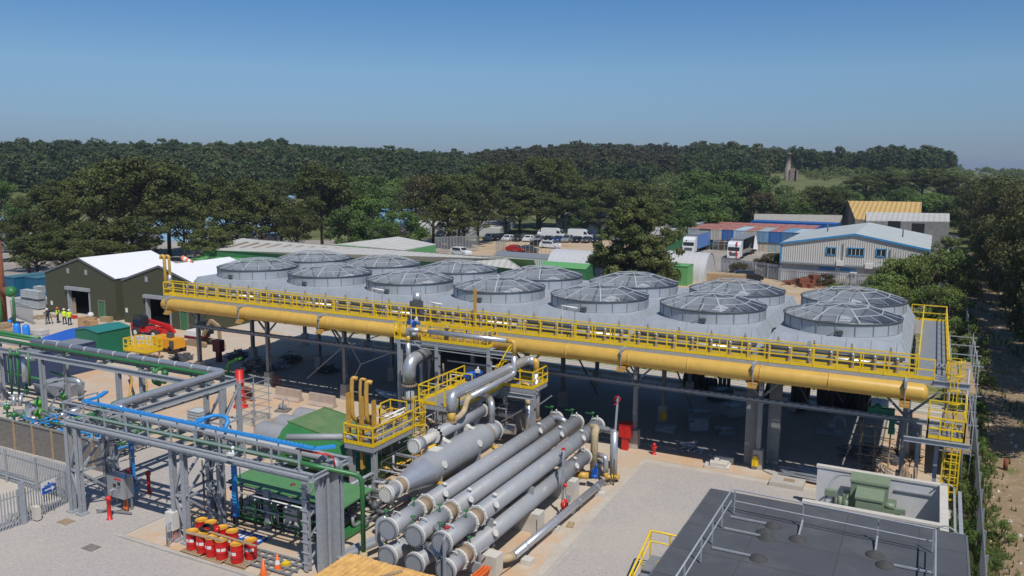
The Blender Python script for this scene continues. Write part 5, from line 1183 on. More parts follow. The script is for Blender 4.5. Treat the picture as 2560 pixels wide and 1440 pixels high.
# crowd barrier
t=thing('crowd_barrier','small grey crowd control barrier left of the drums','barrier',(20.4,-27.3,0)); m=MB(); a,b=Vector((20.2,-27.9,0)),Vector((20.7,-26.5,0)); a=Vector(g(418,1367)); b=Vector(g(446,1350))
m.pipe([a+Vector((0,0,.15)),a+Vector((0,0,1.1)),b+Vector((0,0,1.1)),b+Vector((0,0,.15))],.025,.1,6)
for k in range(7): c=a.lerp(b,(k+.5)/7); m.bar(c+Vector((0,0,.15)),c+Vector((0,0,1.08)),.02)
m.bar(a+Vector((0,0,.2)),b+Vector((0,0,.2)),.03); m.bar(a+Vector((-.2,0,.02)),a+Vector((.2,0,.15)),.04); m.build('frame','galvanised',t)
m=MB(); q=g(440,1352); m.box((q.x,q.y,.5),(.1,.4,.8),0,.6); one(m,'safety_net','orange_plastic','orange safety netting rolled against the rack leg','safety net')
# dark tank + fence lattice near canopy
m=MB(); q=g(545,1300); m.lathe((q.x,q.y,.35),(0,0,1),[(.001,0),(.25,.05),(.32,.15),(.32,1.55),(.25,1.68),(.001,1.72)],20)
for k in range(3): m.bar((q.x+.2*math.cos(k*2.1),q.y+.2*math.sin(k*2.1),0),(q.x+.2*math.cos(k*2.1),q.y+.2*math.sin(k*2.1),.5),.06)
one(m,'pressure_tank','black_duct','dark upright tank with rounded top beside the middle rack legs','tank')
m=MB(); q=g(498,1370); m.box((20.0,-26.95,1.1),(.5,.4,.9)); one(m,'white_cabinet','flange_white','pale cabinet strapped to the middle rack leg','cabinet')
for i,a in enumerate(((735,1210),(585,1215))):
    q=g(a[0],a[1]+95); m=MB(); m.bar((q.x,q.y,0),(q.x,q.y,2.0),.07); m.ico((q.x,q.y,1.95),.17,1); m.box((q.x,q.y,1.2),(.14,.1,.25)); one(m,'alarm_post','red_oxide',['red alarm point on a post at the canopy corner','second red alarm point left of the canopy'][i],'alarm post')
# orange timber topped container at the bottom edge
t=thing('timber_deck','ochre timber deck of worn planks on a steel box at the bottom edge','deck',(35,-33,0))
m=MB(); m.bx(31.52,41.5,-39.5,-27.95,.05,2.40); m.build('box','container_blue_dark',t)
for k in range(40):
    m=MB(); x=31.5+k*.25; m.bx(x+.01,x+.24,-39.6+random.random()*.1,-27.9+random.random()*.08,2.42,2.47+random.random()*.012); m.build('plank','wood_ochre',t)
m=MB(); m.bar((33.9,-29.0,2.53),(34.4,-28.2,2.53),.12,.06); m.build('loose_batten','wood',t)
# ================= right front building, pen, transformer =================
BX0,BX1,BY,BZZ=43.57,54.12,-16.05,3.3
t=thing('switch_room','low flat roofed building with a dark grey felt roof at the bottom right','building',(49,-22,0))
m=MB(); m.bx(BX0+.12,BX1-.12,-34,BY-.12,0,BZZ-.2); m.build('wall','render_wall',t)
m=MB(); m.bx(BX0,BX1,-34.1,BY,BZZ-.2,BZZ); m.build('roof','flat_roof',t)
m=MB(); m.bx(BX1,BX1+.08,-34.1,BY,BZZ-.3,BZZ+.02); m.bx(BX0-.05,BX0,-34.1,BY,BZZ-.25,BZZ+.015); m.bx(BX0,BX1,BY,BY+.05,BZZ-.25,BZZ+.015); m.build('roof_edge_trim','grey_trim',t)
m=MB()
for k in range(7): y=-17.9-k*2.4; m.bx(BX0+.02,BX1-.02,y,y+.035,BZZ+.001,BZZ+.006)
for x in (46.3,49.6,52.4): m.bx(x,x+.03,-34,BY-.05,BZZ+.003,BZZ+.008)
m.build('felt_seam','roof_pad',t)
t=thing('roof_guardrail','galvanised free standing guardrail on weighted pads round the flat roof','guardrail',(49,-19,BZZ)); z=BZZ+1.1; L0=(45.0,-18.4); R0=(52.95,-18.75)
m=MB(); NW=Vector((45.0,-18.35,BZZ)); NE=Vector((52.95,-18.7,BZZ)); SE=Vector((52.95,-31,BZZ)); SW=Vector((45.0,-31,BZZ))
m.pipe([NW+Vector((0,-11,1.1)),NW+Vector((0,0,1.1)),NE+Vector((0,0,1.1)),NE+Vector((0,-11,1.1))],.035,.12,8)
m.pipe([NW+Vector((0,-11,.58)),NW+Vector((0,0,.58)),NE+Vector((0,0,.58)),NE+Vector((0,-11,.58))],.03,.12,8)
for x in (45.15,48.0,50.9,52.9): m.bar((x,-18.45,BZZ+.05),(x,-18.45,z),.05)
for y in (-20.1,-21.8,-23.6,-26): m.bar((45.0,y,BZZ+.05),(45.0,y,z),.05)
for y in (-20.4,-22.4): m.bar((52.95,y,BZZ+.05),(52.95,y,z),.05)
for x in (48.0,50.9): m.bar((x,-18.45,BZZ+.3),(x,-19.5,BZZ+.06),.07)
for y in (-18.9,-20.2,-22.2): m.bar((45.1,y,BZZ+.07),(46.6,y,BZZ+.07),.07)
m.bar((52.9,-20.4,BZZ+.07),(51.6,-20.4,BZZ+.07),.07); m.build('rail_tubes','galvanised',t)
for x,y in ((46.9,-18.9),(46.85,-20.2),(46.7,-19.75),(46.9,-22.2),(48.0,-19.75),(50.9,-19.75),(51.3,-20.5)):
    m=MB(); m.lathe((x,y,BZZ),(0,0,1),[(.36,.0),(.34,.05),(.2,.13),(.08,.2),(.001,.22)],16); m.build('weight_pad','roof_pad',t)
t=thing('transformer_pen','pale rendered walls with cream coping enclosing the green transformer','wall',(50.5,-10.5,0)); PX0,PX1,PYB,PYF=47.4,53.55,-8.05,-13.4
m=MB(); m.bx(PX0,PX1,PYB-.12,PYB+.12,0,2.42); m.bx(PX0,PX1,PYF-.12,PYF+.12,0,2.42); m.bx(PX1-.24,PX1,PYF+.12,PYB-.12,0,2.42); m.build('wall','render_wall',t)
m=MB(); m.bx(PX0-.05,PX1+.02,PYB-.17,PYB+.17,2.42,2.54); m.bx(PX0-.05,PX1+.02,PYF-.17,PYF+.17,2.42,2.54); m.bx(PX1-.32,PX1+.04,PYF-1.2,PYB-.17,2.425,2.535); m.build('coping','concrete_pale',t)
m=MB(); m.bar((PX1+.35,PYB+.2,2.3),(PX1+.3,PYF-1,2.3),.1); m.bar((PX1+.6,PYB+.2,2.2),(PX1+.55,PYF-1,2.2),.16,.1); m.pipe([(PX1+.4,PYB-.2,2.5),(PX1-.1,PYB-.1,2.7),(PX1-.6,PYB-.25,2.3)],.03,.3,6); m.bar((PX1-.6,PYB-.18,1.9),(51.2,PYB-.18,1.9),.07); m.bar((PX1-.6,PYF-.2,2.1),(49.2,PYF-.2,2.1),.06); m.pipe([(PX1+.4,PYF-.6,2.5),(PX1-.1,PYF-.4,2.75),(PX1-.7,PYF-.3,2.2)],.03,.3,6); m.build('cable_tray','galvanised',t)
t=thing('transformer','pale green power transformer standing inside the rendered pen','transformer',(50.1,-10,0))
m=MB(); m.bx(49.2,50.95,-9.7,-8.7,.1,2.62); m.extr([(49.15,-9.75,2.5),(49.15,-8.65,2.5),(49.15,-8.65,2.68),(49.15,-9.75,2.6)],(1.85,0,0)); m.build('tank','transformer_green',t)
m=MB(); m.bx(49.55,50.75,-10.9,-9.7,.1,2.2); m.extr([(49.5,-10.95,2.1),(49.5,-9.7,2.1),(49.5,-9.7,2.3),(49.5,-10.95,2.2)],(1.3,0,0)); m.build('cable_box','transformer_green',t)
m=MB()
for k in range(9): m.bx(50.95+.0,51.35,-9.65+k*.1,-9.6+k*.1,.4,1.6)
for k in range(8): m.bx(48.85,49.2,-9.6+k*.1,-9.55+k*.1,.4,1.7)
m.bx(51.3,51.6,-11.0,-10.2,.2,1.5); m.bx(48.5,48.9,-11,-10.4,.2,1.3); m.build('radiator_fin','transformer_green',t)
m=MB(); m.cyl((50.85,-10.6,1.9),(51.3,-10.6,1.9),.16,n=12); m.box((51.55,-10.7,1.75),(.5,.2,.25)); m.box((48.35,-10.4,2.0),(.6,.3,.3)); m.cyl((48.8,-10.5,1.2),(48.8,-10.5,1.9),.1,n=8); m.cyl((49.1,-10.6,1.2),(49.1,-10.6,1.8),.1,n=8); m.build('bushing','transformer_green',t)
m=MB(); m.pipe([(48.0,-10.9,1.2),(48.3,-9.6,2.4),(48.6,-8.9,2.5),(49.1,-8.9,2.5)],.05,.3,8); m.pipe([(47.9,-11,.6),(47.9,-11,1.5)],.04,n=6); m.bar((47.9,-11,1.3),(48.7,-10.9,1.3),.05); m.bar((47.9,-11.1,1.0),(48.7,-11,1.0),.05); m.build('cable','steel_grey',t)
cluster('transformer_fittings','small fittings between the green transformer and the wall','fittings',48.0,49.2,-11.2,-9.8,.5,1.9,6,['transformer_green','steel_dark'],51,(.03,.06))
# stair at the building
t=thing('entrance_stair','yellow stair railings climbing to the side door of the flat roofed building','stair',(42.3,-20,0)); m=MB()
P_=lambda x,y,z:(x,y,z)
m.pipe([(41.6,-24,.6),(41.6,-21.6,1.2),(41.6,-19.0,2.0),(43.5,-19.0,2.0)],.045,.1,8); m.pipe([(41.6,-21.8,.75),(41.6,-19.0,1.5),(43.5,-19.0,1.5)],.035,.1,8); m.pipe([(42.5,-24,.6),(42.5,-21.4,1.4),(42.5,-20.6,1.5)],.04,.1,8)
for x,y,z_ in ((41.6,-19.0,2),(42.5,-19.0,2),(41.6,-20.2,1.65),(41.6,-21.4,1.3),(42.5,-20.6,1.5),(42.5,-21.6,1.3),(41.6,-22.6,1.0)): m.bar((x,y,0),(x,y,z_),.06)
m.build('handrail','yellow_rail',t)
m=MB(); m.bx(41.7,43.55,-20.6,-19.1,.85,.9)
for k in range(5): m.bx(41.7,42.45,-20.9-k*.3,-20.6-k*.3,.7-k*.16,.74-k*.16)
m.build('tread','steel_grey',t)
# slabs by the dark edge
t=thing('concrete_slabs','stack of pale concrete slabs beside the shaded floor','concrete slab',(41.3,-3.9,0)); m=MB(); m.box((41.2,-4.1,.1),(1.5,1.1,.14),.1); m.box((41.0,-4.1,.28),(.5,1.0,.2),.15); m.box((41.55,-4.15,.26),(.55,.8,.18),-.05); m.box((41.4,-3.4,.25),(1.2,.2,.35),.1); m.build('slab','concrete_pale',t)
t=thing('manhole_plinth','raised square concrete manhole with a rusty lid','manhole',(45.35,-5.3,0)); m=MB(); m.box((45.5,-5.2,.14),(1.9,1.35,.28),0,.97); m.build('plinth','concrete',t); m=MB(); m.box((45.6,-5.15,.295),(.6,.42,.03)); m.build('lid','rust_tan',t)
m=MB(); m.box((44.6,-3.9,.06),(1.5,.5,.1),-.6); one(m,'kerb_piece','concrete','loose concrete kerb piece at the foot of the right pillar','kerb')
m=MB(); q=g(1760,1302); m.box((q.x,q.y,.04),(.9,.7,.03)); one(m,'drain_cover','rust_tan','square drain cover in the gravel beside the building corner','drain cover')
# stored material under the cooler (right)
def heap(name,lab,cat,c,r,mt,n=26,seed=1,sz=(.2,.6),zsc=.5):
    R=random.Random(seed); m=MB()
    for k in range(n):
        a=R.random()*6.28; d=r*math.sqrt(R.random()); s=R.uniform(*sz); z=(1-d/r)*r*zsc
        if R.random()<(.12 if cat=='scrap' else .28): m.box((c[0]+d*math.cos(a),c[1]+d*math.sin(a),s*.3+z*R.random()),(s,s*.7,s*.6),R.random()*3)
        else:
            p=Vector((c[0]+d*math.cos(a),c[1]+d*math.sin(a),.1+z*R.random())); b=R.random()*6.28; m.bar(p-Vector((math.cos(b)*s,math.sin(b)*s,0)),p+Vector((math.cos(b)*s,math.sin(b)*s,.2*R.random())),.08)
    return one(m,name,mt,lab,cat)
heap('sheet_metal_scrap','crumpled shiny sheet metal lying in the sunlight slots under the cooler','scrap',(38.9,-1.8),.8,'cladding_silver',14,2,(.3,.7))
for i,(a,b,w_,d_,h_) in enumerate(((1665,1078,1.3,.9,.25),(1748,1048,1.6,1.0,.5),(1745,1075,1.3,.8,.6),(1810,1085,1.2,.9,.3),(1830,1040,1.4,1.0,.7),(1800,1000,1.8,1.0,.8))):
    q=g(a,b); t=thing('stored_bundle',['flat grey bundle left of the shiny scrap','blue grey stack of steel parts behind the shiny scrap','grey stack beside the shiny scrap','low grey bundle right of the shiny scrap','wrapped pale stack left of the concrete pillars','dark crates at the back of the shaded floor'][i],'stored goods',(q.x,q.y,0)); m=MB(); m.box((q.x,q.y,h_/2+.05),(w_,d_,h_),.2*i); m.box((q.x+.1,q.y,h_+.1),(w_*.7,d_*.7,.12),.2*i+.2)
    for k in range(3): m.bar((q.x-w_/2,q.y-d_/3+k*d_/3,h_+.12),(q.x+w_/2,q.y-d_/3+k*d_/3+.1,h_+.14),.06)
    m.build('stack',['galvanised','steel_grey','galvanised','steel_grey','galvanised','steel_dark'][i],t)
t=thing('steel_bars','long silver bars and sheets stacked on the ground near the pen wall','steel bars',(46,-3.4,0)); m=MB()
R=random.Random(8)
for k in range(26): y=-4.4+R.random()*1.7; x=44.8+R.random()*1.2; m.bar((x,y,.12+R.random()*.25),(x+3.2+R.random()*1.2,y+.5*R.random()-.7,.12+R.random()*.25),.05+.05*R.random())
m.build('bar','cladding_silver',t)
# black drums / cable reels behind
RB=[(2000,965,1.9),(2060,985,1.25),(2105,990,.95),(2130,1002,.6),(2152,1000,1.15),(1735,950,.9),(1775,960,.55),(1810,963,.6),(1730,945,.7),(1930,985,.8)]
for i,(a,b,r_) in enumerate(RB):
    q=g(a,b+38*r_*.8); t=thing('cable_drum',['largest black coil of pipe behind the right tray beam','second black coil, beside the largest one','low black coil in the middle of the row','smallest black coil in the row','black coil at the right end of the row','black coil left of the concrete pillars','small black coil under the pipe, left one','small black coil under the pipe, right one','thin black coil standing behind another','black coil half hidden by the concrete pillars'][i],'pipe coil',(q.x,q.y,0),'black coils at the back of the cooler floor')
    ax=(1,.25*math.sin(i*2.1),0)
    for dd in (-.28,0,.28): m=MB(); m.lathe((q.x+dd*1.2-.15,q.y,r_),ax,[(r_*.55,0),(r_*.97,0),(r_,.05),(r_,.26),(r_*.97,.3),(r_*.55,.3),(r_*.55,0)],28); m.build('coil','black_rubber',t)
t=thing('shaded_pump','grey pump unit on a skid in the shade, right of the pillars','pump',tuple(g(2075,1085))); q=g(2075,1085); m=MB(); m.box((q.x,q.y,.12),(1.7,.8,.2)); m.cyl((q.x-.3,q.y,.6),(q.x+.3,q.y,.6),.3,n=14); m.pipe([(q.x+.2,q.y,.9),(q.x+.3,q.y,1.4),(q.x+.8,q.y,1.3),(q.x+.9,q.y,.5)],.1,.25,10); m.build('unit','galvanised',t)
scaffold('scaffold','bare scaffold frame standing in the sun right of the shaded floor',49.0,50.6,-1.4,.6,3.2,2,1,5,False,'rust_tan',.02)
t=thing('net_bundle','green netting and grey crates on top of the tray beam at its right end','netting',tuple(g(2210,1060,4.6))); q=vy(2203,1028,-3.7); m=MB(); m.box((q.x,q.y,q.z),(1.4,.4,.4)); m.box((q.x+.6,q.y-.1,q.z-.75),(.35,.3,.9),.1,.7); m.ico((q.x-.2,q.y,q.z+.2),.25,1); m.build('netting','green_shed',t)
heap('machinery_pile','pile of dark machine parts and rubble behind the scaffold frame','machinery',(49.5,2.2),1.8,'steel_dark',50,5)
heap('rubble_pile','sunlit pile of stones, timber and wire right of the scaffold frame','rubble',(51.2,3.2),1.2,'rust_tan',60,6,(.12,.4))
heap('rubble_pile','pale rubble and timber scraps beside the cooler leg','rubble',(49.9,-.8),.9,'concrete_pink',60,7,(.1,.3))
t=thing('scaffold_poles','bundle of leaning scaffold poles against the pen wall','scaffold poles',(51.6,-5.6,0)); m=MB(); R=random.Random(4)
for k in range(26): x=51.0+R.random()*1.5; m.bar((x,-6.8-R.random()*.8,.05),(x*.4+51.5*.6+.3*R.random(),-5.9,1.9+R.random()*.7),.05)
m.build('pole','rust_tan',t)
m=MB(); m.bx(0,.9,0,.04,0,1.7); t=thing('plywood_board','brown plywood board leaning on the pen wall','board',(52.6,-6.9,0)); m=MB(); m.extr([(52.45,-7.3,.0),(53.25,-7.3,.0),(53.35,-6.9,1.95),(52.5,-6.9,1.95)],(0,.05,0)); m.build('board','wood',t)
t=thing('grating_stack','stack of pale grating panels behind the plywood board','grating',(52.8,-4.2,0)); m=MB()
for k in range(7): m.box((52.4+.05*k,-4.6,.1+.12*k),(1.5,1.2,.07),.05*k)
m.box((53.3,-6.8,.3),(.7,1.6,.5)); m.build('panel','galvanised',t)
t=thing('rebar_cage','rusty reinforcement cage round a concrete plinth','rebar',(5.0,-3.1,0)); m=MB()
for k in range(5): m.bar((4.55+.2*k,-3.5,0),(4.55+.2*k,-3.5,1.15),.03)
for k in range(5): m.bar((4.5,-3.55,.1+.24*k),(5.5,-3.55,.1+.24*k),.03)
m.build('bars','rust',t)
# ---- middle slab things ----
def jersey(x0,x1,y,lab,rz=0):
    t=thing('jersey_barrier',lab,'barrier',((x0+x1)/2,y,0),'concrete barriers on the slab'); L=(x1-x0)/2; m=MB(); pr=[(-.33,0),(.33,0),(.33,.12),(.16,.36),(.10,.95),(-.10,.95),(-.16,.36),(-.33,.12)]
    c,s_=math.cos(rz),math.sin(rz); cx_,cy_=(x0+x1)/2,y
    V=[(cx_+l*c-p*s_,cy_+l*s_+p*c,z) for l in (-L,L) for p,z in pr]; n=8
    m.add(V,[tuple(range(8)),tuple(range(15,7,-1))]+[(i,8+i,8+(i+1)%8,(i+1)%8) for i in range(8)]); m.build('block','concrete_pink',t)
a=g(692,995); b=g(760,1003); jersey(a.x,b.x,a.y,'pinkish concrete barrier on the slab, the left one'); a=g(775,1010); b=g(845,1018); jersey(a.x,b.x,a.y,'pinkish concrete barrier on the slab, the right one'); a=g(654,1090); jersey(a.x-1.1,a.x+1.1,a.y+.6,'pinkish concrete barrier standing at an angle near the rack tower',1.5)
m=MB(); a=g(625,985,.45); m.ibeam((3.2,-6.3,.45),(6.0,-7.2,.45),.4,.85,.06); one(m,'rusty_beam','rust','rusty steel beam lying left of the concrete barriers','beam')
t=thing('valve_on_pallet','small valve with a handwheel on a pallet in the middle of the slab','valve',tuple(g(708,1028))); q=g(708,1028); m=MB(); m.box((q.x,q.y,.1),(1.0,.9,.12),.3); m.build('pallet','wood_grey',t); m=MB(); m.cyl((q.x-.3,q.y,.35),(q.x+.2,q.y,.35),.2,n=12); m.cyl((q.x,q.y,.4),(q.x,q.y,.95),.07,n=8); m.lathe((q.x+.25,q.y,.7),(1,0,.3),[(.3,0),(.34,0),(.34,.04),(.3,.04),(.3,0)],18); m.build('valve','galvanised',t)
t=thing('steel_offcuts','bluish steel offcuts bundled at the edge of the shade','steel',tuple(g(960,990))); m=MB(); 
for k in range(6): m.bar(g(940+k*2,975+k*2.5,.25),g(992,985+k*3,.25),.16,.1)
m.build('section','cladding_silver',t)
m=MB(); m.extr([g(918,1040,.0),g(930,1040,0),g(928,1035,1.2),g(922,1035,1.2)],(0,.6,0)); one(m,'white_block','concrete_pale','tall pale concrete block behind the ochre vent pipes','block')
t=thing('red_upright_pump','tall red painted pipe column on a flange among the scaffold','pump column',tuple(g(600,1015))); q=g(602,1018); m=MB(); m.lathe((q.x,q.y,0),(0,0,1),[(.55,0),(.55,.12),(.42,.15),(.42,.9),(.46,.92),(.46,1.0),(.3,1.05),(.3,1.9),(.38,1.92),(.38,2.0),(.3,2.02),(.3,2.9),(.001,2.9)],20); m.build('column','red_paint',t)
q=g(612,1060); scaffold('scaffold_tower','small grey scaffold tower beside the red column',q.x-.2,q.x+1.2,q.y-.3,q.y+1.2,3.3,1,1,6,False,'galvanised',.022)
m=MB(); q=g(548,905); m.box((q.x,q.y,1.55),(.9,.6,1.1)); m.bar((q.x,q.y,0),(q.x,q.y,1.0),.4); one(m,'fire_box','red_oxide','dark red fire box on a stand in the shade near the excavator','fire cabinet')
t=thing('green_hook_pipe','green hooked pipe rising from the slab behind the rack corner','pipe',tuple(g(570,935))); q=g(571,938); m=MB(); m.pipe([(q.x,q.y,0),(q.x,q.y,1.1),(q.x+1.2,q.y+.5,1.6)],.13,.4,12); m.build('pipe','green_bright',t)
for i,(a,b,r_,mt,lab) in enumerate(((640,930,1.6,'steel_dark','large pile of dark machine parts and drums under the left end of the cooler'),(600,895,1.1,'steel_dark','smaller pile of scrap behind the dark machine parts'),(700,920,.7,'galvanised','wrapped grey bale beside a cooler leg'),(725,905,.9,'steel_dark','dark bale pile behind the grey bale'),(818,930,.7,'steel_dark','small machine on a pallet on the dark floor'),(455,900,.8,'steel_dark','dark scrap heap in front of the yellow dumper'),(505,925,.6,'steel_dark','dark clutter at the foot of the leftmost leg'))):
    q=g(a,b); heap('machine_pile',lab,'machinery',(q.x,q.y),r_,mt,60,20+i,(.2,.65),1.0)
q=g(625,925); m=MB(); m.lathe((q.x,q.y,.0),(0,0,1),[(.35,0),(.4,1.0),(.36,1.05),(.001,1.05)],14); one(m,'steel_bin','galvanised','open grey steel bin beside the dark machine parts','bin')
# IBC and small container things near rack
def ibc(x,y,z,lab,grp='white liquid totes',proto_=[None]):
    if proto_[0] is None:
        t=thing('liquid_tote',lab,'tote',(0,0,0),grp); m=MB(); m.box((0,0,.62),(1.1,.92,.92),0,.96); m.cyl((0,0,1.08),(0,0,1.14),.12,n=10); m.build('bottle','plastic_white',t)
        m=MB()
        for k in range(7):
            for s_ in (-1,1): m.bar((-.56+.187*k,.47*s_,.15),(-.56+.187*k,.47*s_,1.1),.02); m.bar((.57*s_,-.46+.153*k,.15),(.57*s_,-.46+.153*k,1.1),.02)
        for k in range(5):
            z_=.2+.22*k
            for s_ in (-1,1): m.bar((-.57,.475*s_,z_),(.57,.475*s_,z_),.02); m.bar((.575*s_,-.47,z_),(.575*s_,.47,z_),.02)
        m.build('cage','galvanised',t); m=MB(); m.box((0,0,.07),(1.15,.95,.13)); m.build('pallet_base','steel_dark',t); proto_[0]=t; t.location=(x,y,z); return
    dup(proto_[0],(x,y,z),0,lab,grp)
k=0
for (a,b,z) in ((90,775,0),(75,772,0),(60,770,0),(45,768,0),(108,768,0),(92,760,0),(75,756,0),(90,775,1.2),(75,772,1.2),(60,770,1.2),(92,760,1.2)):
    q=g(a,b); ibc(q.x,q.y+.5,z,f'white caged liquid tote left of the olive tents, {["ground","upper"][z>0]} layer, {nth(k if z==0 else k-7)} of the stack'); k+=1
q=g(497,1062); ibc(q.x,q.y,0,'white caged liquid tote in front of the rack tower base','')
m=MB()
a=g(28,790); b=g(85,812)
for k in range(40): c=a.lerp(b,k/39); m.bar(c,c+Vector((0,0,1.9)),.03)
m.bar(a+Vector((0,0,1.9)),b+Vector((0,0,1.9)),.05); m.bar(a+Vector((0,0,.2)),b+Vector((0,0,.2)),.05); one(m,'mesh_fence','galvanised','low mesh fence panels in front of the white totes','fence')
# ---- tents ----
TY=9.75
def tent(lab,x0,x1,y0,y1,xr,eav,rid,door,winds,door2,extra=None):
    t=thing('storage_tent',lab,'tent',((x0+x1)/2,y0,0)); dx0,dx1,dh=door; e=.01
    m=MB()
    # front gable with a real door opening (pieces)
    m.poly([(x0,y0,0),(dx0,y0,0),(dx0,y0,dh),(x0,y0,dh)]); m.poly([(dx1,y0,0),(x1,y0,0),(x1,y0,dh),(dx1,y0,dh)]); m.poly([(x0,y0,dh),(x1,y0,dh),(x1,y0,eav),(xr,y0,rid),(x0,y0,eav)])
    m.poly([(x0,y0,0),(x0,y0,eav),(x0,y1,eav),(x0,y1,0)]); m.poly([(x1,y0,0),(x1,y1,0),(x1,y1,eav),(x1,y0,eav)]); m.poly([(x0,y1,0),(x0,y1,eav),(xr,y1,rid),(x1,y1,eav),(x1,y1,0)]); m.build('wall','tent_olive',t)
    m=MB(); o=.04; m.extr([(x0-.1,y0-.05,eav+o-.03),(xr,y0-.05,rid+o),(xr,y0-.05,rid+o+.06),(x0-.1,y0-.05,eav+o+.03)],(0,y1-y0+.1,0)); m.extr([(xr,y0-.05,rid+o),(x1+.1,y0-.05,eav+o-.03),(x1+.1,y0-.05,eav+o+.03),(xr,y0-.05,rid+o+.06)],(0,y1-y0+.1,0)); m.build('roof','tent_roof',t)
    m=MB(); m.bar((x0-.05,y0-.08,eav),(xr,y0-.08,rid+.04),.06,.22); m.bar((xr,y0-.08,rid+.04),(x1+.05,y0-.08,eav),.06,.22); m.build('gable_trim','grey_trim',t)
    m=MB(); m.bx(dx0-.25,dx0,y0-.12,y0+.3,0,dh); m.bx(dx1,dx1+.15,y0-.12,y0+.3,0,dh); m.bx(dx0-.4,dx1+.25,y0-.35,y0+.1,dh,dh+.38); m.build('door_frame','galvanised',t)
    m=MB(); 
    m.poly([(x0+.2,y0+4.5,0.02),(x1-.2,y0+4.5,.02),(x1-.2,y0+4.5,dh+1),(x0+.2,y0+4.5,dh+1)]); m.build('dark_interior_sheet','door_dark',t)  # near-black sheet behind the doorway, its colour standing in for the unlit interior
    for wx,wz in winds: m=MB(); m.box((wx,y0-.03,wz),(.42,.05,.6)); m.build('window','galvanised',t)
    if door2:
        m=MB(); m.bx(door2[0],door2[1],y0-.06,y0-.01,.05,door2[2]); m.build('side_door','green_wall',t)
        m=MB(); m.bx(door2[0]-.1,door2[0],y0-.1,y0,0,door2[2]+.1); m.bx(door2[1],door2[1]+.1,y0-.1,y0,0,door2[2]+.1); m.bx(door2[0]-.1,door2[1]+.1,y0-.1,y0,door2[2]+.1,door2[2]+.25); m.build('side_door_frame','wood_grey',t)
    if extra: m=MB(); m.box((extra[0],y0-.03,extra[1]),(.36,.03,.5)); m.build('notice','white_paint',t)
    return t
w1=vy(170,677,TY); w2=vy(215,681,TY); w3=vy(368,698,TY)
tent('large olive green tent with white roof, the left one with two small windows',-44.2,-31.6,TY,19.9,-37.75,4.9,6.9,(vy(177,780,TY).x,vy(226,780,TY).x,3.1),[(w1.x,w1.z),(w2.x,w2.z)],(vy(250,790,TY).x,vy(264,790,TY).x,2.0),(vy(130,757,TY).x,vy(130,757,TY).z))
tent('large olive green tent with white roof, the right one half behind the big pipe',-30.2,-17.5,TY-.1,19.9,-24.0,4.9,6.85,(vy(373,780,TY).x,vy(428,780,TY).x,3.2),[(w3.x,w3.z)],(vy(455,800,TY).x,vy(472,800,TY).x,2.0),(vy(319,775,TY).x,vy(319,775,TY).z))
m=MB(); m.add([(-31.55,10.6,0),(-30.25,10.6,0),(-30.25,10.6,4.95),(-31.55,10.6,4.85)],[(0,1,2,3)]); m.extr([(-31.6,10.6,4.9),(-30.2,10.6,4.95),(-30.2,10.6,5.0),(-31.6,10.6,4.95)],(0,9,0)); one(m,'tent_link','tent_olive','recessed olive panel joining the two tents','tent')
# cardboard etc
q=g(222,820); t=thing('cardboard_boxes','torn cardboard boxes with a white bag in front of the tent door','boxes',(q.x,q.y,0)); m=MB(); m.box((q.x-.6,q.y,.6),(1.1,.9,1.2),.2); m.box((q.x+.6,q.y-.1,.5),(1.5,.9,1.0),-.2); m.box((q.x+.4,q.y,1.05),(1.2,.7,.3),.5); m.build('box','cardboard',t); m=MB(); m.ico((q.x+.2,q.y+.2,1.45),.35,2); m.build('bag','white_sheet',t)
q=g(276,803); m=MB(); m.box((q.x,q.y-.5,.3),(1.3,.7,.6),.2); one(m,'timber_crate','wood','low wooden crate at the joint of the two tents','crate')
m=MB(); q=g(183,796); m.box((q.x,q.y,.2),(1.0,.5,.3)); one(m,'red_ramp','red_paint','red box on the ground beside the people','box')
m=MB(); m.box((vy(187,780,TY+.4).x,TY+.4,1.0),(.5,.1,2.0)); one(m,'timber_sheet','wood','pale timber panel standing in the tent doorway','panel')
# green shed, containers, tarps
q0=g(205,884); q=Vector((-19.2,-3.7,0))
def shed(name,lab,cat,x0,x1,y0,y1,h,mt,mr,hr=.35,axis='x',ov=.08):
    t=thing(name,lab,cat,((x0+x1)/2,(y0+y1)/2,0)); m=MB()
    if axis=='x': m.extr([(x0,y0,0),(x0,y1,0),(x0,y1,h),(x0,(y0+y1)/2,h+hr),(x0,y0,h)],(x1-x0,0,0))
    else: m.extr([(x0,y0,0),(x1,y0,0),(x1,y0,h),((x0+x1)/2,y0,h+hr),(x0,y0,h)],(0,y1-y0,0))
    m.build('wall',mt,t); m=MB(); e=.03
    if axis=='x':
        ym=(y0+y1)/2; m.extr([(x0-ov,y0-ov,h+e-.02),(x0-ov,ym,h+hr+e),(x0-ov,ym,h+hr+e+.05),(x0-ov,y0-ov,h+e+.03)],(x1-x0+2*ov,0,0)); m.extr([(x0-ov,ym,h+hr+e),(x0-ov,y1+ov,h+e-.02),(x0-ov,y1+ov,h+e+.03),(x0-ov,ym,h+hr+e+.05)],(x1-x0+2*ov,0,0))
    else:
        xm=(x0+x1)/2; m.extr([(x0-ov,y0-ov,h+e-.02),(xm,y0-ov,h+hr+e),(xm,y0-ov,h+hr+e+.05),(x0-ov,y0-ov,h+e+.03)],(0,y1-y0+2*ov,0)); m.extr([(xm,y0-ov,h+hr+e),(x1+ov,y0-ov,h+e-.02),(x1+ov,y0-ov,h+e+.03),(xm,y0-ov,h+hr+e+.05)],(0,y1-y0+2*ov,0))
    m.build('roof',mr,t); return t
shed('green_cabin','glossy dark green cabin with a shallow teal roof','cabin',-19.6,-16.4,-3.9,-.4,2.55,'green_shed','teal_roof',.25,'y')
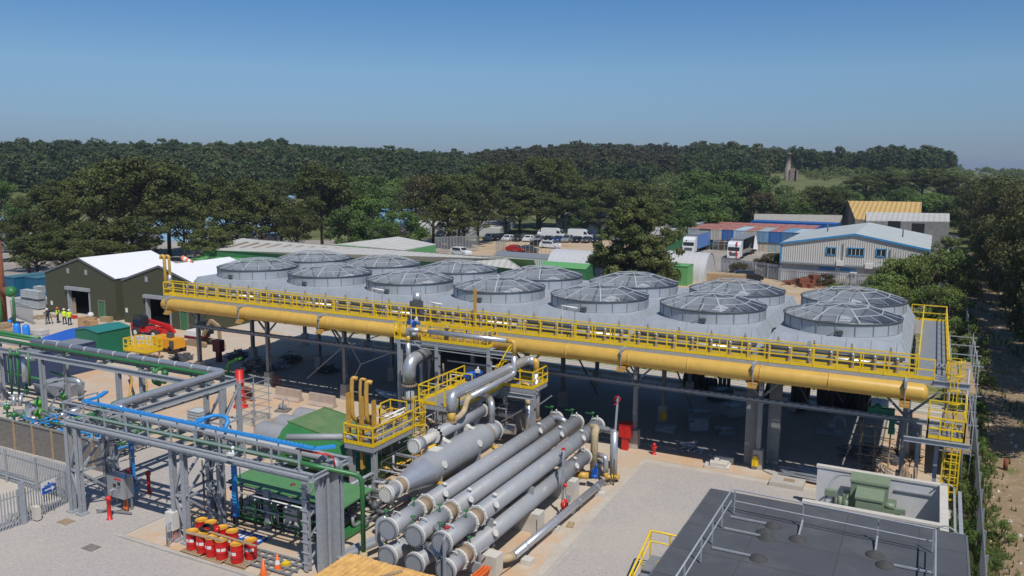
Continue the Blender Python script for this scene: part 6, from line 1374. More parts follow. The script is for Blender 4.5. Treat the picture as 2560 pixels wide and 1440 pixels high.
def container(name,lab,x0,x1,y0,y1,h,mt,mtop,z=0,door=None):
    t=thing(name,lab,'container',((x0+x1)/2,(y0+y1)/2,z)); m=MB(); m.bx(x0,x1,y0,y1,z+.05,z+h-.03); m.build('body',mt,t)
    m=MB(); m.bx(x0,x1,y0,y1,z+h-.03,z+h); m.build('top',mtop,t); m=MB()
    for x in (x0,x1):
        for y in (y0,y1): m.bar((x,y,z),(x,y,z+h),.12)
    for zz in (z+.06,z+h-.06): m.bar((x0,y0-.01,zz),(x1,y0-.01,zz),.1); m.bar((x1+.01,y0,zz),(x1+.01,y1,zz),.1); m.bar((x0-.01,y0,zz),(x0-.01,y1,zz),.1)
    m.build('corner_frame',mt,t)
    if door=='y':
        m=MB()
        for k in (.25,.42,.58,.75): m.bar((x0+(x1-x0)*k,y0-.05,z+.15),(x0+(x1-x0)*k,y0-.05,z+h-.15),.04)
        m.build('lock_bar','galvanised',t)
    if door=='x':
        m=MB()
        for k in (.25,.42,.58,.75): m.bar((x1+.05,y0+(y1-y0)*k,z+.15),(x1+.05,y0+(y1-y0)*k,z+h-.15),.04)
        m.build('lock_bar','galvanised',t)
    return t
container('grey_container','dark grey blue container behind the green cabin and rack pipes',-16.0,-13.4,-13.0,-6.4,2.6,'container_blue_dark','steel_grey',door='y')
container('teal_container','teal blue container left of the tents, the right one',-57.5,-54.9,15.6,21.6,2.7,'container_teal','container_top')
container('teal_container','teal blue container left of the tents, the left one',-60.7,-58.1,14.4,20.4,2.7,'container_teal','container_top')
q=g(190,848); m=MB(); m.extr([(q.x-3.5,q.y-2,0.02),(q.x+2.4,q.y-.8,.02),(q.x+2.0,q.y+.5,1.1),(q.x-1.4,q.y+.3,.9)],(0,1.6,0)); one(m,'blue_tarp','tarp_blue','blue tarpaulin over goods left of the green cabin','tarpaulin')
for i,(a,b) in enumerate(((44,842),(67,845),(25,818))):
    q=g(a,b); s_=1 if i<2 else .6; m=MB(); m.lathe((q.x,q.y,0),(0,0,1),[(.36*s_,0),(.36*s_,1.0*s_),(.33*s_,1.25*s_),(.2*s_,1.42*s_),(.001,1.48*s_)],18); one(m,'blue_tank','blue_tank',['bright blue round topped tank, the left of the pair','bright blue round topped tank, the right of the pair','smaller blue tank farther back at the left edge'][i],'tank','bright blue tanks')
for i,(a,b,w_,h_) in enumerate(((105,845,1.2,.9),(90,838,1.0,.6),(28,838,1.5,.6),(12,825,1.0,.8))): q=g(a,b); m=MB(); m.box((q.x,q.y,h_/2),(w_,.9,h_)); m.box((q.x,q.y,h_*.5),(w_+.06,.96,.05)); one(m,'crate','wood' if i>1 else 'concrete_pale',['cream crate right of the blue tanks','lower cream crate beside the blue tanks','timber crate behind the blue tanks','small timber crate at the left edge'][i],'crate')
# brown column and green stand at left edge
t=thing('rusty_vessel','tall rust brown column at the left edge with a green domed branch','vessel',(-39.9,1.9,0)); q=vy(6,700,1.9); m=MB(); m.cyl((q.x-.3,1.9,0),(q.x-.3,1.9,9.5),.36,n=18); m.cyl((q.x,1.9,vy(20,728,1.9).z),(vy(28,728,1.9).x,1.9,vy(20,728,1.9).z),.45,n=18); m.build('column','rust',t)
zz=vy(20,728,1.9).z; xx=vy(26,728,1.9).x; m=MB(); m.lathe((xx,1.9,zz),(1,-.1,0),[(.62,0),(.62,.15),(.58,.2),(.5,.5),(.3,.72),(.001,.8)],20); m.pipe([(xx+.5,1.8,zz-.4),(xx+.6,1.8,zz-1.2),(xx+.65,1.7,.3)],.13,.3,10); m.pipe([(q.x+.5,1.0,3.4),(q.x+.7,1.0,.3)],.2,n=10); m.build('green_dome','green_paint',t)
# ---- vehicles in the yard ----
def wheel(m,c,r,w,ax=(0,1,0),n=18):
    c=Vector(c); a=Vector(ax).normalized(); m.lathe(c-a*(w/2),a,[(r*.55,0),(r*.93,0),(r,.03),(r,w-.03),(r*.93,w),(r*.55,w),(r*.55,0)],n)
def hub(m,c,r,w,ax=(0,1,0)): c=Vector(c); a=Vector(ax).normalized(); m.lathe(c-a*(w/2-.01),a,[(.001,.03),(r*.3,.0),(r*.55,.02),(r*.55,w-.04),(r*.3,w),(.001,w-.03)],14)
q=g(372,845); bx_,by_=q.x,q.y+.6
t=thing('telehandler','red telehandler with a black cab and its boom lowered','telehandler',(bx_,by_,0))
m=MB(); m.bx(bx_-2.2,bx_+1.9,by_-.55,by_+.55,.55,1.05); m.extr([(bx_-2.3,by_-.9,.6),(bx_-.6,by_-.9,.6),(bx_-.7,by_-.9,1.25),(bx_-2.3,by_-.9,1.45)],(0,.6,0)); m.bx(bx_+.1,bx_+1.5,by_-1.0,by_-.5,.7,1.3); m.build('chassis','red_machine',t)
m=MB(); m.bar((bx_-2.0,by_+.25,1.75),(bx_+2.3,by_+.25,1.25),.35,.38); m.bar((bx_+2.2,by_+.25,1.3),(bx_+2.9,by_+.25,.7),.25,.3); m.build('boom','red_machine',t)
m=MB(); m.extr([(bx_-1.9,by_-1.0,1.2),(bx_-.5,by_-1.0,1.2),(bx_-.55,by_-1.0,2.1),(bx_-.8,by_-1.0,2.35),(bx_-1.75,by_-1.0,2.35)],(0,.95,0)); m.build('cab','dark_glass',t)
for x_ in (-1.4,1.35):
    for y_ in (-.95,.95): m=MB(); wheel(m,(bx_+x_,by_+y_,.55),.55,.4); o=m.build('wheel','black_rubber',t); m=MB(); hub(m,(bx_+x_,by_+y_,.55),.55,.42); m.build('rim','flange_white',o)
q=g(505,862); bx_,by_=q.x,q.y
t=thing('mini_excavator','white and dark red excavator with its boom folded forward','excavator',(bx_,by_,0))
m=MB()
for y_ in (-.8,.8): m.extr([(bx_-1.4,by_+y_-.2,.15),(bx_-1.2,by_+y_-.2,.0),(bx_+1.2,by_+y_-.2,0),(bx_+1.4,by_+y_-.2,.15),(bx_+1.4,by_+y_-.2,.42),(bx_+1.2,by_+y_-.2,.55),(bx_-1.2,by_+y_-.2,.55),(bx_-1.4,by_+y_-.2,.42)],(0,.4,0))
m.build('track','rust_tan',t)
m=MB(); m.box((bx_-.6,by_,1.25),(1.7,1.7,.5),0,.95); m.build('counterweight','white_paint',t); m=MB(); m.box((bx_-.6,by_,.85),(1.75,1.75,.32)); m.build('skirt','red_oxide',t)
m=MB(); m.box((bx_+.3,by_+.4,1.75),(1.1,.9,1.3),0,.88); m.build('cab','dark_glass',t)
m=MB(); m.bar((bx_+.6,by_-.3,1.1),(bx_+2.1,by_-.6,2.8),.28,.35); m.bar((bx_+2.1,by_-.6,2.8),(bx_+3.4,by_-.9,2.4),.26,.3); m.bar((bx_+3.4,by_-.9,2.5),(bx_+3.5,by_-.9,.9),.24,.28); m.extr([(bx_+3.2,by_-1.2,.2),(bx_+3.9,by_-1.2,.3),(bx_+3.7,by_-1.2,.9),(bx_+3.3,by_-1.2,.95)],(0,.7,0)); m.build('boom','wood',t)
q=g(432,880); bx_,by_=q.x,q.y
t=thing('site_dumper','yellow orange site dumper with a grey grille','dumper',(bx_,by_,0)); m=MB(); m.box((bx_,by_,.95),(2.0,1.4,.9),0,.94); m.extr([(bx_-1.9,by_-.7,.7),(bx_-.9,by_-.7,.7),(bx_-.8,by_-.7,1.5),(bx_-2.1,by_-.7,1.5)],(0,1.4,0)); m.build('body','orange_machine',t)
m=MB(); m.box((bx_+.7,by_-.71,1.0),(.6,.05,.6)); m.box((bx_-.2,by_,1.6),(.5,.5,.5)); m.build('grille','steel_dark',t)
for x_ in (-1.2,.6):
    for y_ in (-.7,.7): m=MB(); wheel(m,(bx_+x_,by_+y_,.4),.4,.3); m.build('wheel','black_rubber',t)
m=MB(); m.box((g(370,868).x,g(370,868).y,.7),(2.6,1.0,.8),.1); one(m,'white_skip','white_sheet','pale covered load between the telehandler and the yellow basket','load')
# yellow basket platform + ladder
bx_=-13.2;by_=-1.6
t=thing('access_basket','bright yellow railed work platform standing on the yard','work platform',(bx_,by_,0)); m=MB(); railing(m,[(-14.6,-2.6,.9),(-11.6,-2.6,.9),(-11.6,-.8,.9),(-14.6,-.8,.9),(-14.6,-2.6,.9)],toe=.25,sp=.55,r=.035); m.build('railing','yellow_rail',t)
m=MB(); m.bx(-14.6,-11.6,-2.6,-.8,.8,.88)
for x in (-14.4,-11.8):
    for y in (-2.4,-1.0): m.bar((x,y,0),(x,y,.8),.1)
m.build('base','ochre_steel',t)
# yellow frames seen behind rack legs, grey lattice mats
q=g(330,985); t=thing('ladder_frame','ochre ladder frame and pipes lying behind the upper rack','frame',(q.x,q.y,0)); m=MB()
for k in range(8): a=g(345+k*.5,915+k*10,.3+.0*k); m.bar(a,a+Vector((1.0,0,0)),.06)
m.bar(g(345,910,.3),g(350,990,.3),.07); m.bar(g(365,912,.3),g(368,990,.3),.07); m.pipe([g(320,930,.8),g(330,950,1.4),g(322,1000,.3)],.1,.2,8); m.build('frame','ochre_steel',t)
q=g(150,985); t=thing('grating_pile','stack of grey lattice mats on the gravel left of the rack','mats',(q.x,q.y,0)); m=MB()
for k in range(9): m.box((q.x,q.y,.1+.1*k),(3.4,1.8,.06),.02*k); 
for k in range(12): m.bar((q.x-1.6+k*.3,q.y-.9,.95),(q.x-1.6+k*.3,q.y+.9,.95),.05)
m.build('mat','galvanised',t)
heap('site_clutter','scattered timber and scrap in front of the totes','timber',(g(110,795).x,g(110,795).y),1.2,'wood',20,61,(.2,.6),.3)
# people
def person(name_lab,foot,h,face,top,legs,hat,pose,vest=None):
    x,y=foot; t=thing('person',name_lab,'person',(0,0,0)); s=h/1.78; c,s_=math.cos(face),math.sin(face)
    import bmesh
    J={'pel':(0,0,.95),'che':(0,0,1.32),'neck':(0,.01,1.5),'head':(0,.03,1.66)}
    V=[(0,0,.93),(0,0,1.15),(0,0,1.38),(0,.0,1.50),(0,.02,1.58),(0,.03,1.68)]; Rr=[.15,.135,.165,.06,.085,.10]; E_=[(0,1),(1,2),(2,3),(3,4),(4,5)]
    def add(p,r,par): V.append(p); Rr.append(r); E_.append((par,len(V)-1)); return len(V)-1
    for k,sx in enumerate((-1,1)):
        st=pose['stride']*(1 if k else -1)
        a=add((sx*.10,0,.88),.10,0); a=add((sx*.12,st*.5+.03,.50),.072,a); a=add((sx*.13,st,.10),.05,a); add((sx*.14,st+.14,.05),.042,a)
        p1,p2,p3=pose['arm'][k]
        a=add((sx*.20,0,1.42),.065,2); a=add((sx*p1[0],p1[1],p1[2]),.05,a); a=add((sx*p2[0],p2[1],p2[2]),.037,a); add((sx*p3[0],p3[1],p3[2]),.04,a)
    me=bpy.data.meshes.new('body'); me.from_pydata(V,E_,[]); ob=bpy.data.objects.new('body',me); COL.objects.link(ob)
    sk=ob.modifiers.new('skin','SKIN'); 
    me.update()
    if not me.skin_vertices: 
        bm=bmesh.new(); bm.from_mesh(me); bm.verts.layers.skin.verify(); bm.to_mesh(me); bm.free()
    for i,v in enumerate(me.skin_vertices[0].data): v.radius=(Rr[i],Rr[i]*.8 if i<3 else Rr[i]); v.use_root=(i==0)
    sb=ob.modifiers.new('sub','SUBSURF'); sb.levels=1; sb.render_levels=1
    dg=bpy.context.evaluated_depsgraph_get(); ev=ob.evaluated_get(dg); m2=bpy.data.meshes.new_from_object(ev); ob.modifiers.clear(); ob.data=m2
    m2.materials.clear()
    for mm in (legs,top,'skin','black_rubber'): m2.materials.append(M[mm])
    for p in m2.polygons:
        z=p.center.z; ax=abs(p.center.x); ay=p.center.y
        p.material_index=3 if z<.13 else 0 if (z<.93 and ax<.24 and ay<.3 and ay>-.35 and (z<.8 or ax<.2)) else 2 if z>1.53 else 1
        p.use_smooth=True
    ends=[pose['arm'][k][2] for k in (0,1)]
    for p in m2.polygons:
        for k,sx in enumerate((-1,1)):
            e=Vector((sx*ends[k][0],ends[k][1],ends[k][2]))
            if (p.center-e).length<.07: p.material_index=2
    ob.parent=t
    m=MB(); m.lathe((0,.02,1.70),(0,0,1),[(.145,0),(.125,.01),(.118,.06),(.08,.115),(.001,.13)],14); m.add([(-.08,.13,1.705),(.08,.13,1.705),(.06,.2,1.695),(-.06,.2,1.695)],[(0,1,2,3)]); m.build('hard_hat',hat,t)
    if vest:
        m=MB(); m.lathe((0,0,.98),(0,0,1),[(.185,0),(.18,.15),(.2,.38),(.15,.5)],14)
        m.build('vest',vest,t)
        m=MB(); m.lathe((0,0,1.08),(0,0,1),[(.19,0),(.19,.05)],14)
        for sx in (-1,1): m.bar((sx*.1,.18,1.1),(sx*.11,.16,1.45),.045,.02); m.bar((sx*.1,-.18,1.1),(sx*.11,-.16,1.45),.045,.02)
        m.build('reflective_tape','plastic_white',t)
    # face: eyes, nose, mouth, ears
    m=MB(); m.ico((0,.13,1.65),.018,1); 
    for sx in (-1,1): m.ico((sx*.10,.03,1.66),.022,1)
    m.build('nose_and_ears','skin',t)
    m=MB()
    for sx in (-1,1): m.ico((sx*.035,.115,1.685),.011,1)
    m.box((0,.12,1.61),(.045,.01,.01)); m.build('eyes_and_mouth','black_rubber',t)
    # fingers
    for k,sx in enumerate((-1,1)):
        e=Vector((sx*ends[k][0],ends[k][1],ends[k][2])); w0=Vector((sx*pose['arm'][k][1][0],pose['arm'][k][1][1],pose['arm'][k][1][2])); d=(e-w0).normalized(); sd=d.cross(Vector((0,0,1)));sd=sd.normalized() if sd.length>.2 else Vector((0,1,0)); m=MB()
        for f in range(4): b=e+d*.02+sd*(-.03+.02*f); L=[.07,.08,.075,.06][f]; m.tube([b,b+d*L*.6,b+d*L*.9-sd.cross(d)*.02],[.0095,.009,.007],6)
        m.tube([e+sd*.035,e+sd*.055+d*.03],[.011,.009],6); m.build('fingers','skin',t)
    t.location=(x,y,.015); t.rotation_euler=(0,0,face); t.scale=(s,s,s); return t
DOWN=((.26,-.02,1.15),(.27,.05,.92),(.27,.08,.85)); FOLD=((.27,.02,1.18),(.16,.22,1.12),(.06,.25,1.13)); HIP=((.33,-.06,1.2),(.24,.05,1.02),(.18,.08,1.0)); UP=((.26,.1,1.2),(.22,.3,1.35),(.16,.36,1.42))
pp=[('person in dark navy clothes and white hard hat standing beside a camera tripod',(120,811),3.5,'navy_cloth','steel_dark','white_paint',{'stride':.12,'arm':(UP,UP)},None),
('person in a yellow vest and an orange hard hat, second from the left',(146,808),2.6,'navy_cloth','navy_cloth','orange_plastic',{'stride':.08,'arm':(HIP,DOWN)},'hi_vis'),
('person in a yellow jacket and white hard hat, second from the right, the larger one',(162,812),.5,'hi_vis','door_dark','white_paint',{'stride':.1,'arm':(FOLD,FOLD)},None),
('person in a yellow jacket and white hard hat, rightmost of the group',(175,814),1.2,'hi_vis','navy_cloth','white_paint',{'stride':.06,'arm':(HIP,FOLD)},None)]
for lab,a,face,top,legs,hat,pose,vest in pp:
    q=g(*a); person(lab,(q.x,q.y),1.82,face,top,legs,hat,pose,vest)
q=g(127,811); t=thing('camera_tripod','camera on a black tripod held by the person in navy','tripod',(q.x,q.y,0)); m=MB()
for k in range(3): m.bar((q.x+.4*math.cos(k*2.1),q.y+.4*math.sin(k*2.1),0),(q.x,q.y,1.35),.04)
m.build('leg','black_rubber',t); m=MB(); m.box((q.x,q.y,1.5),(.2,.36,.2)); m.cyl((q.x,q.y+.15,1.5),(q.x,q.y+.36,1.5),.06,n=10); m.build('camera_body','black_rubber',t)
# windsock, yellow riser at the left end of the walkway
t=thing('windsock','orange and white windsock on a thin pole behind the tents','windsock',(-17,9,0)); a=vy(457,645,14.0); b=vy(482,656,14.0); m=MB(); m.bar((a.x,14,0),(a.x,14,a.z+.3),.08); m.build('pole','galvanised',t)
for k in range(5): m=MB(); m.cyl(a.lerp(b,k/5),a.lerp(b,(k+1)/5),.30-.03*k,.27-.03*k,12,False); m.build('sock','windsock' if k%2==0 else 'white_paint',t)
t=thing('relief_stack','two ochre hooked relief pipes at the left end of the walkway','vent pipe',(-5,-5.2,7)); 
for i,(a,b,r_) in enumerate(((410,640,.14),(422,640,.12))):
    q=vy(a,b,-5.0 if i==0 else -4.2); y=-5.0 if i==0 else -4.2; m=MB(); m.pipe([(q.x-.4,y,q.z-.25),(q.x-.35,y,q.z),(q.x,y,q.z),(q.x+.05,y,6.6)],r_,.25,10); m.build('vent_pipe','manifold_yellow',t)
q=vy(424,690,-4.4); m=MB(); m.cyl((q.x,-4.4,q.z-.8),(q.x,-4.4,q.z+.1),.17,n=12); m.box((q.x,-4.4,q.z-1.0),(.5,.4,.25)); m.build('relief_valve','cladding_silver',t)
# tall fence along the right boundary
palisade('boundary_fence','long grey palisade fence along the track at the right edge',(54.9,-18),(56.3,66),h=2.4,sp=.16,pw=.09,post=2.75,mt='steel_grey')
m=MB(); m.cyl((57.0,3.6,0),(57.0,3.6,.75),.13,n=10); one(m,'rusty_stub_post','rust','short rusty pipe stub on the track','post')
m=MB(); q=g(2432,722); m.cyl((q.x,q.y,0),(q.x,q.y,1.2),.2,n=10); one(m,'rusty_marker_post','rust','small orange brown post far along the track','post')
# bund line/rails behind the cooler
m=MB()
for k in range(3): m.bar((-2,15.2+k*.6,.12),(54,15.2+k*.6,.12),.22,.16)
m.bx(-2,54,13.9,14.4,.02,.3); one(m,'kerb_beams','concrete_pale','pale parallel kerbs behind the air cooler','kerb')
# ================= background estate =================
def pt(x,y,dep): return CP+ray(x,y)*dep
def quadroof(name,lab,cat,eL,eR,rR,rL,mt_roof,mt_wall,zb=0,sky_=None,thick=.12,clip_back=1.0):
    eL,eR,rR,rL=[Vector(v) for v in (eL,eR,rR,rL)]; bL=rL+(rL-eL)*clip_back; bL.z=eL.z+(rL.z-eL.z)*(1-clip_back); bR=rR+(rR-eR)*clip_back; bR.z=eR.z+(rR.z-eR.z)*(1-clip_back)
    o=(eL+rR)/2; t=thing(name,lab,cat,(o.x,o.y,zb)); up=Vector((0,0,thick)); m=MB()
    m.extr([eL,eR,rR,rL],up); m.extr([rL,rR,bR,bL],up); m.build('roof',mt_roof,t)
    D=lambda p:Vector((p.x,p.y,zb)); m=MB(); m.poly([D(eL),D(eR),eR,eL]); m.poly([D(eL),eL,rL,bL,D(bL)]); m.poly([D(eR),D(bR),bR,rR,eR]); m.poly([D(bL),bL,bR,D(bR)]); m.build('wall',mt_wall,t)
    return t,(eL,eR,rR,rL)
t,c=quadroof('long_shed','long shed with pale corrugated roof, skylights and green walls behind the air cooler','industrial building',g(505,625,4.0),g(1225,662,4.0),g(1266,647,5.2),g(605,597,5.2),'roof_pale','green_wall')
eL,eR,rR,rL=c
for k in range(20):
    u=.06+k*.046; a=(.28,.75); e0=eL.lerp(eR,u); r0=rL.lerp(rR,u); e1=eL.lerp(eR,u+.016); r1=rL.lerp(rR,u+.016); up=Vector((0,0,.15))
    m=MB(); m.extr([e0.lerp(r0,a[0])+up,e1.lerp(r1,a[0])+up,e1.lerp(r1,a[1])+up,e0.lerp(r0,a[1])+up],(0,0,.03)); m.build('skylight','skylight',t)
t,c=quadroof('shed_wing','second pale roofed shed wing with a green gable behind the long shed','industrial building',g(1010,627,4.0),g(1090,612,4.0),g(996,593,5.6),g(850,611,5.2),'roof_pale','green_sheet_light',clip_back=.6)
m=MB(); m.poly([g(1225,662,4.0)+Vector((.3,-.1,.1)),g(1266,647,5.2)+Vector((.3,0,.05)),g(1335,650,4.6),g(1342,672,1.5),g(1300,690,0),g(1228,690,0)]); one(m,'green_gable','green_sheet_light','bright green corrugated gable end at the right of the long shed','gable')
m=MB(); a=g(460,655,2.6); m.extr([g(455,656,2.4),g(610,670,2.4),g(640,650,2.9),g(505,640,2.9)],(0,0,.15)); one(m,'green_lean_to','green_sheet_light','green lean-to roof at the left end of the long shed','roof')
t=thing('small_yard_shed','low flat grey shed with an open dark bay between the green gables','shed',(-6,70,0)); m=MB(); P=[g(1240,640,2.8),g(1375,650,2.8),g(1400,640,2.8),g(1245,628,2.8)]; m.extr(P,(0,0,.12)); m.build('roof','steel_grey',t)
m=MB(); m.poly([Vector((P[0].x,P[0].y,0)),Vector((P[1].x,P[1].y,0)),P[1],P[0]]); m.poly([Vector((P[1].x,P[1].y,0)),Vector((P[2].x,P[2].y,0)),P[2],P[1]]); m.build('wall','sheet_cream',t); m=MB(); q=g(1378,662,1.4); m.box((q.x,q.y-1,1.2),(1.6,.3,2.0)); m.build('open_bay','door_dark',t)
heap('reclaimed_timber','heap of reddish timber and dark car parts on the low shed roof side','timber',(g(1310,648).x,g(1310,648).y+2),3.2,'rust',50,71,(.4,1.2),.35)
# quonset huts
def arch(name,lab,x0,x1,yc,r,h,mt,mt_end='sheet_cream',ribs=8):
    t=thing(name,lab,'arched shed',((x0+x1)/2,yc,0)); n=18; m=MB(); A=[math.pi*i/n for i in range(n+1)]; V=[]
    for x in (x0,x1): V+=[(x,yc-r*math.cos(a),h*math.sin(a)) for a in A]
    m.add(V,[(i,i+1,n+2+i,n+1+i) for i in range(n)],True); m.build('shell',mt,t)
    m=MB()
    for k in range(ribs+1):
        x=x0+(x1-x0)*k/ribs
        for a,b in zip(A[:-1],A[1:]): m.bar((x,yc-(r+.02)*math.cos(a),(h+.02)*math.sin(a)),(x,yc-(r+.02)*math.cos(b),(h+.02)*math.sin(b)),.1,.08)
    m.build('rib',mt,t); m=MB()
    for x in (x0+.05,x1-.05): m.poly([(x,yc-(r-.05)*math.cos(a),(h-.05)*math.sin(a)) for a in A])
    m.build('end_wall',mt_end,t); return t
arch('arched_shed','white ribbed arched shed right of the lone pine',11.5,20.3,79.2,3.6,4.4,'arch_white','arch_white',9)
arch('arched_shed','white ribbed arched shed left of the lone pine, behind a green hut',-3.5,6.5,71.5,4.2,4.5,'arch_white','green_sheet_light',10)
shed('green_hut','small dark green hut below the left arched shed','hut',-2.2,5.5,62.3,66.0,2.6,'green_wall','green_sheet_light',.6,'x')
shed('green_box_hut','light green steel box at the front of the right arched shed','hut',16.4,18.9,70.5,74.0,3.0,'green_sheet_light','green_sheet_light',.1,'x')
m=MB(); q=g(1800,700); m.bx(q.x-3,q.x+4.2,q.y-2.8,q.y-.2,0,1.3); one(m,'flat_trailer','wood','flat pale topped trailer in front of the right arched shed','trailer')
# blue trimmed shed
SX0,SX1,SY0,SY1,SE,SR,SXM=30.3,51.6,84.5,114,6.0,7.9,41.2
t=thing('blue_trim_shed','cream corrugated industrial shed with blue window frames and verges','industrial building',(41,99,0))
m=MB(); m.poly([(SX0,SY0,0),(SX1,SY0,0),(SX1,SY0,SE),(SXM,SY0,SR),(SX0,SY0,SE)]); m.poly([(SX0,SY0,0),(SX0,SY0,SE),(SX0,SY1,SE),(SX0,SY1,0)]); m.poly([(SX1,SY0,0),(SX1,SY1,0),(SX1,SY1,SE),(SX1,SY0,SE)]); m.poly([(SX0,SY1,0),(SX0,SY1,SE),(SXM,SY1,SR),(SX1,SY1,SE),(SX1,SY1,0)]); m.build('wall','sheet_cream',t)
m=MB(); m.extr([(SX0-.2,SY0-.15,SE),(SXM,SY0-.15,SR+.03),(SXM,SY0-.15,SR+.15),(SX0-.2,SY0-.15,SE+.12)],(0,SY1-SY0+.3,0)); m.extr([(SXM,SY0-.15,SR+.03),(SX1+.2,SY0-.15,SE),(SX1+.2,SY0-.15,SE+.12),(SXM,SY0-.15,SR+.15)],(0,SY1-SY0+.3,0)); m.build('roof','roof_cold',t)
m=MB(); m.bar((SX0-.2,SY0-.2,SE+.03),(SXM,SY0-.2,SR+.06),.12,.3); m.bar((SXM,SY0-.2,SR+.06),(SX1+.2,SY0-.2,SE+.03),.12,.3); m.bx(SX0-.12,SX0+.1,SY0-.1,SY0-.02,0,SE); m.build('verge_trim','trim_blue',t)
for (a,b,w_,h_,npn) in ((2078,628,1.35,1.1,2),(2139,630,2.3,1.15,4),(2203,632,1.35,1.1,2)):
    q=vy(a,b,SY0); m=MB(); x,z=q.x,q.z
    for s_ in (-1,1): m.box((x+s_*w_/2,SY0-.06,z),(.16,.12,h_+.16)); m.box((x,SY0-.06,z+s_*h_/2),(w_+.1,.12,.16))
    f=m.build('window_frame','trim_blue',t); m=MB(); m.box((x,SY0-.02,z),(w_,.03,h_)); m.build('pane','dark_glass',f); m=MB()
    for k in range(1,npn): m.box((x-w_/2+w_*k/npn,SY0-.06,z),(.07,.05,h_))
    m.build('mullion','white_paint',f)
for (a,b) in ((2068,671),(2120,674)): q=vy(a,b,SY0); m=MB(); m.box((q.x,SY0-.04,q.z),(2.4,.06,.5)); m.build('low_window','trim_blue',t); m=MB(); 
for (a,b) in ((2100,658),(2172,665)): q=vy(a,b,SY0-.4); m=MB(); m.box((q.x,SY0-.35,q.z),(1.1,.5,.8)); m.build('air_unit','white_paint',t)
m=MB(); q=vy(2108,630,SY0); m.bar((q.x,SY0-.1,q.z-2),(q.x,SY0-.1,q.z+1.4),.14); q=vy(2225,640,SY0); m.bar((q.x,SY0-.1,q.z-2),(q.x,SY0-.1,q.z+1),.14); m.build('downpipe','steel_grey',t)
m=MB()
for x,y in ((35.5,100),(47.5,97)): m.cyl((x,y,6.5),(x,y,8.4),.1,n=8)
m.build('flue','steel_dark',t)
m=MB(); m.bar((SX0,SY0-.3,3.0),(SX1,SY0-.3,3.0),.35,.25); m.build('ledge','steel_grey',t)
palisade('estate_fence','grey palisade fence in front of the blue trimmed shed',(19.5,90.5),(30.5,84.2),h=2.6,sp=.3,pw=.2)
palisade('estate_fence','grey palisade fence along the lower wall of the blue trimmed shed',(30.5,82.5),(52,81.5),h=2.3,sp=.3,pw=.2)
# containers stacked two high
cc=['container_white','c_green','c_cream','c_blue','c_pale','c_cream','c_lblue','c_blue','c_mblue','c_mblue']
mat('c_green',(.05,.08,.05),.6,stripe=(0,.28,.6)); mat('c_cream',(.52,.46,.36),.6,stripe=(0,.28,.6)); mat('c_blue',(.02,.12,.38),.5,stripe=(0,.28,.6)); mat('c_pale',(.42,.52,.58),.55,stripe=(0,.28,.6)); mat('c_lblue',(.16,.30,.44),.55,stripe=(0,.28,.6)); mat('c_mblue',(.06,.17,.30),.55,stripe=(0,.28,.6)); mat('container_white',(.36,.42,.40),.55,stripe=(0,.28,.6)); mat('c_redtop',(.36,.12,.09),.7,var=.2,sc=.6,dirt=(.45,.35,.28),damt=.6)
tops=['c_redtop','c_redtop','c_redtop','c_redtop','c_pale','c_redtop','container_white','c_redtop','c_lblue','c_pale']
cn=['pale grey green','dark green','cream','blue','pale blue','cream (second)','light blue','deep blue','mid blue','mid blue (last)']
for i in range(10):
    x=3.2+i*2.5; container('shipping_container',f'{cn[i]} container on the upper level, {nth(i)} from the left above the trucks',x,x+2.42,128.8,140.8,2.35,cc[i],tops[i],2.1,'y'); container('shipping_container',f'{["pink","rust red","grey","pink"][i%4]} topped container of the second upper row, {nth(i)} from the left',x,x+2.42,141.6,153.6,2.35,cc[(i*3)%10],tops[(i+1)%4],2.1)
    if i in (0,1,2,6,7,8,9): container('shipping_container',f'container on the ground level, {nth(i)} bay from the left behind the trucks',x,x+2.42,129.0,140.8,2.08,['c_cream','container_white','c_green'][i%3],'steel_grey',0,'y')
for i in range(7): x=11+i*2.9; container('blue_container',f'blue roofed container in the rear row, {nth(i)} from the left',x,x+2.8,158,165,2.3,'c_blue','c_blue',2.3)
container('white_container','white container left of the container stack',-.2,2.2,138.5,150.5,2.4,'container_white','arch_white',2.2)
container('long_white_cabin','long pale roofed cabin behind the lone pine at the left of the containers',-9.5,-3.0,139,166,3.0,'arch_white','arch_white')
container('green_container','green container beside the blue curtained lorry',-.5,2.3,118,130,3.2,'green_wall','steel_grey')
for i in range(6):
    x=9.2+i*1.25; m=MB()
    for k in range(4):
        m.bx(x,x+1.1,127.2,128.3,.1+k*.6,.14+k*.6)
    for a in (0,1.1):
        for b in (127.2,128.3): m.bar((x+a,b,0),(x+a,b,2.3),.08)
    for k in range(8): m.bar((x,127.2,.2+k*.27),(x+1.1,127.2,.2+k*.27),.04)
    one(m,'cage_pallet','rust_tan' if i%2 else 'galvanised',f'stacked wire cage pallets by the containers, {nth(i)} from the left','cage','wire cages by the containers')
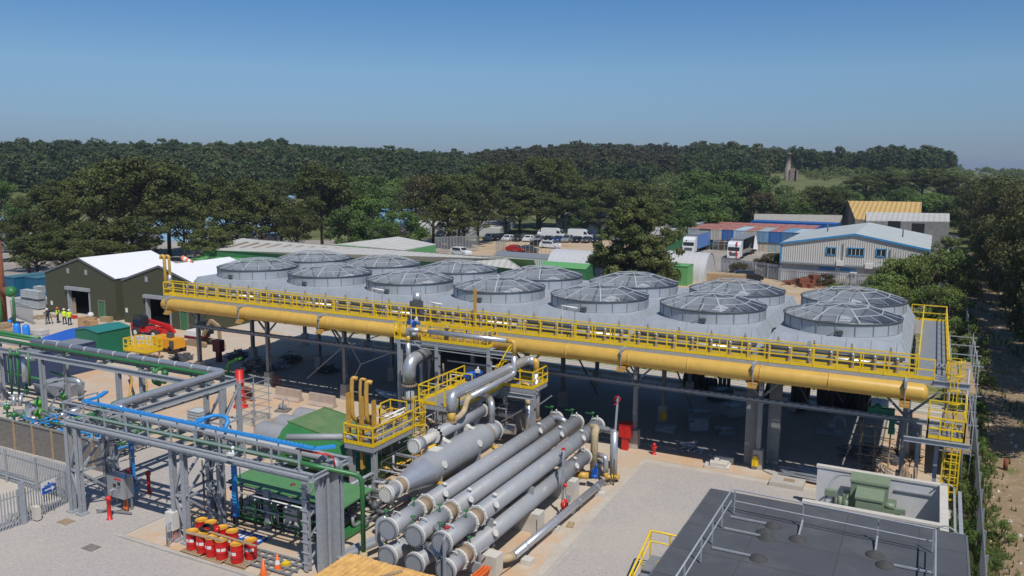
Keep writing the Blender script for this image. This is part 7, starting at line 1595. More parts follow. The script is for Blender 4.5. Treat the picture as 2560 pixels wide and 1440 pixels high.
# lorries
def lorry(lab,x,y,L,curt,red):
    t=thing('lorry',lab,'lorry',(x,y,0)); m=MB(); w=1.25
    m.extr([(x-w,y,.6),(x-w,y+.05,1.6),(x-w,y+.35,3.0),(x-w,y+.9,3.5),(x-w,y+2.2,3.6),(x-w,y+2.2,.6)],(2*w,0,0)); m.build('cab','car_white',t)
    m=MB(); m.box((x,y+.17,2.15),(2.2,.2,.75)); m.build('windscreen','dark_glass',t); m=MB(); m.bx(x-1.2,x+1.2,y-.06,y+.06,.35,.75); m.build('bumper','white_paint',t)
    m=MB(); m.bx(x-.8,x+.8,y-.03,y+.02,.8,1.4); m.build('grille','steel_dark',t)
    for s_ in (-1,1): m=MB(); m.box((x+s_*.9,y-.07,.6),(.35,.06,.18)); m.build('headlight','plastic_white',t)
    if red: m=MB(); m.box((x+.55,y-.04,1.1),(.25,.06,1.4)); m.box((x+.5,y+.3,3.15),(.25,.3,.8),0); m.box((x-.6,y-.05,1.5),(.45,.04,.35)); m.build('red_stripe','red_paint',t)
    m=MB(); m.bx(x-1.25,x+1.25,y+2.7,y+2.7+L,.95,1.15); m.build('trailer_deck','wood_grey',t)
    m=MB(); m.bx(x-1.27,x+1.27,y+2.7,y+2.7+L,3.85,4.0); m.bx(x-1.25,x+1.25,y+2.65,y+2.75,1.15,3.85); m.build('trailer_roof','steel_grey',t)
    m=MB(); 
    if curt: m.bx(x+1.2,x+1.27,y+2.7,y+2.7+L,1.0,3.85); m.bx(x-1.27,x-1.2,y+2.7,y+2.7+L,1.0,3.85); m.build('curtain','c_curtain',t)
    else:
        m.bx(x-1.27,x-1.2,y+2.7,y+2.7+L,1.0,3.85); m.build('far_curtain','steel_dark',t); m=MB(); m.extr([(x+1.2,y+2.7+L-2,1.0),(x+1.9,y+2.7+L-1,1.0),(x+1.3,y+2.7+L,1.0),(x+1.2,y+2.7+L,3.8),(x+1.2,y+2.7+L-.6,3.8)],(.15,0,0)); m.build('gathered_curtain','white_sheet',t)
    m=MB(); m.bx(x-1.25,x+1.25,y+2.7+L,y+2.75+L,1.15,3.85); m.build('rear_door','steel_grey',t)
    for yy in (1.0,3.6,L-.6,L+.7,L+1.9):
        for s_ in (-1,1): m=MB(); wheel(m,(x+s_*1.05,y+yy,.5),.5,.3,(1,0,0),14); m.build('wheel','black_rubber',t)
mat('c_curtain',(.10,.22,.52),.55,var=.1)
q=g(1833,650); lorry('white lorry with a red stripe on its cab and an open curtain side',q.x,q.y,12.5,False,True)
q=g(1720,636); lorry('white lorry with a closed blue curtain side',q.x,q.y,12,True,False)
# cars
def car(kind):
    t=thing(kind,'x','car'); L,W,H={'parked_car':(4.2,1.76,1.47),'estate_car':(4.6,1.85,1.7),'panel_van':(5.9,2.0,2.55)}[kind]; h=W/2
    if kind=='panel_van': pr=[(0,.35),(-.03,.85),(.55,1.15),(1.3,2.1),(1.75,H-.08),(2.2,H),(L-.1,H),(L,H-.1),(L,.35)]
    elif kind=='estate_car': pr=[(0,.3),(-.02,.75),(.2,.95),(1.15,1.08),(1.75,H-.05),(2.2,H),(4.1,H-.04),(4.5,1.1),(L,.9),(L,.3)]
    else: pr=[(0,.28),(-.02,.62),(.2,.8),(1.05,.95),(1.75,H-.05),(2.1,H),(3.2,H-.05),(3.85,1.02),(4.15,.95),(L,.3)]
    m=MB(); n=len(pr); V=[]
    for s_ in (-1,1): V+=[(s_*(h if z<1.05 or kind=='panel_van' else h-.16*(z-1.05)/.45),y,z) for y,z in pr]
    m.add(V,[tuple(range(n)),tuple(range(2*n-1,n-1,-1))]+[(i,n+i,n+(i+1)%n,(i+1)%n) for i in range(n)]); m.build('body','car_white',t)
    e=.012
    m=MB()
    if kind=='panel_van': m.add([(-h+.12,1.28-.03,2.03),(h-.12,1.25,2.03),(h-.2,.60,1.25),(-h+.2,.60,1.25)],[(0,1,2,3)])
    else:
        a,b=(pr[3],pr[4]); m.add([(-h+.3,b[0]-.06,b[1]-.06),(h-.3,b[0]-.06,b[1]-.06),(h-.14,a[0]+.04,a[1]+.05),(-h+.14,a[0]+.04,a[1]+.05)],[(0,1,2,3)])
        a,b=(pr[7],pr[6]); m.add([(-h+.3,b[0]+.08,b[1]-.04),(h-.3,b[0]+.08,b[1]-.04),(h-.14,a[0]-.02,a[1]+.06),(-h+.14,a[0]-.02,a[1]+.06)],[(3,2,1,0)])
    V=[tuple(v) for v in m.v]; m2=MB(); m2.add([(x,y-.02,z+.025) for x,y,z in V[:4]],[(0,1,2,3)]); 
    if len(V)>4: m2.add([(x,y+.03,z+.03) for x,y,z in V[4:8]],[(0,1,2,3)])
    m2.build('windscreen','dark_glass',t)
    m=MB()
    for s_ in (-1,1):
        if kind=='panel_van': m.add([(s_*(h+e),.95,1.35),(s_*(h+e),1.9,1.35),(s_*(h+e),1.9,2.0),(s_*(h+e),1.4,2.0)],[(0,1,2,3)])
        else:
            z0=1.0;z1=H-.14; m.add([(s_*(h+.005),1.3,z0),(s_*(h+.005),L-.85 if kind!='parked_car' else 3.6,z0),(s_*(h-.13),3.1 if kind=='parked_car' else 4.1,z1),(s_*(h-.13),1.8,z1)],[(0,1,2,3)])
    m.build('side_window','dark_glass',t)
    for yy in (.8,L-.85):
        for s_ in (-1,1): m=MB(); wheel(m,(s_*(h-.1),yy,.32),.32,.2,(1,0,0),14); m.build('wheel','black_rubber',t)
    for s_ in (-1,1): m=MB(); m.box((s_*(h-.3),.03,.68),(.34,.12,.14)); m.build('headlight','plastic_white',t)
    return t
PR={k:car(k) for k in ('parked_car','estate_car','panel_van')}; used=set()
def park(kind,a,b,rz,col,lab,grp='vehicles in the estate car park'):
    q=g(a,b); r=PR[kind]
    if kind in used: o=dup(r,(q.x,q.y,.03),rz,lab,grp)
    else:
        used.add(kind); o=r; o.location=(q.x,q.y,.03); o.rotation_euler=(0,0,rz); o['label']=lab; o['group']=grp
        KIDS(r)
    for c in [c for c in bpy.data.objects if c.parent==o and c.name.startswith('body')]:
        c.material_slots[0].link='OBJECT'; c.material_slots[0].material=M[col]
row=[(1215,'silver','estate_car'),(1238,'black','estate_car'),(1262,'white','parked_car'),(1288,'black','estate_car'),(1314,'white','parked_car'),(1340,'silver','parked_car'),(1364,'black','parked_car'),(1388,'blue','parked_car'),(1411,'silver','estate_car'),(1436,'black','parked_car'),(1461,'grey','parked_car'),(1487,'black','parked_car')]
for i,(a,c,k) in enumerate(row): park(k,a,603+ (a-1210)*.022,.12,'car_'+c,f'{c} {"estate" if k!="parked_car" else "hatchback"} car in the front parked row, {nth(i)} from the left')
row=[(1351,590,'white','parked_car'),(1375,591,'black','estate_car'),(1395,593,'silver','estate_car'),(1475,594,'blue','parked_car'),(1120,592,'white','parked_car'),(1095,593,'black','parked_car'),(1205,588,'black','parked_car')]
for i,(a,b,c,k) in enumerate(row): park(k,a,b,.2,'car_'+c,f'{c} car in the back parked row behind the others, {nth(i)} of that row')
park('panel_van',1412,597,1.75,'car_white','tall white panel van standing above the parked row'); park('panel_van',1480,600,1.75,'car_white','second white panel van, partly behind the lone pine')
park('estate_car',1542,606,.2,'car_grey','grey car right of the second van behind the pine')
park('estate_car',1400,622,1.6,'car_white','white estate car driving alone in front of the parked row'); park('parked_car',1370,618,1.5,'car_black','black car just left of the lone white estate car')
park('parked_car',1345,632,1.7,'car_grey','dark grey saloon behind the low shed'); park('parked_car',1312,631,1.6,'car_red','red car behind the low shed')
q=g(1860,700); park('estate_car',1905,703,2.0,'car_black','black estate car alone near the scrap heap behind the back fans')
park('parked_car',1935,545,1.2,'car_white','small white car far off above the blue containers'); park('parked_car',1680,545,1.0,'car_white','white car at the far left of the container yard')
park('panel_van',2075,553,.2,'car_white','white van far off beside the yellow roofed barn'); 
park('estate_car',1172,641,1.3,'car_white','white pickup cab beside the wire fence left of the car park')
rr=random.Random(5); k=0
for a in list(range(20,215,26))+list(range(330,560,40)):
    b=(606+rr.random()*40) if a<225 else 608+rr.random()*8; c=rr.choice(['white','white','silver','blue']); park(rr.choice(['panel_van','parked_car']),a+rr.random()*14,b,rr.random()*3,'car_'+c,f'{c} vehicle glimpsed between the pine trunks on the left, {nth(k)} from the left','vehicles seen between the pines'); k+=1
# pickup truck at scrap
q=g(2125,716); t=thing('flatbed_truck','old cream flatbed truck at the edge of the shrubs','truck',(q.x,q.y,0)); m=MB(); m.extr([(q.x-1.6,q.y,.5),(q.x-1.7,q.y,1.0),(q.x-.8,q.y,1.25),(q.x-.2,q.y,2.1),(q.x+.8,q.y,2.1),(q.x+.8,q.y,.5)],(0,1.9,0)); m.build('cab','concrete_pale',t); m=MB(); m.extr([(q.x-.65,q.y-.02,1.3),(q.x+.5,q.y-.02,1.3),(q.x+.5,q.y-.02,1.95),(q.x-.2,q.y-.02,1.95)],(0,.02,0)); m.build('side_window','dark_glass',t)
m=MB(); m.bx(q.x+.9,q.x+5,q.y,q.y+1.9,.8,.95); 
for j in range(5): m.bar((q.x+1+j,q.y,.9),(q.x+1+j,q.y,2.1),.08); 
for j in range(4): m.bar((q.x+1,q.y,1.1+.3*j),(q.x+5,q.y,1.1+.3*j),.12)
m.build('stake_bed','rust_tan',t)
for x_ in (-.9,3.8): m=MB(); wheel(m,(q.x+x_,q.y+.1,.4),.4,.25); m.build('wheel','black_rubber',t)
heap('rusty_scrap_heap','heap of rusty red scrap iron behind the back row fans','scrap',(g(2020,712).x,g(2020,712).y),3.4,'rust',90,81,(.5,1.6),.4)
heap('mixed_scrap','smaller grey brown scrap beside the flatbed truck','scrap',(g(2150,725).x,g(2150,725).y),2.0,'rust_tan',40,82,(.3,1.0),.4)
# small white tipper behind fence + wire fences
t=thing('mesh_fence','tall wire mesh fence between the pale sheds and the car park','fence',(-40,92,0)); a=g(1088,632); b=g(1195,628); c_=g(1100,602); d=g(1245,588)
for p,q in ((a,b),(g(1075,603),g(1210,590))):
    m=MB(); n=14
    for i in range(n+1): r=p.lerp(q,i/n); m.bar(r,r+Vector((0,0,3.2)),.09)
    m.bar(p+Vector((0,0,3.2)),q+Vector((0,0,3.2)),.08); m.build('post','galvanised',t); m=MB(); m.poly([p,q,q+Vector((0,0,3.2)),p+Vector((0,0,3.2))]); m.build('wire_panel','fence_mesh',t)
t=thing('mesh_fence','short wire mesh cage fence beside the low shed','fence',(-14,78,0)); p,q=g(1240,640),g(1265,625); m=MB(); m.poly([p,q,q+Vector((0,0,3)),p+Vector((0,0,3))]); m.build('wire_panel','fence_mesh',t); m=MB()
for i in range(5): r=p.lerp(q,i/4); m.bar(r,r+Vector((0,0,3)),.08)
p,q=g(1265,628),g(1395,640)
for i in range(14): r=p.lerp(q,i/13); m.bar(r,r+Vector((0,0,3)),.05)
m.bar(p+Vector((0,0,3)),q+Vector((0,0,3)),.05); m.build('post','galvanised',t)
# barn etc (far right)
t,c=quadroof('yellow_roof_barn','old barn with a yellow ochre corrugated roof beyond the sheds','barn',pt(2138,549,196),pt(2300,553,190),pt(2305,506,212),pt(2120,503,216),'roof_yellow','stone',0)
t,c=quadroof('grey_roof_shed','long grey roofed shed in front of the yellow roofed barn','shed',pt(2165,553,176),pt(2374,555,170),pt(2374,535,178),pt(2165,531,184),'roof_pale','concrete_grey',0)
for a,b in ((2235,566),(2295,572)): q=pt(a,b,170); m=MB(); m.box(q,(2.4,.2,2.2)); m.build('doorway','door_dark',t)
container('cold_cabin','long pale grey cabin at the right of the grey roofed shed',51.5,57,150,158,3.2,'arch_white','arch_white')
t,c=quadroof('ochre_roof_shed','small shed with an ochre roof peeping out left of the big leafy tree','shed',pt(1775,522,235),pt(1900,520,230),pt(1910,495,240),pt(1765,503,245),'roof_yellow','stone',0)
t=thing('yard_wall','long pale block wall with stored stone behind the containers','wall',(10,190,0)); m=MB(); a=pt(1885,548,218); b=pt(2105,548,214); m.extr([Vector((a.x,a.y,0)),Vector((b.x,b.y,0)),b+Vector((0,0,1.0)),a+Vector((0,0,1.4))],(0,.4,0)); m.build('block_wall','concrete_pale',t); m=MB(); R=random.Random(3)
for k in range(26): q=pt(1890+R.random()*200,545,212); m.box((q.x,q.y,R.uniform(.5,2.8)),(R.uniform(.8,2.4),1,R.uniform(.4,1.2)))
m.build('stone_pack','concrete_pink',t)
# engine house
base=pt(1976,449,400); top=pt(1970,383,400); h=top.z-base.z
t=thing('engine_house_ruin','ruined stone engine house with a tall tapering chimney on the hill','ruin',(base.x,base.y,base.z-1))
bx_,by_=pt(1968,449,400).x,base.y; zb=base.z-1.5
m=MB(); m.lathe((bx_,by_,zb),(0,0,1),[(1.75,0),(1.45,h*.55),(1.25,h*.56),(1.0,h*1.0+1.0),(1.12,h+1.0),(1.1,h+1.6),(.8,h+1.6)],16); m.build('chimney','stone',t)
m=MB(); x1=pt(1992,449,400).x; m.extr([(bx_+1.2,by_-2,zb),(x1,by_-2,zb),(x1,by_-2,zb+6.2),(x1-1.2,by_-2,zb+7.0),(bx_+1.2,by_-2,zb+6.6)],(0,.8,0)); m.bx(x1-.7,x1,by_-2,by_+5,zb,zb+6.0); m.build('wall','stone',t)
# roofs glimpsed between the trees on the left
def farshed(lab,xl,xr,ye,yr,de,dr,mr='roof_blue',mw='arch_white'): return quadroof('distant_shed',lab,'industrial building',pt(xl,ye,de),pt(xr,ye+(xr-xl)*.05,de*.97),pt(xr+20,yr+(xr-xl)*.05,dr*.97),pt(xl+20,yr,dr),mr,mw,0)
farshed('wide pale blue roof glimpsed behind the big pines on the left',300,470,596,552,185,215); farshed('pale blue roof at the far left edge behind the pines',-160,40,575,548,190,215)
farshed('pale blue roof behind the second group of pines',500,690,580,545,175,205); farshed('small bright blue roof on the far edge of the estate',672,728,500,478,300,330); farshed('blue roof seen beside the bare dead tree',900,1020,560,520,190,225)
farshed('pale building glimpsed behind the middle pines',1040,1250,562,545,215,230,'roof_pale'); farshed('pale roofed building behind the pines above the vans',1390,1510,558,528,225,245,'roof_pale')
m=MB(); m.bar(pt(450,497,235),pt(505,489,240),.9,.5); one(m,'crane_beam','orange_machine','orange crane beam showing between the trees on the left','beam')
for i,(a,b) in enumerate(((195,618),(385,588),(372,590))):
    pass
t=thing('street_lamp','slim white street lamp behind the left tent','street lamp',tuple(pt(195,650,118))); q=pt(194,618,118); m=MB(); m.bar((q.x,q.y,0),q,.14); m.bar(q,(q.x+.8,q.y,q.z+.05),.1); m.build('pole','white_paint',t)
# ================= trees =================
def leaves(P,size,rng,out=None):
    """leaf-sized triangles at the points P, loosely facing away from their clump's middle"""
    n=len(P); nn=rng.normal(size=(n,3))*.55
    if out is not None: nn+=out+np.array([0,0,.35])
    nn/=np.linalg.norm(nn,axis=1)[:,None]; a=rng.normal(size=(n,3)); a-=nn*(a*nn).sum(1)[:,None]; a/=np.linalg.norm(a,axis=1)[:,None]; b=np.cross(nn,a)
    s=size*(.6+.8*rng.random(n))[:,None]
    V=np.stack([P-a*s*.5-b*s*.35,P+a*s*.55-b*s*.1,P+b*s*.5],1).reshape(-1,3); return V
def mesh_np(name,V,F3,m):
    me=bpy.data.meshes.new(name); n=len(V); k=len(F3)
    me.vertices.add(n); me.vertices.foreach_set('co',V.astype(np.float32).ravel()); me.loops.add(k*3); me.loops.foreach_set('vertex_index',F3.astype(np.int32).ravel())
    me.polygons.add(k); me.polygons.foreach_set('loop_start',np.arange(0,3*k,3,dtype=np.int32)); me.update(calc_edges=True); me.materials.append(M[m]); return me
def clumps(kind,H,W,rng):
    C=[]
    if kind=='pine':
        n=int(rng.integers(52,64)); top=H
        for i in range(n):
            u=rng.random()**.8; z=H*(.40+.56*u); rmax=W*.5*math.sin(math.pi*min(1,max(.12,(1.12-u)*.72)))**.7; a=rng.random()*6.28; r=rmax*(.3+.75*rng.random()); C.append((r*math.cos(a),r*math.sin(a),z,H*(.05+.055*rng.random()),.62))
        C.append((0,0,H*.95,H*.09,.8))
    elif kind=='cone':
        for i in range(180):
            u=rng.random()**1.1; z=H*(.10+.86*u); rmax=W*.5*(math.sqrt(max(.02,1-((u-.22)/.80)**2)) if u>.22 else .8+u*.8); a=rng.random()*6.28; r=rmax*rng.random()**.55*(1+.12*math.sin(a*3)); C.append((r*math.cos(a),r*math.sin(a),z,H*(.055+.045*rng.random())*(1.2-.4*u),.6))
    elif kind=='broad':
        for i in range(30):
            u=rng.random(); z=H*(.2+.75*u); rmax=W*.5*math.sin(math.pi*(.12+.8*u))**.6; a=rng.random()*6.28; r=rmax*(.4+.6*rng.random()); C.append((r*math.cos(a),r*math.sin(a),z,H*(.09+.06*rng.random()),.8))
    else: # shrub
        for i in range(22):
            u=rng.random(); z=H*(.08+.8*u); rmax=W*.5*math.sqrt(max(.05,1-u*u*.85)); a=rng.random()*6.28; r=rmax*rng.random()**.6; C.append((r*math.cos(a),r*math.sin(a),z,H*(.12+.1*rng.random()),.8))
    return C
def crown_pts(C,n,rng,shell=.55):
    w=np.array([c[3]**2 for c in C]); idx=rng.choice(len(C),n,p=w/w.sum()); Cn=np.array(C)
    d=rng.normal(size=(n,3)); d/=np.linalg.norm(d,axis=1)[:,None]; r=(shell+(1-shell)*rng.random(n)+.25*np.abs(rng.normal(size=n))*(rng.random(n)<.25))
    P=Cn[idx,:3]+d*(r*Cn[idx,3])[:,None]*np.stack([np.ones(n),np.ones(n),Cn[idx,4]],1); return P,d
def tree_proto(kind,seed,H,W,n,size,mleaf,name):
    rng=np.random.default_rng(seed); C=clumps(kind,H,W,rng); t=thing(name,'x','tree')
    P,d=crown_pts(C,n,rng); k_=P[:,2]>.05; V=leaves(P[k_],size,rng,d[k_]); me=mesh_np('crown',V,np.arange(len(V)).reshape(-1,3),mleaf); o=bpy.data.objects.new('crown',me); COL.objects.link(o); o.parent=t
    m=MB(); R=random.Random(seed); lean=R.uniform(-.04,.04)*H
    k=1 if kind!='shrub' else 4
    if kind=='shrub':
        for j in range(k): a=R.random()*6.28; m.tube([(0,0,0),(W*.15*math.cos(a),W*.15*math.sin(a),H*.4),(W*.3*math.cos(a),W*.3*math.sin(a),H*.8)],[H*.02,H*.014,H*.006],6)
    else:
        T=[Vector((lean*u*u,lean*.5*u,H*.93*u)) for u in (0,.25,.5,.75,1)]; m.tube(T,[H*.022,H*.019,H*.015,H*.009,H*.003],8)
        for c in C[::1 if kind=='pine' else 2]:
            z0=max(H*.16,c[2]-math.hypot(c[0],c[1])*(.75 if kind=='pine' else .9)-H*.03); u=z0/(H*.93); b=Vector((lean*u*u,lean*.5*u,z0)); e=Vector(c[:3]); mid=b.lerp(e,.55)+Vector((0,0,-H*.012)); m.tube([b,mid,e],[H*.0085,H*.006,H*.002],5,False)
    m.build('trunk','bark',t); return t
PT={}
def reg(key,*a): PT[key]=[tree_proto(a[0],s,*a[1:]) for s in (1,2,3,4)] if key!='right' else [tree_proto(a[0],s,*a[1:]) for s in (11,12,13)]
reg('pine','pine',14,11.5,7200,.37,'pine_leaf','pine_tree')
reg('broad','broad',11,9.5,7500,.38,'broad_leaf','broadleaf_tree')
reg('shrub','shrub',3.5,5,4800,.17,'shrub_leaf','shrub')
PT['cone']=[tree_proto('cone',7,11.5,13,46000,.32,'pine_leaf','pine_tree')]
PT['dead']=[tree_proto('pine',9,14,10,1500,.4,'pine_leaf_brown','pine_tree')]
PT['right']=[tree_proto('broad',s,14,10,15000,.34,'dark_leaf','broadleaf_tree') for s in (11,12,13)]
usedp=set()
KM={}
def plant(key,x,y,H,Wd,lab,cat,grp,v=None,leaf=None,z=None,rz=None):
    global rr
    L=PT[key]; i=(v if v is not None else rr.randrange(len(L)))%len(L); p=L[i]; h0={'pine':14,'broad':11,'shrub':3.5,'cone':11.5,'dead':14,'right':14}[key]; w0={'pine':11.5,'broad':9.5,'shrub':5,'cone':13,'dead':10,'right':10}[key]
    sc=(Wd/w0,Wd/w0,H/h0); z=hill(x,y) if z is None else z; rz=rr.random()*6.28 if rz is None else rz
    if (key,i) in usedp: o=dup(p,(x,y,z),rz,lab,grp,sc)
    else: KIDS(p); usedp.add((key,i)); o=p; o.location=(x,y,z); o.rotation_euler=(0,0,rz); o.scale=sc; o['label']=lab; o['group']=grp
    o['category']=cat
    if leaf:
        for c in [c for c in bpy.data.objects if c.parent==o and c.name.startswith('crown')]: c.material_slots[0].link='OBJECT'; c.material_slots[0].material=M[leaf]
    return o
rr=random.Random(11)
# pines and broadleaf trees of the middle band: (photo column, photo row of top, distance, kind, width m)
TB=[(232,600,118,'p',8),(520,575,136,'p',8),(205,560,125,'p',9),(150,580,122,'p',8),(330,545,128,'p',10),(590,530,150,'p',10),(85,590,121,'p',8),(270,570,126,'p',9),(28,560,150,'p',8),(62,535,135,'p',8),(112,470,150,'p',10),(5,455,190,'b',9),(170,452,165,'p',11),(120,512,200,'b',9),(232,430,150,'p',11),(290,408,158,'p',14),(350,400,152,'p',16),(412,418,160,'p',14),(455,505,150,'p',9),
 (448,450,240,'b',13),(505,465,170,'p',9),(560,450,175,'p',11),(612,452,165,'p',11),(650,478,160,'p',10),(700,500,165,'p',9),(740,520,155,'p',8),(800,418,168,'p',12),(845,470,172,'p',10),
 (890,445,180,'b',11),(925,500,172,'b',11),(870,520,160,'b',9),(955,560,150,'b',7),(1003,530,160,'b',9),(1040,440,180,'d',11),(1082,440,185,'p',12),(1120,500,178,'p',10),(1148,440,190,'p',11),(1195,455,186,'p',11),(1225,415,200,'p',12),(1262,412,205,'p',12),(1300,470,195,'p',12),(1345,398,205,'p',13),(1395,400,208,'p',13),(1350,480,195,'p',12),(1430,440,205,'p',12),(1450,500,200,'b',8),(1490,455,205,'p',12),(1535,450,208,'p',12),(1585,455,200,'p',13),(1635,470,195,'p',12),(1660,520,190,'p',10),(1500,520,195,'p',10),(1410,500,198,'p',11),(1265,500,192,'p',11),(1160,530,180,'p',9),(975,470,215,'b',12),(1010,450,230,'b',12),(1100,455,235,'p',12),(940,440,240,'b',12),(690,450,240,'p',12),(480,455,260,'b',12),
 (1735,428,250,'b',13),(1820,430,235,'b',14),(1868,438,230,'b',13),(1790,460,225,'b',12),(1745,492,205,'b',14),(1918,445,240,'b',11),(1905,480,225,'g',9),(1950,500,230,'b',8),(2010,508,225,'b',8),(2045,468,225,'p',9),(2085,472,225,'p',10),(2125,480,262,'b',10),(2165,440,290,'p',14),(2215,430,300,'p',14),(2260,470,265,'b',10),(2310,425,300,'p',14),(2350,425,295,'p',14),(2385,440,285,'p',13),(2335,485,225,'b',14),(2290,505,230,'b',10),(2410,470,240,'g',10),(2250,440,305,'p',14),(2370,500,215,'b',8),(1700,505,215,'b',9),(1720,545,190,'b',6)]
cnt={}
WK={'p':1.12,'b':1.0,'d':1.0,'g':1.0}
for i,(a,b,D,k,W) in enumerate(sorted(TB)):
    D=D+22 if 1195<a<1700 else D; top=pt(a,b,D); z0=hill(top.x,top.y); H=max(3,top.z-z0)*1.03; key={'p':'pine','b':'broad','d':'dead','g':'broad'}[k]
    reg_='left of the estate roofs' if a<480 else 'behind the pale roofed sheds' if a<1100 else 'behind the car park' if a<1700 else 'beyond the container yard'
    nm={'p':'dark pine','b':'leafy green tree','d':'half dead pine with bare grey limbs','g':'brownish leafy tree'}[k]; c_=cnt.get((reg_,k),0); cnt[(reg_,k)]=c_+1
    leaf=None
    if k=='g': leaf='gorse_leaf'
    if k=='b' and a in (2335,448,1735,5,1450,1720): leaf='broad_leaf_bright'
    plant(key,top.x,top.y,H,W*WK[k],f'{nm} {reg_}, {nth(c_)} such from the left' if k not in 'd' else f'{nm} {reg_}','tree','trees of the middle band',leaf=leaf,z=z0)
# bare limbs of the dead pine
# the lone dark pine in front of the estate
q=g(1592,712); plant('cone',q.x,q.y,13.6,14.0,'large lone dark pine with low spreading boughs between the arched sheds','tree','lone pine',z=0,rz=.4)
# shrubs and gorse near the estate
SHR=[(1105,662,2.2,6.5,'s','round green bush showing above the back fans, left one'),(1062,668,1.6,3.5,'s','small green bush left of the round bush'),(1308,672,2.2,5.5,'s','green bush in front of the bright green gable'),(1440,678,2.6,5,'s','small green tree in front of the dark green hut'),(930,668,1.2,3,'s','small bush at the edge of the long shed roof'),(1500,690,2.4,4,'s','bush at the foot of the lone pine'),
 (1850,690,2.4,4,'g','brown gorse bush right of the right arched shed'),(1905,685,3.0,5,'g','gorse bush left of the big gorse thicket'),(1945,690,4.2,8.5,'g','big olive gorse thicket before the blue trimmed shed'),(1990,690,3.6,6,'g','gorse thicket right of the biggest one'),(2030,700,2.6,5,'s','green bramble bush behind the scrap heap'),(2060,715,2.0,4,'g','low brambles growing through the scrap'),(2100,735,1.6,4,'s','weeds in front of the flatbed truck'),
 (2250,760,7.2,8,'s','tall bright green shrub beside the flatbed truck'),(2215,765,5.0,7,'s','green shrub left of the tallest shrub'),(2290,760,6.2,8,'s','tall green shrub between cooler and track'),(2340,740,7.0,9,'s','large grey green willow near the shed corner'),(2385,735,6.6,8,'s','large willow beside the track'),(2200,775,3.6,6,'s','low green shrub right behind the last fan'),(2265,790,3.8,6,'s','green shrub touching the yellow end railing'),(2330,795,4.2,6,'s','green shrub right of the yellow end railing'),(2375,805,4.0,6,'s','green shrub by the fence above the scaffold'),(2365,660,5.5,7,'s','shrub mass at the shed corner, farther one'),(2405,700,4.0,5,'s','shrub overhanging the track, farther one'),
 (2410,870,3.0,4.5,'s','green shrub beside the scaffold top'),(2425,910,2.8,4,'s','green shrub beyond the lamp post'),(2440,960,2.4,3.5,'s','shrub on the fence line right of the lamp arm'),(2380,860,3.0,4,'s','shrub behind the scaffold')]
for (a,b,H,W,k,lab) in SHR:
    q=g(a,b); plant('shrub',q.x,q.y,H,W,lab,'shrub','shrubs of the yard edges',leaf={'s':None,'g':'gorse_leaf'}[k],z=0)
for i in range(15):
    y=-15+i*2.6; q=(54.45+.25*math.sin(i*2.3),y); plant('shrub',q[0],q[1],1.5+.7*abs(math.sin(i*1.7)),1.5,f'dark green shrub at the boundary fence, {nth(i)} counting from the near end','shrub','shrubs along the boundary fence',z=0)
for i in range(10):
    y=-11+i*3.4; plant('shrub',55.7+.4*math.sin(i*1.9),y,.9+.5*abs(math.sin(i*2.7)),1.5,f'low weed clump on the track side, {nth(i)} counting from the near end','shrub','weeds beside the track',z=0)
# trees along the right of the track
RT=[(66.0,6,13,7),(66.3,14,14,8),(69.5,23,15,10),(67.0,32,14,9.5),(66.8,41,15,10.5),(66.8,50,15,9.5),(66.8,59,15.5,10),(66.3,68,16,10),(66.6,78,15.5,10),(66.2,88,16,10),(66.5,99,16.5,11),(66,111,15.5,10),(66,124,16,11),(65.5,138,16.5,11),(65,154,15,11),(64.5,172,15,11),(64,190,14,11),(75,60,17,11),(76,80,17,12),(78,105,17,12),(80,135,17,13)]
for i,(x,y,H,W) in enumerate(RT): plant('right',x-(3.2 if x<70 else 1),y,H,W,f'tall dark leafy tree along the right of the track, {nth(i)} counting away from the camera','tree','trees lining the track',z=0,leaf='pine_leaf_brown' if i in (7,11) else None)
for i,(x,y,H,W) in enumerate([(62.5,26,3,4),(62.8,38,3.5,4.5),(62.5,52,4,5),(62.2,66,4,5),(62,82,4.5,5),(61.5,100,4.5,5),(61.5,120,5,6)]): plant('shrub',x,y,H,W,f'dark undergrowth bush under the trackside trees, {nth(i)} counting away','shrub','undergrowth beside the track',leaf='dark_leaf',z=0)
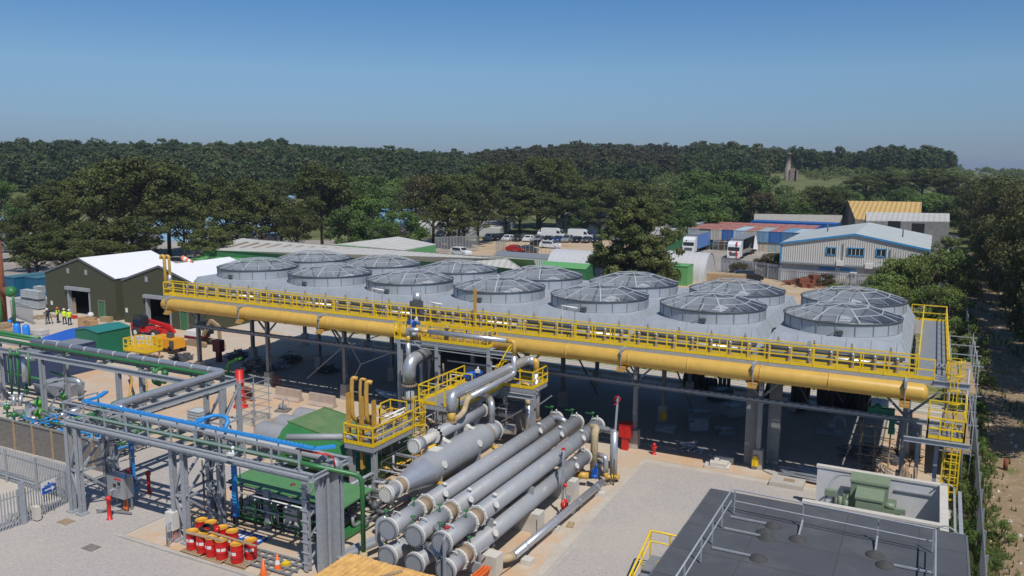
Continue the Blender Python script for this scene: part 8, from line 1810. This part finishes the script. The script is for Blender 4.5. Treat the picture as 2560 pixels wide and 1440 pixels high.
# the far woods: one mass nobody could count
rng=np.random.default_rng(5); PV=[]
for s in range(6):
    C=clumps(('pine','cone','pine','cone','pine','broad')[s],1,(.62,.5,.7,.45,.6,.75)[s],np.random.default_rng(50+s)); P,d=crown_pts(C,620,np.random.default_rng(60+s)); k_=P[:,2]>.12; PV.append(leaves(P[k_],.085,np.random.default_rng(70+s),d[k_]))
VS=[];VG=[];VM=[]
def clear(x,y): # meadow gaps in the wood (photo column,row)
    return (1640<x<1725 and 446<y<490) or (1925<x<2110 and 434<y<520) or (2110<x<2420 and 437<y<500) or (2380<x<2600 and y>422)
N=0
for it in range(12000):
    a=-300+3200*rng.random(); D=(300 if a<1200 else 330)+ (270)*rng.random()**.9
    d=ray(a,400); p=CP+d*D; z=hill(p.x,p.y); 
    x_,y_,_=px((p.x,p.y,z))
    if clear(x_,y_): continue
    if a>2395 and (a-2395)/250>rng.random()*1.0: continue
    if D<380 and a>1180 and rng.random()<.75: continue
    H=rng.uniform(7.5,12.5)*(1.18 if rng.random()<.12 else 1)
    if a>2400: H*=.5
    i=int(rng.integers(0,6)); th=rng.random()*6.28; c,s=math.cos(th),math.sin(th); V=PV[i]*H; V=np.stack([V[:,0]*c-V[:,1]*s,V[:,0]*s+V[:,1]*c,V[:,2]],1)+np.array([p.x,p.y,z])
    br=math.sin(p.x*.013+1)*math.sin(p.y*.017)+.35*rng.normal()
    (VM if (1190<a<1700 and 380<D<520 and br>-.6) else VG if br>.95 or i==5 else VS).append(V); N+=1
    if N>4200: break
for nm,L,mt in (('woodland',VS,'wood_leaf'),('green_woodland',VG,'wood_green'),('brown_scrub',VM,'wood_brown')):
    if nm=='green_woodland': leafmat('wood_green',(.045,.085,.025),(.07,.11,.03),sc=.02)
    if nm=='brown_scrub': leafmat('wood_brown',(.055,.055,.03),(.075,.075,.035),sc=.02)
    V=np.concatenate(L); me=mesh_np(nm,V,np.arange(len(V)).reshape(-1,3),mt); o=bpy.data.objects.new(nm,me); COL.objects.link(o); o['kind']='stuff'
# scattered hedges / scrub on the meadow slope
VS=[]
PB=[(lambda q:leaves(q[0],.14,np.random.default_rng(99+s),q[1]))(crown_pts(clumps('shrub',1,1.5,np.random.default_rng(90+s)),260,np.random.default_rng(95+s))) for s in range(3)]
for it in range(2600):
    a=1600+1100*rng.random(); D=260+560*rng.random(); d=ray(a,400); p=CP+d*D; z=hill(p.x,p.y)
    if math.sin(p.x*.06)+math.sin(p.y*.05+p.x*.02)<-.1: continue
    H=rng.uniform(1.5,5.0); th=rng.random()*6.28; c,s=math.cos(th),math.sin(th); V=PB[it%3]*H; V=np.stack([V[:,0]*c-V[:,1]*s,V[:,0]*s+V[:,1]*c,V[:,2]],1)+np.array([p.x,p.y,z]); VS.append(V)
leafmat('scrub_leaf',(.10,.15,.04),(.16,.19,.06),sc=.03)
V=np.concatenate(VS); me=mesh_np('hillside_scrub',V,np.arange(len(V)).reshape(-1,3),'scrub_leaf'); o=bpy.data.objects.new('hillside_scrub',me); COL.objects.link(o); o['kind']='stuff'
print('woodland trees',N)
# prototypes never placed are removed
for k,L in PT.items():
    for i,p in enumerate(L):
        if (k,i) not in usedp:
            for c in [c for c in bpy.data.objects if c.parent==p]: bpy.data.objects.remove(c)
            bpy.data.objects.remove(p)
# ================= air =================
mb=MB(); mb.bx(-14600,14600,-14600,14600,-1.5,60); hz=struct(mb,'haze','fence_mesh','stuff'); hm=bpy.data.materials.new('haze'); hm.use_nodes=True; n=hm.node_tree; n.nodes.clear(); o_=n.nodes.new('ShaderNodeOutputMaterial'); v_=n.nodes.new('ShaderNodeVolumePrincipled')
v_.inputs['Color'].default_value=(.72,.82,.95,1); v_.inputs['Density'].default_value=.0002; v_.inputs['Anisotropy'].default_value=.2; n.links.new(v_.outputs[0],o_.inputs['Volume']); hz.data.materials[0]=hm
SC.cycles.volume_bounces=0
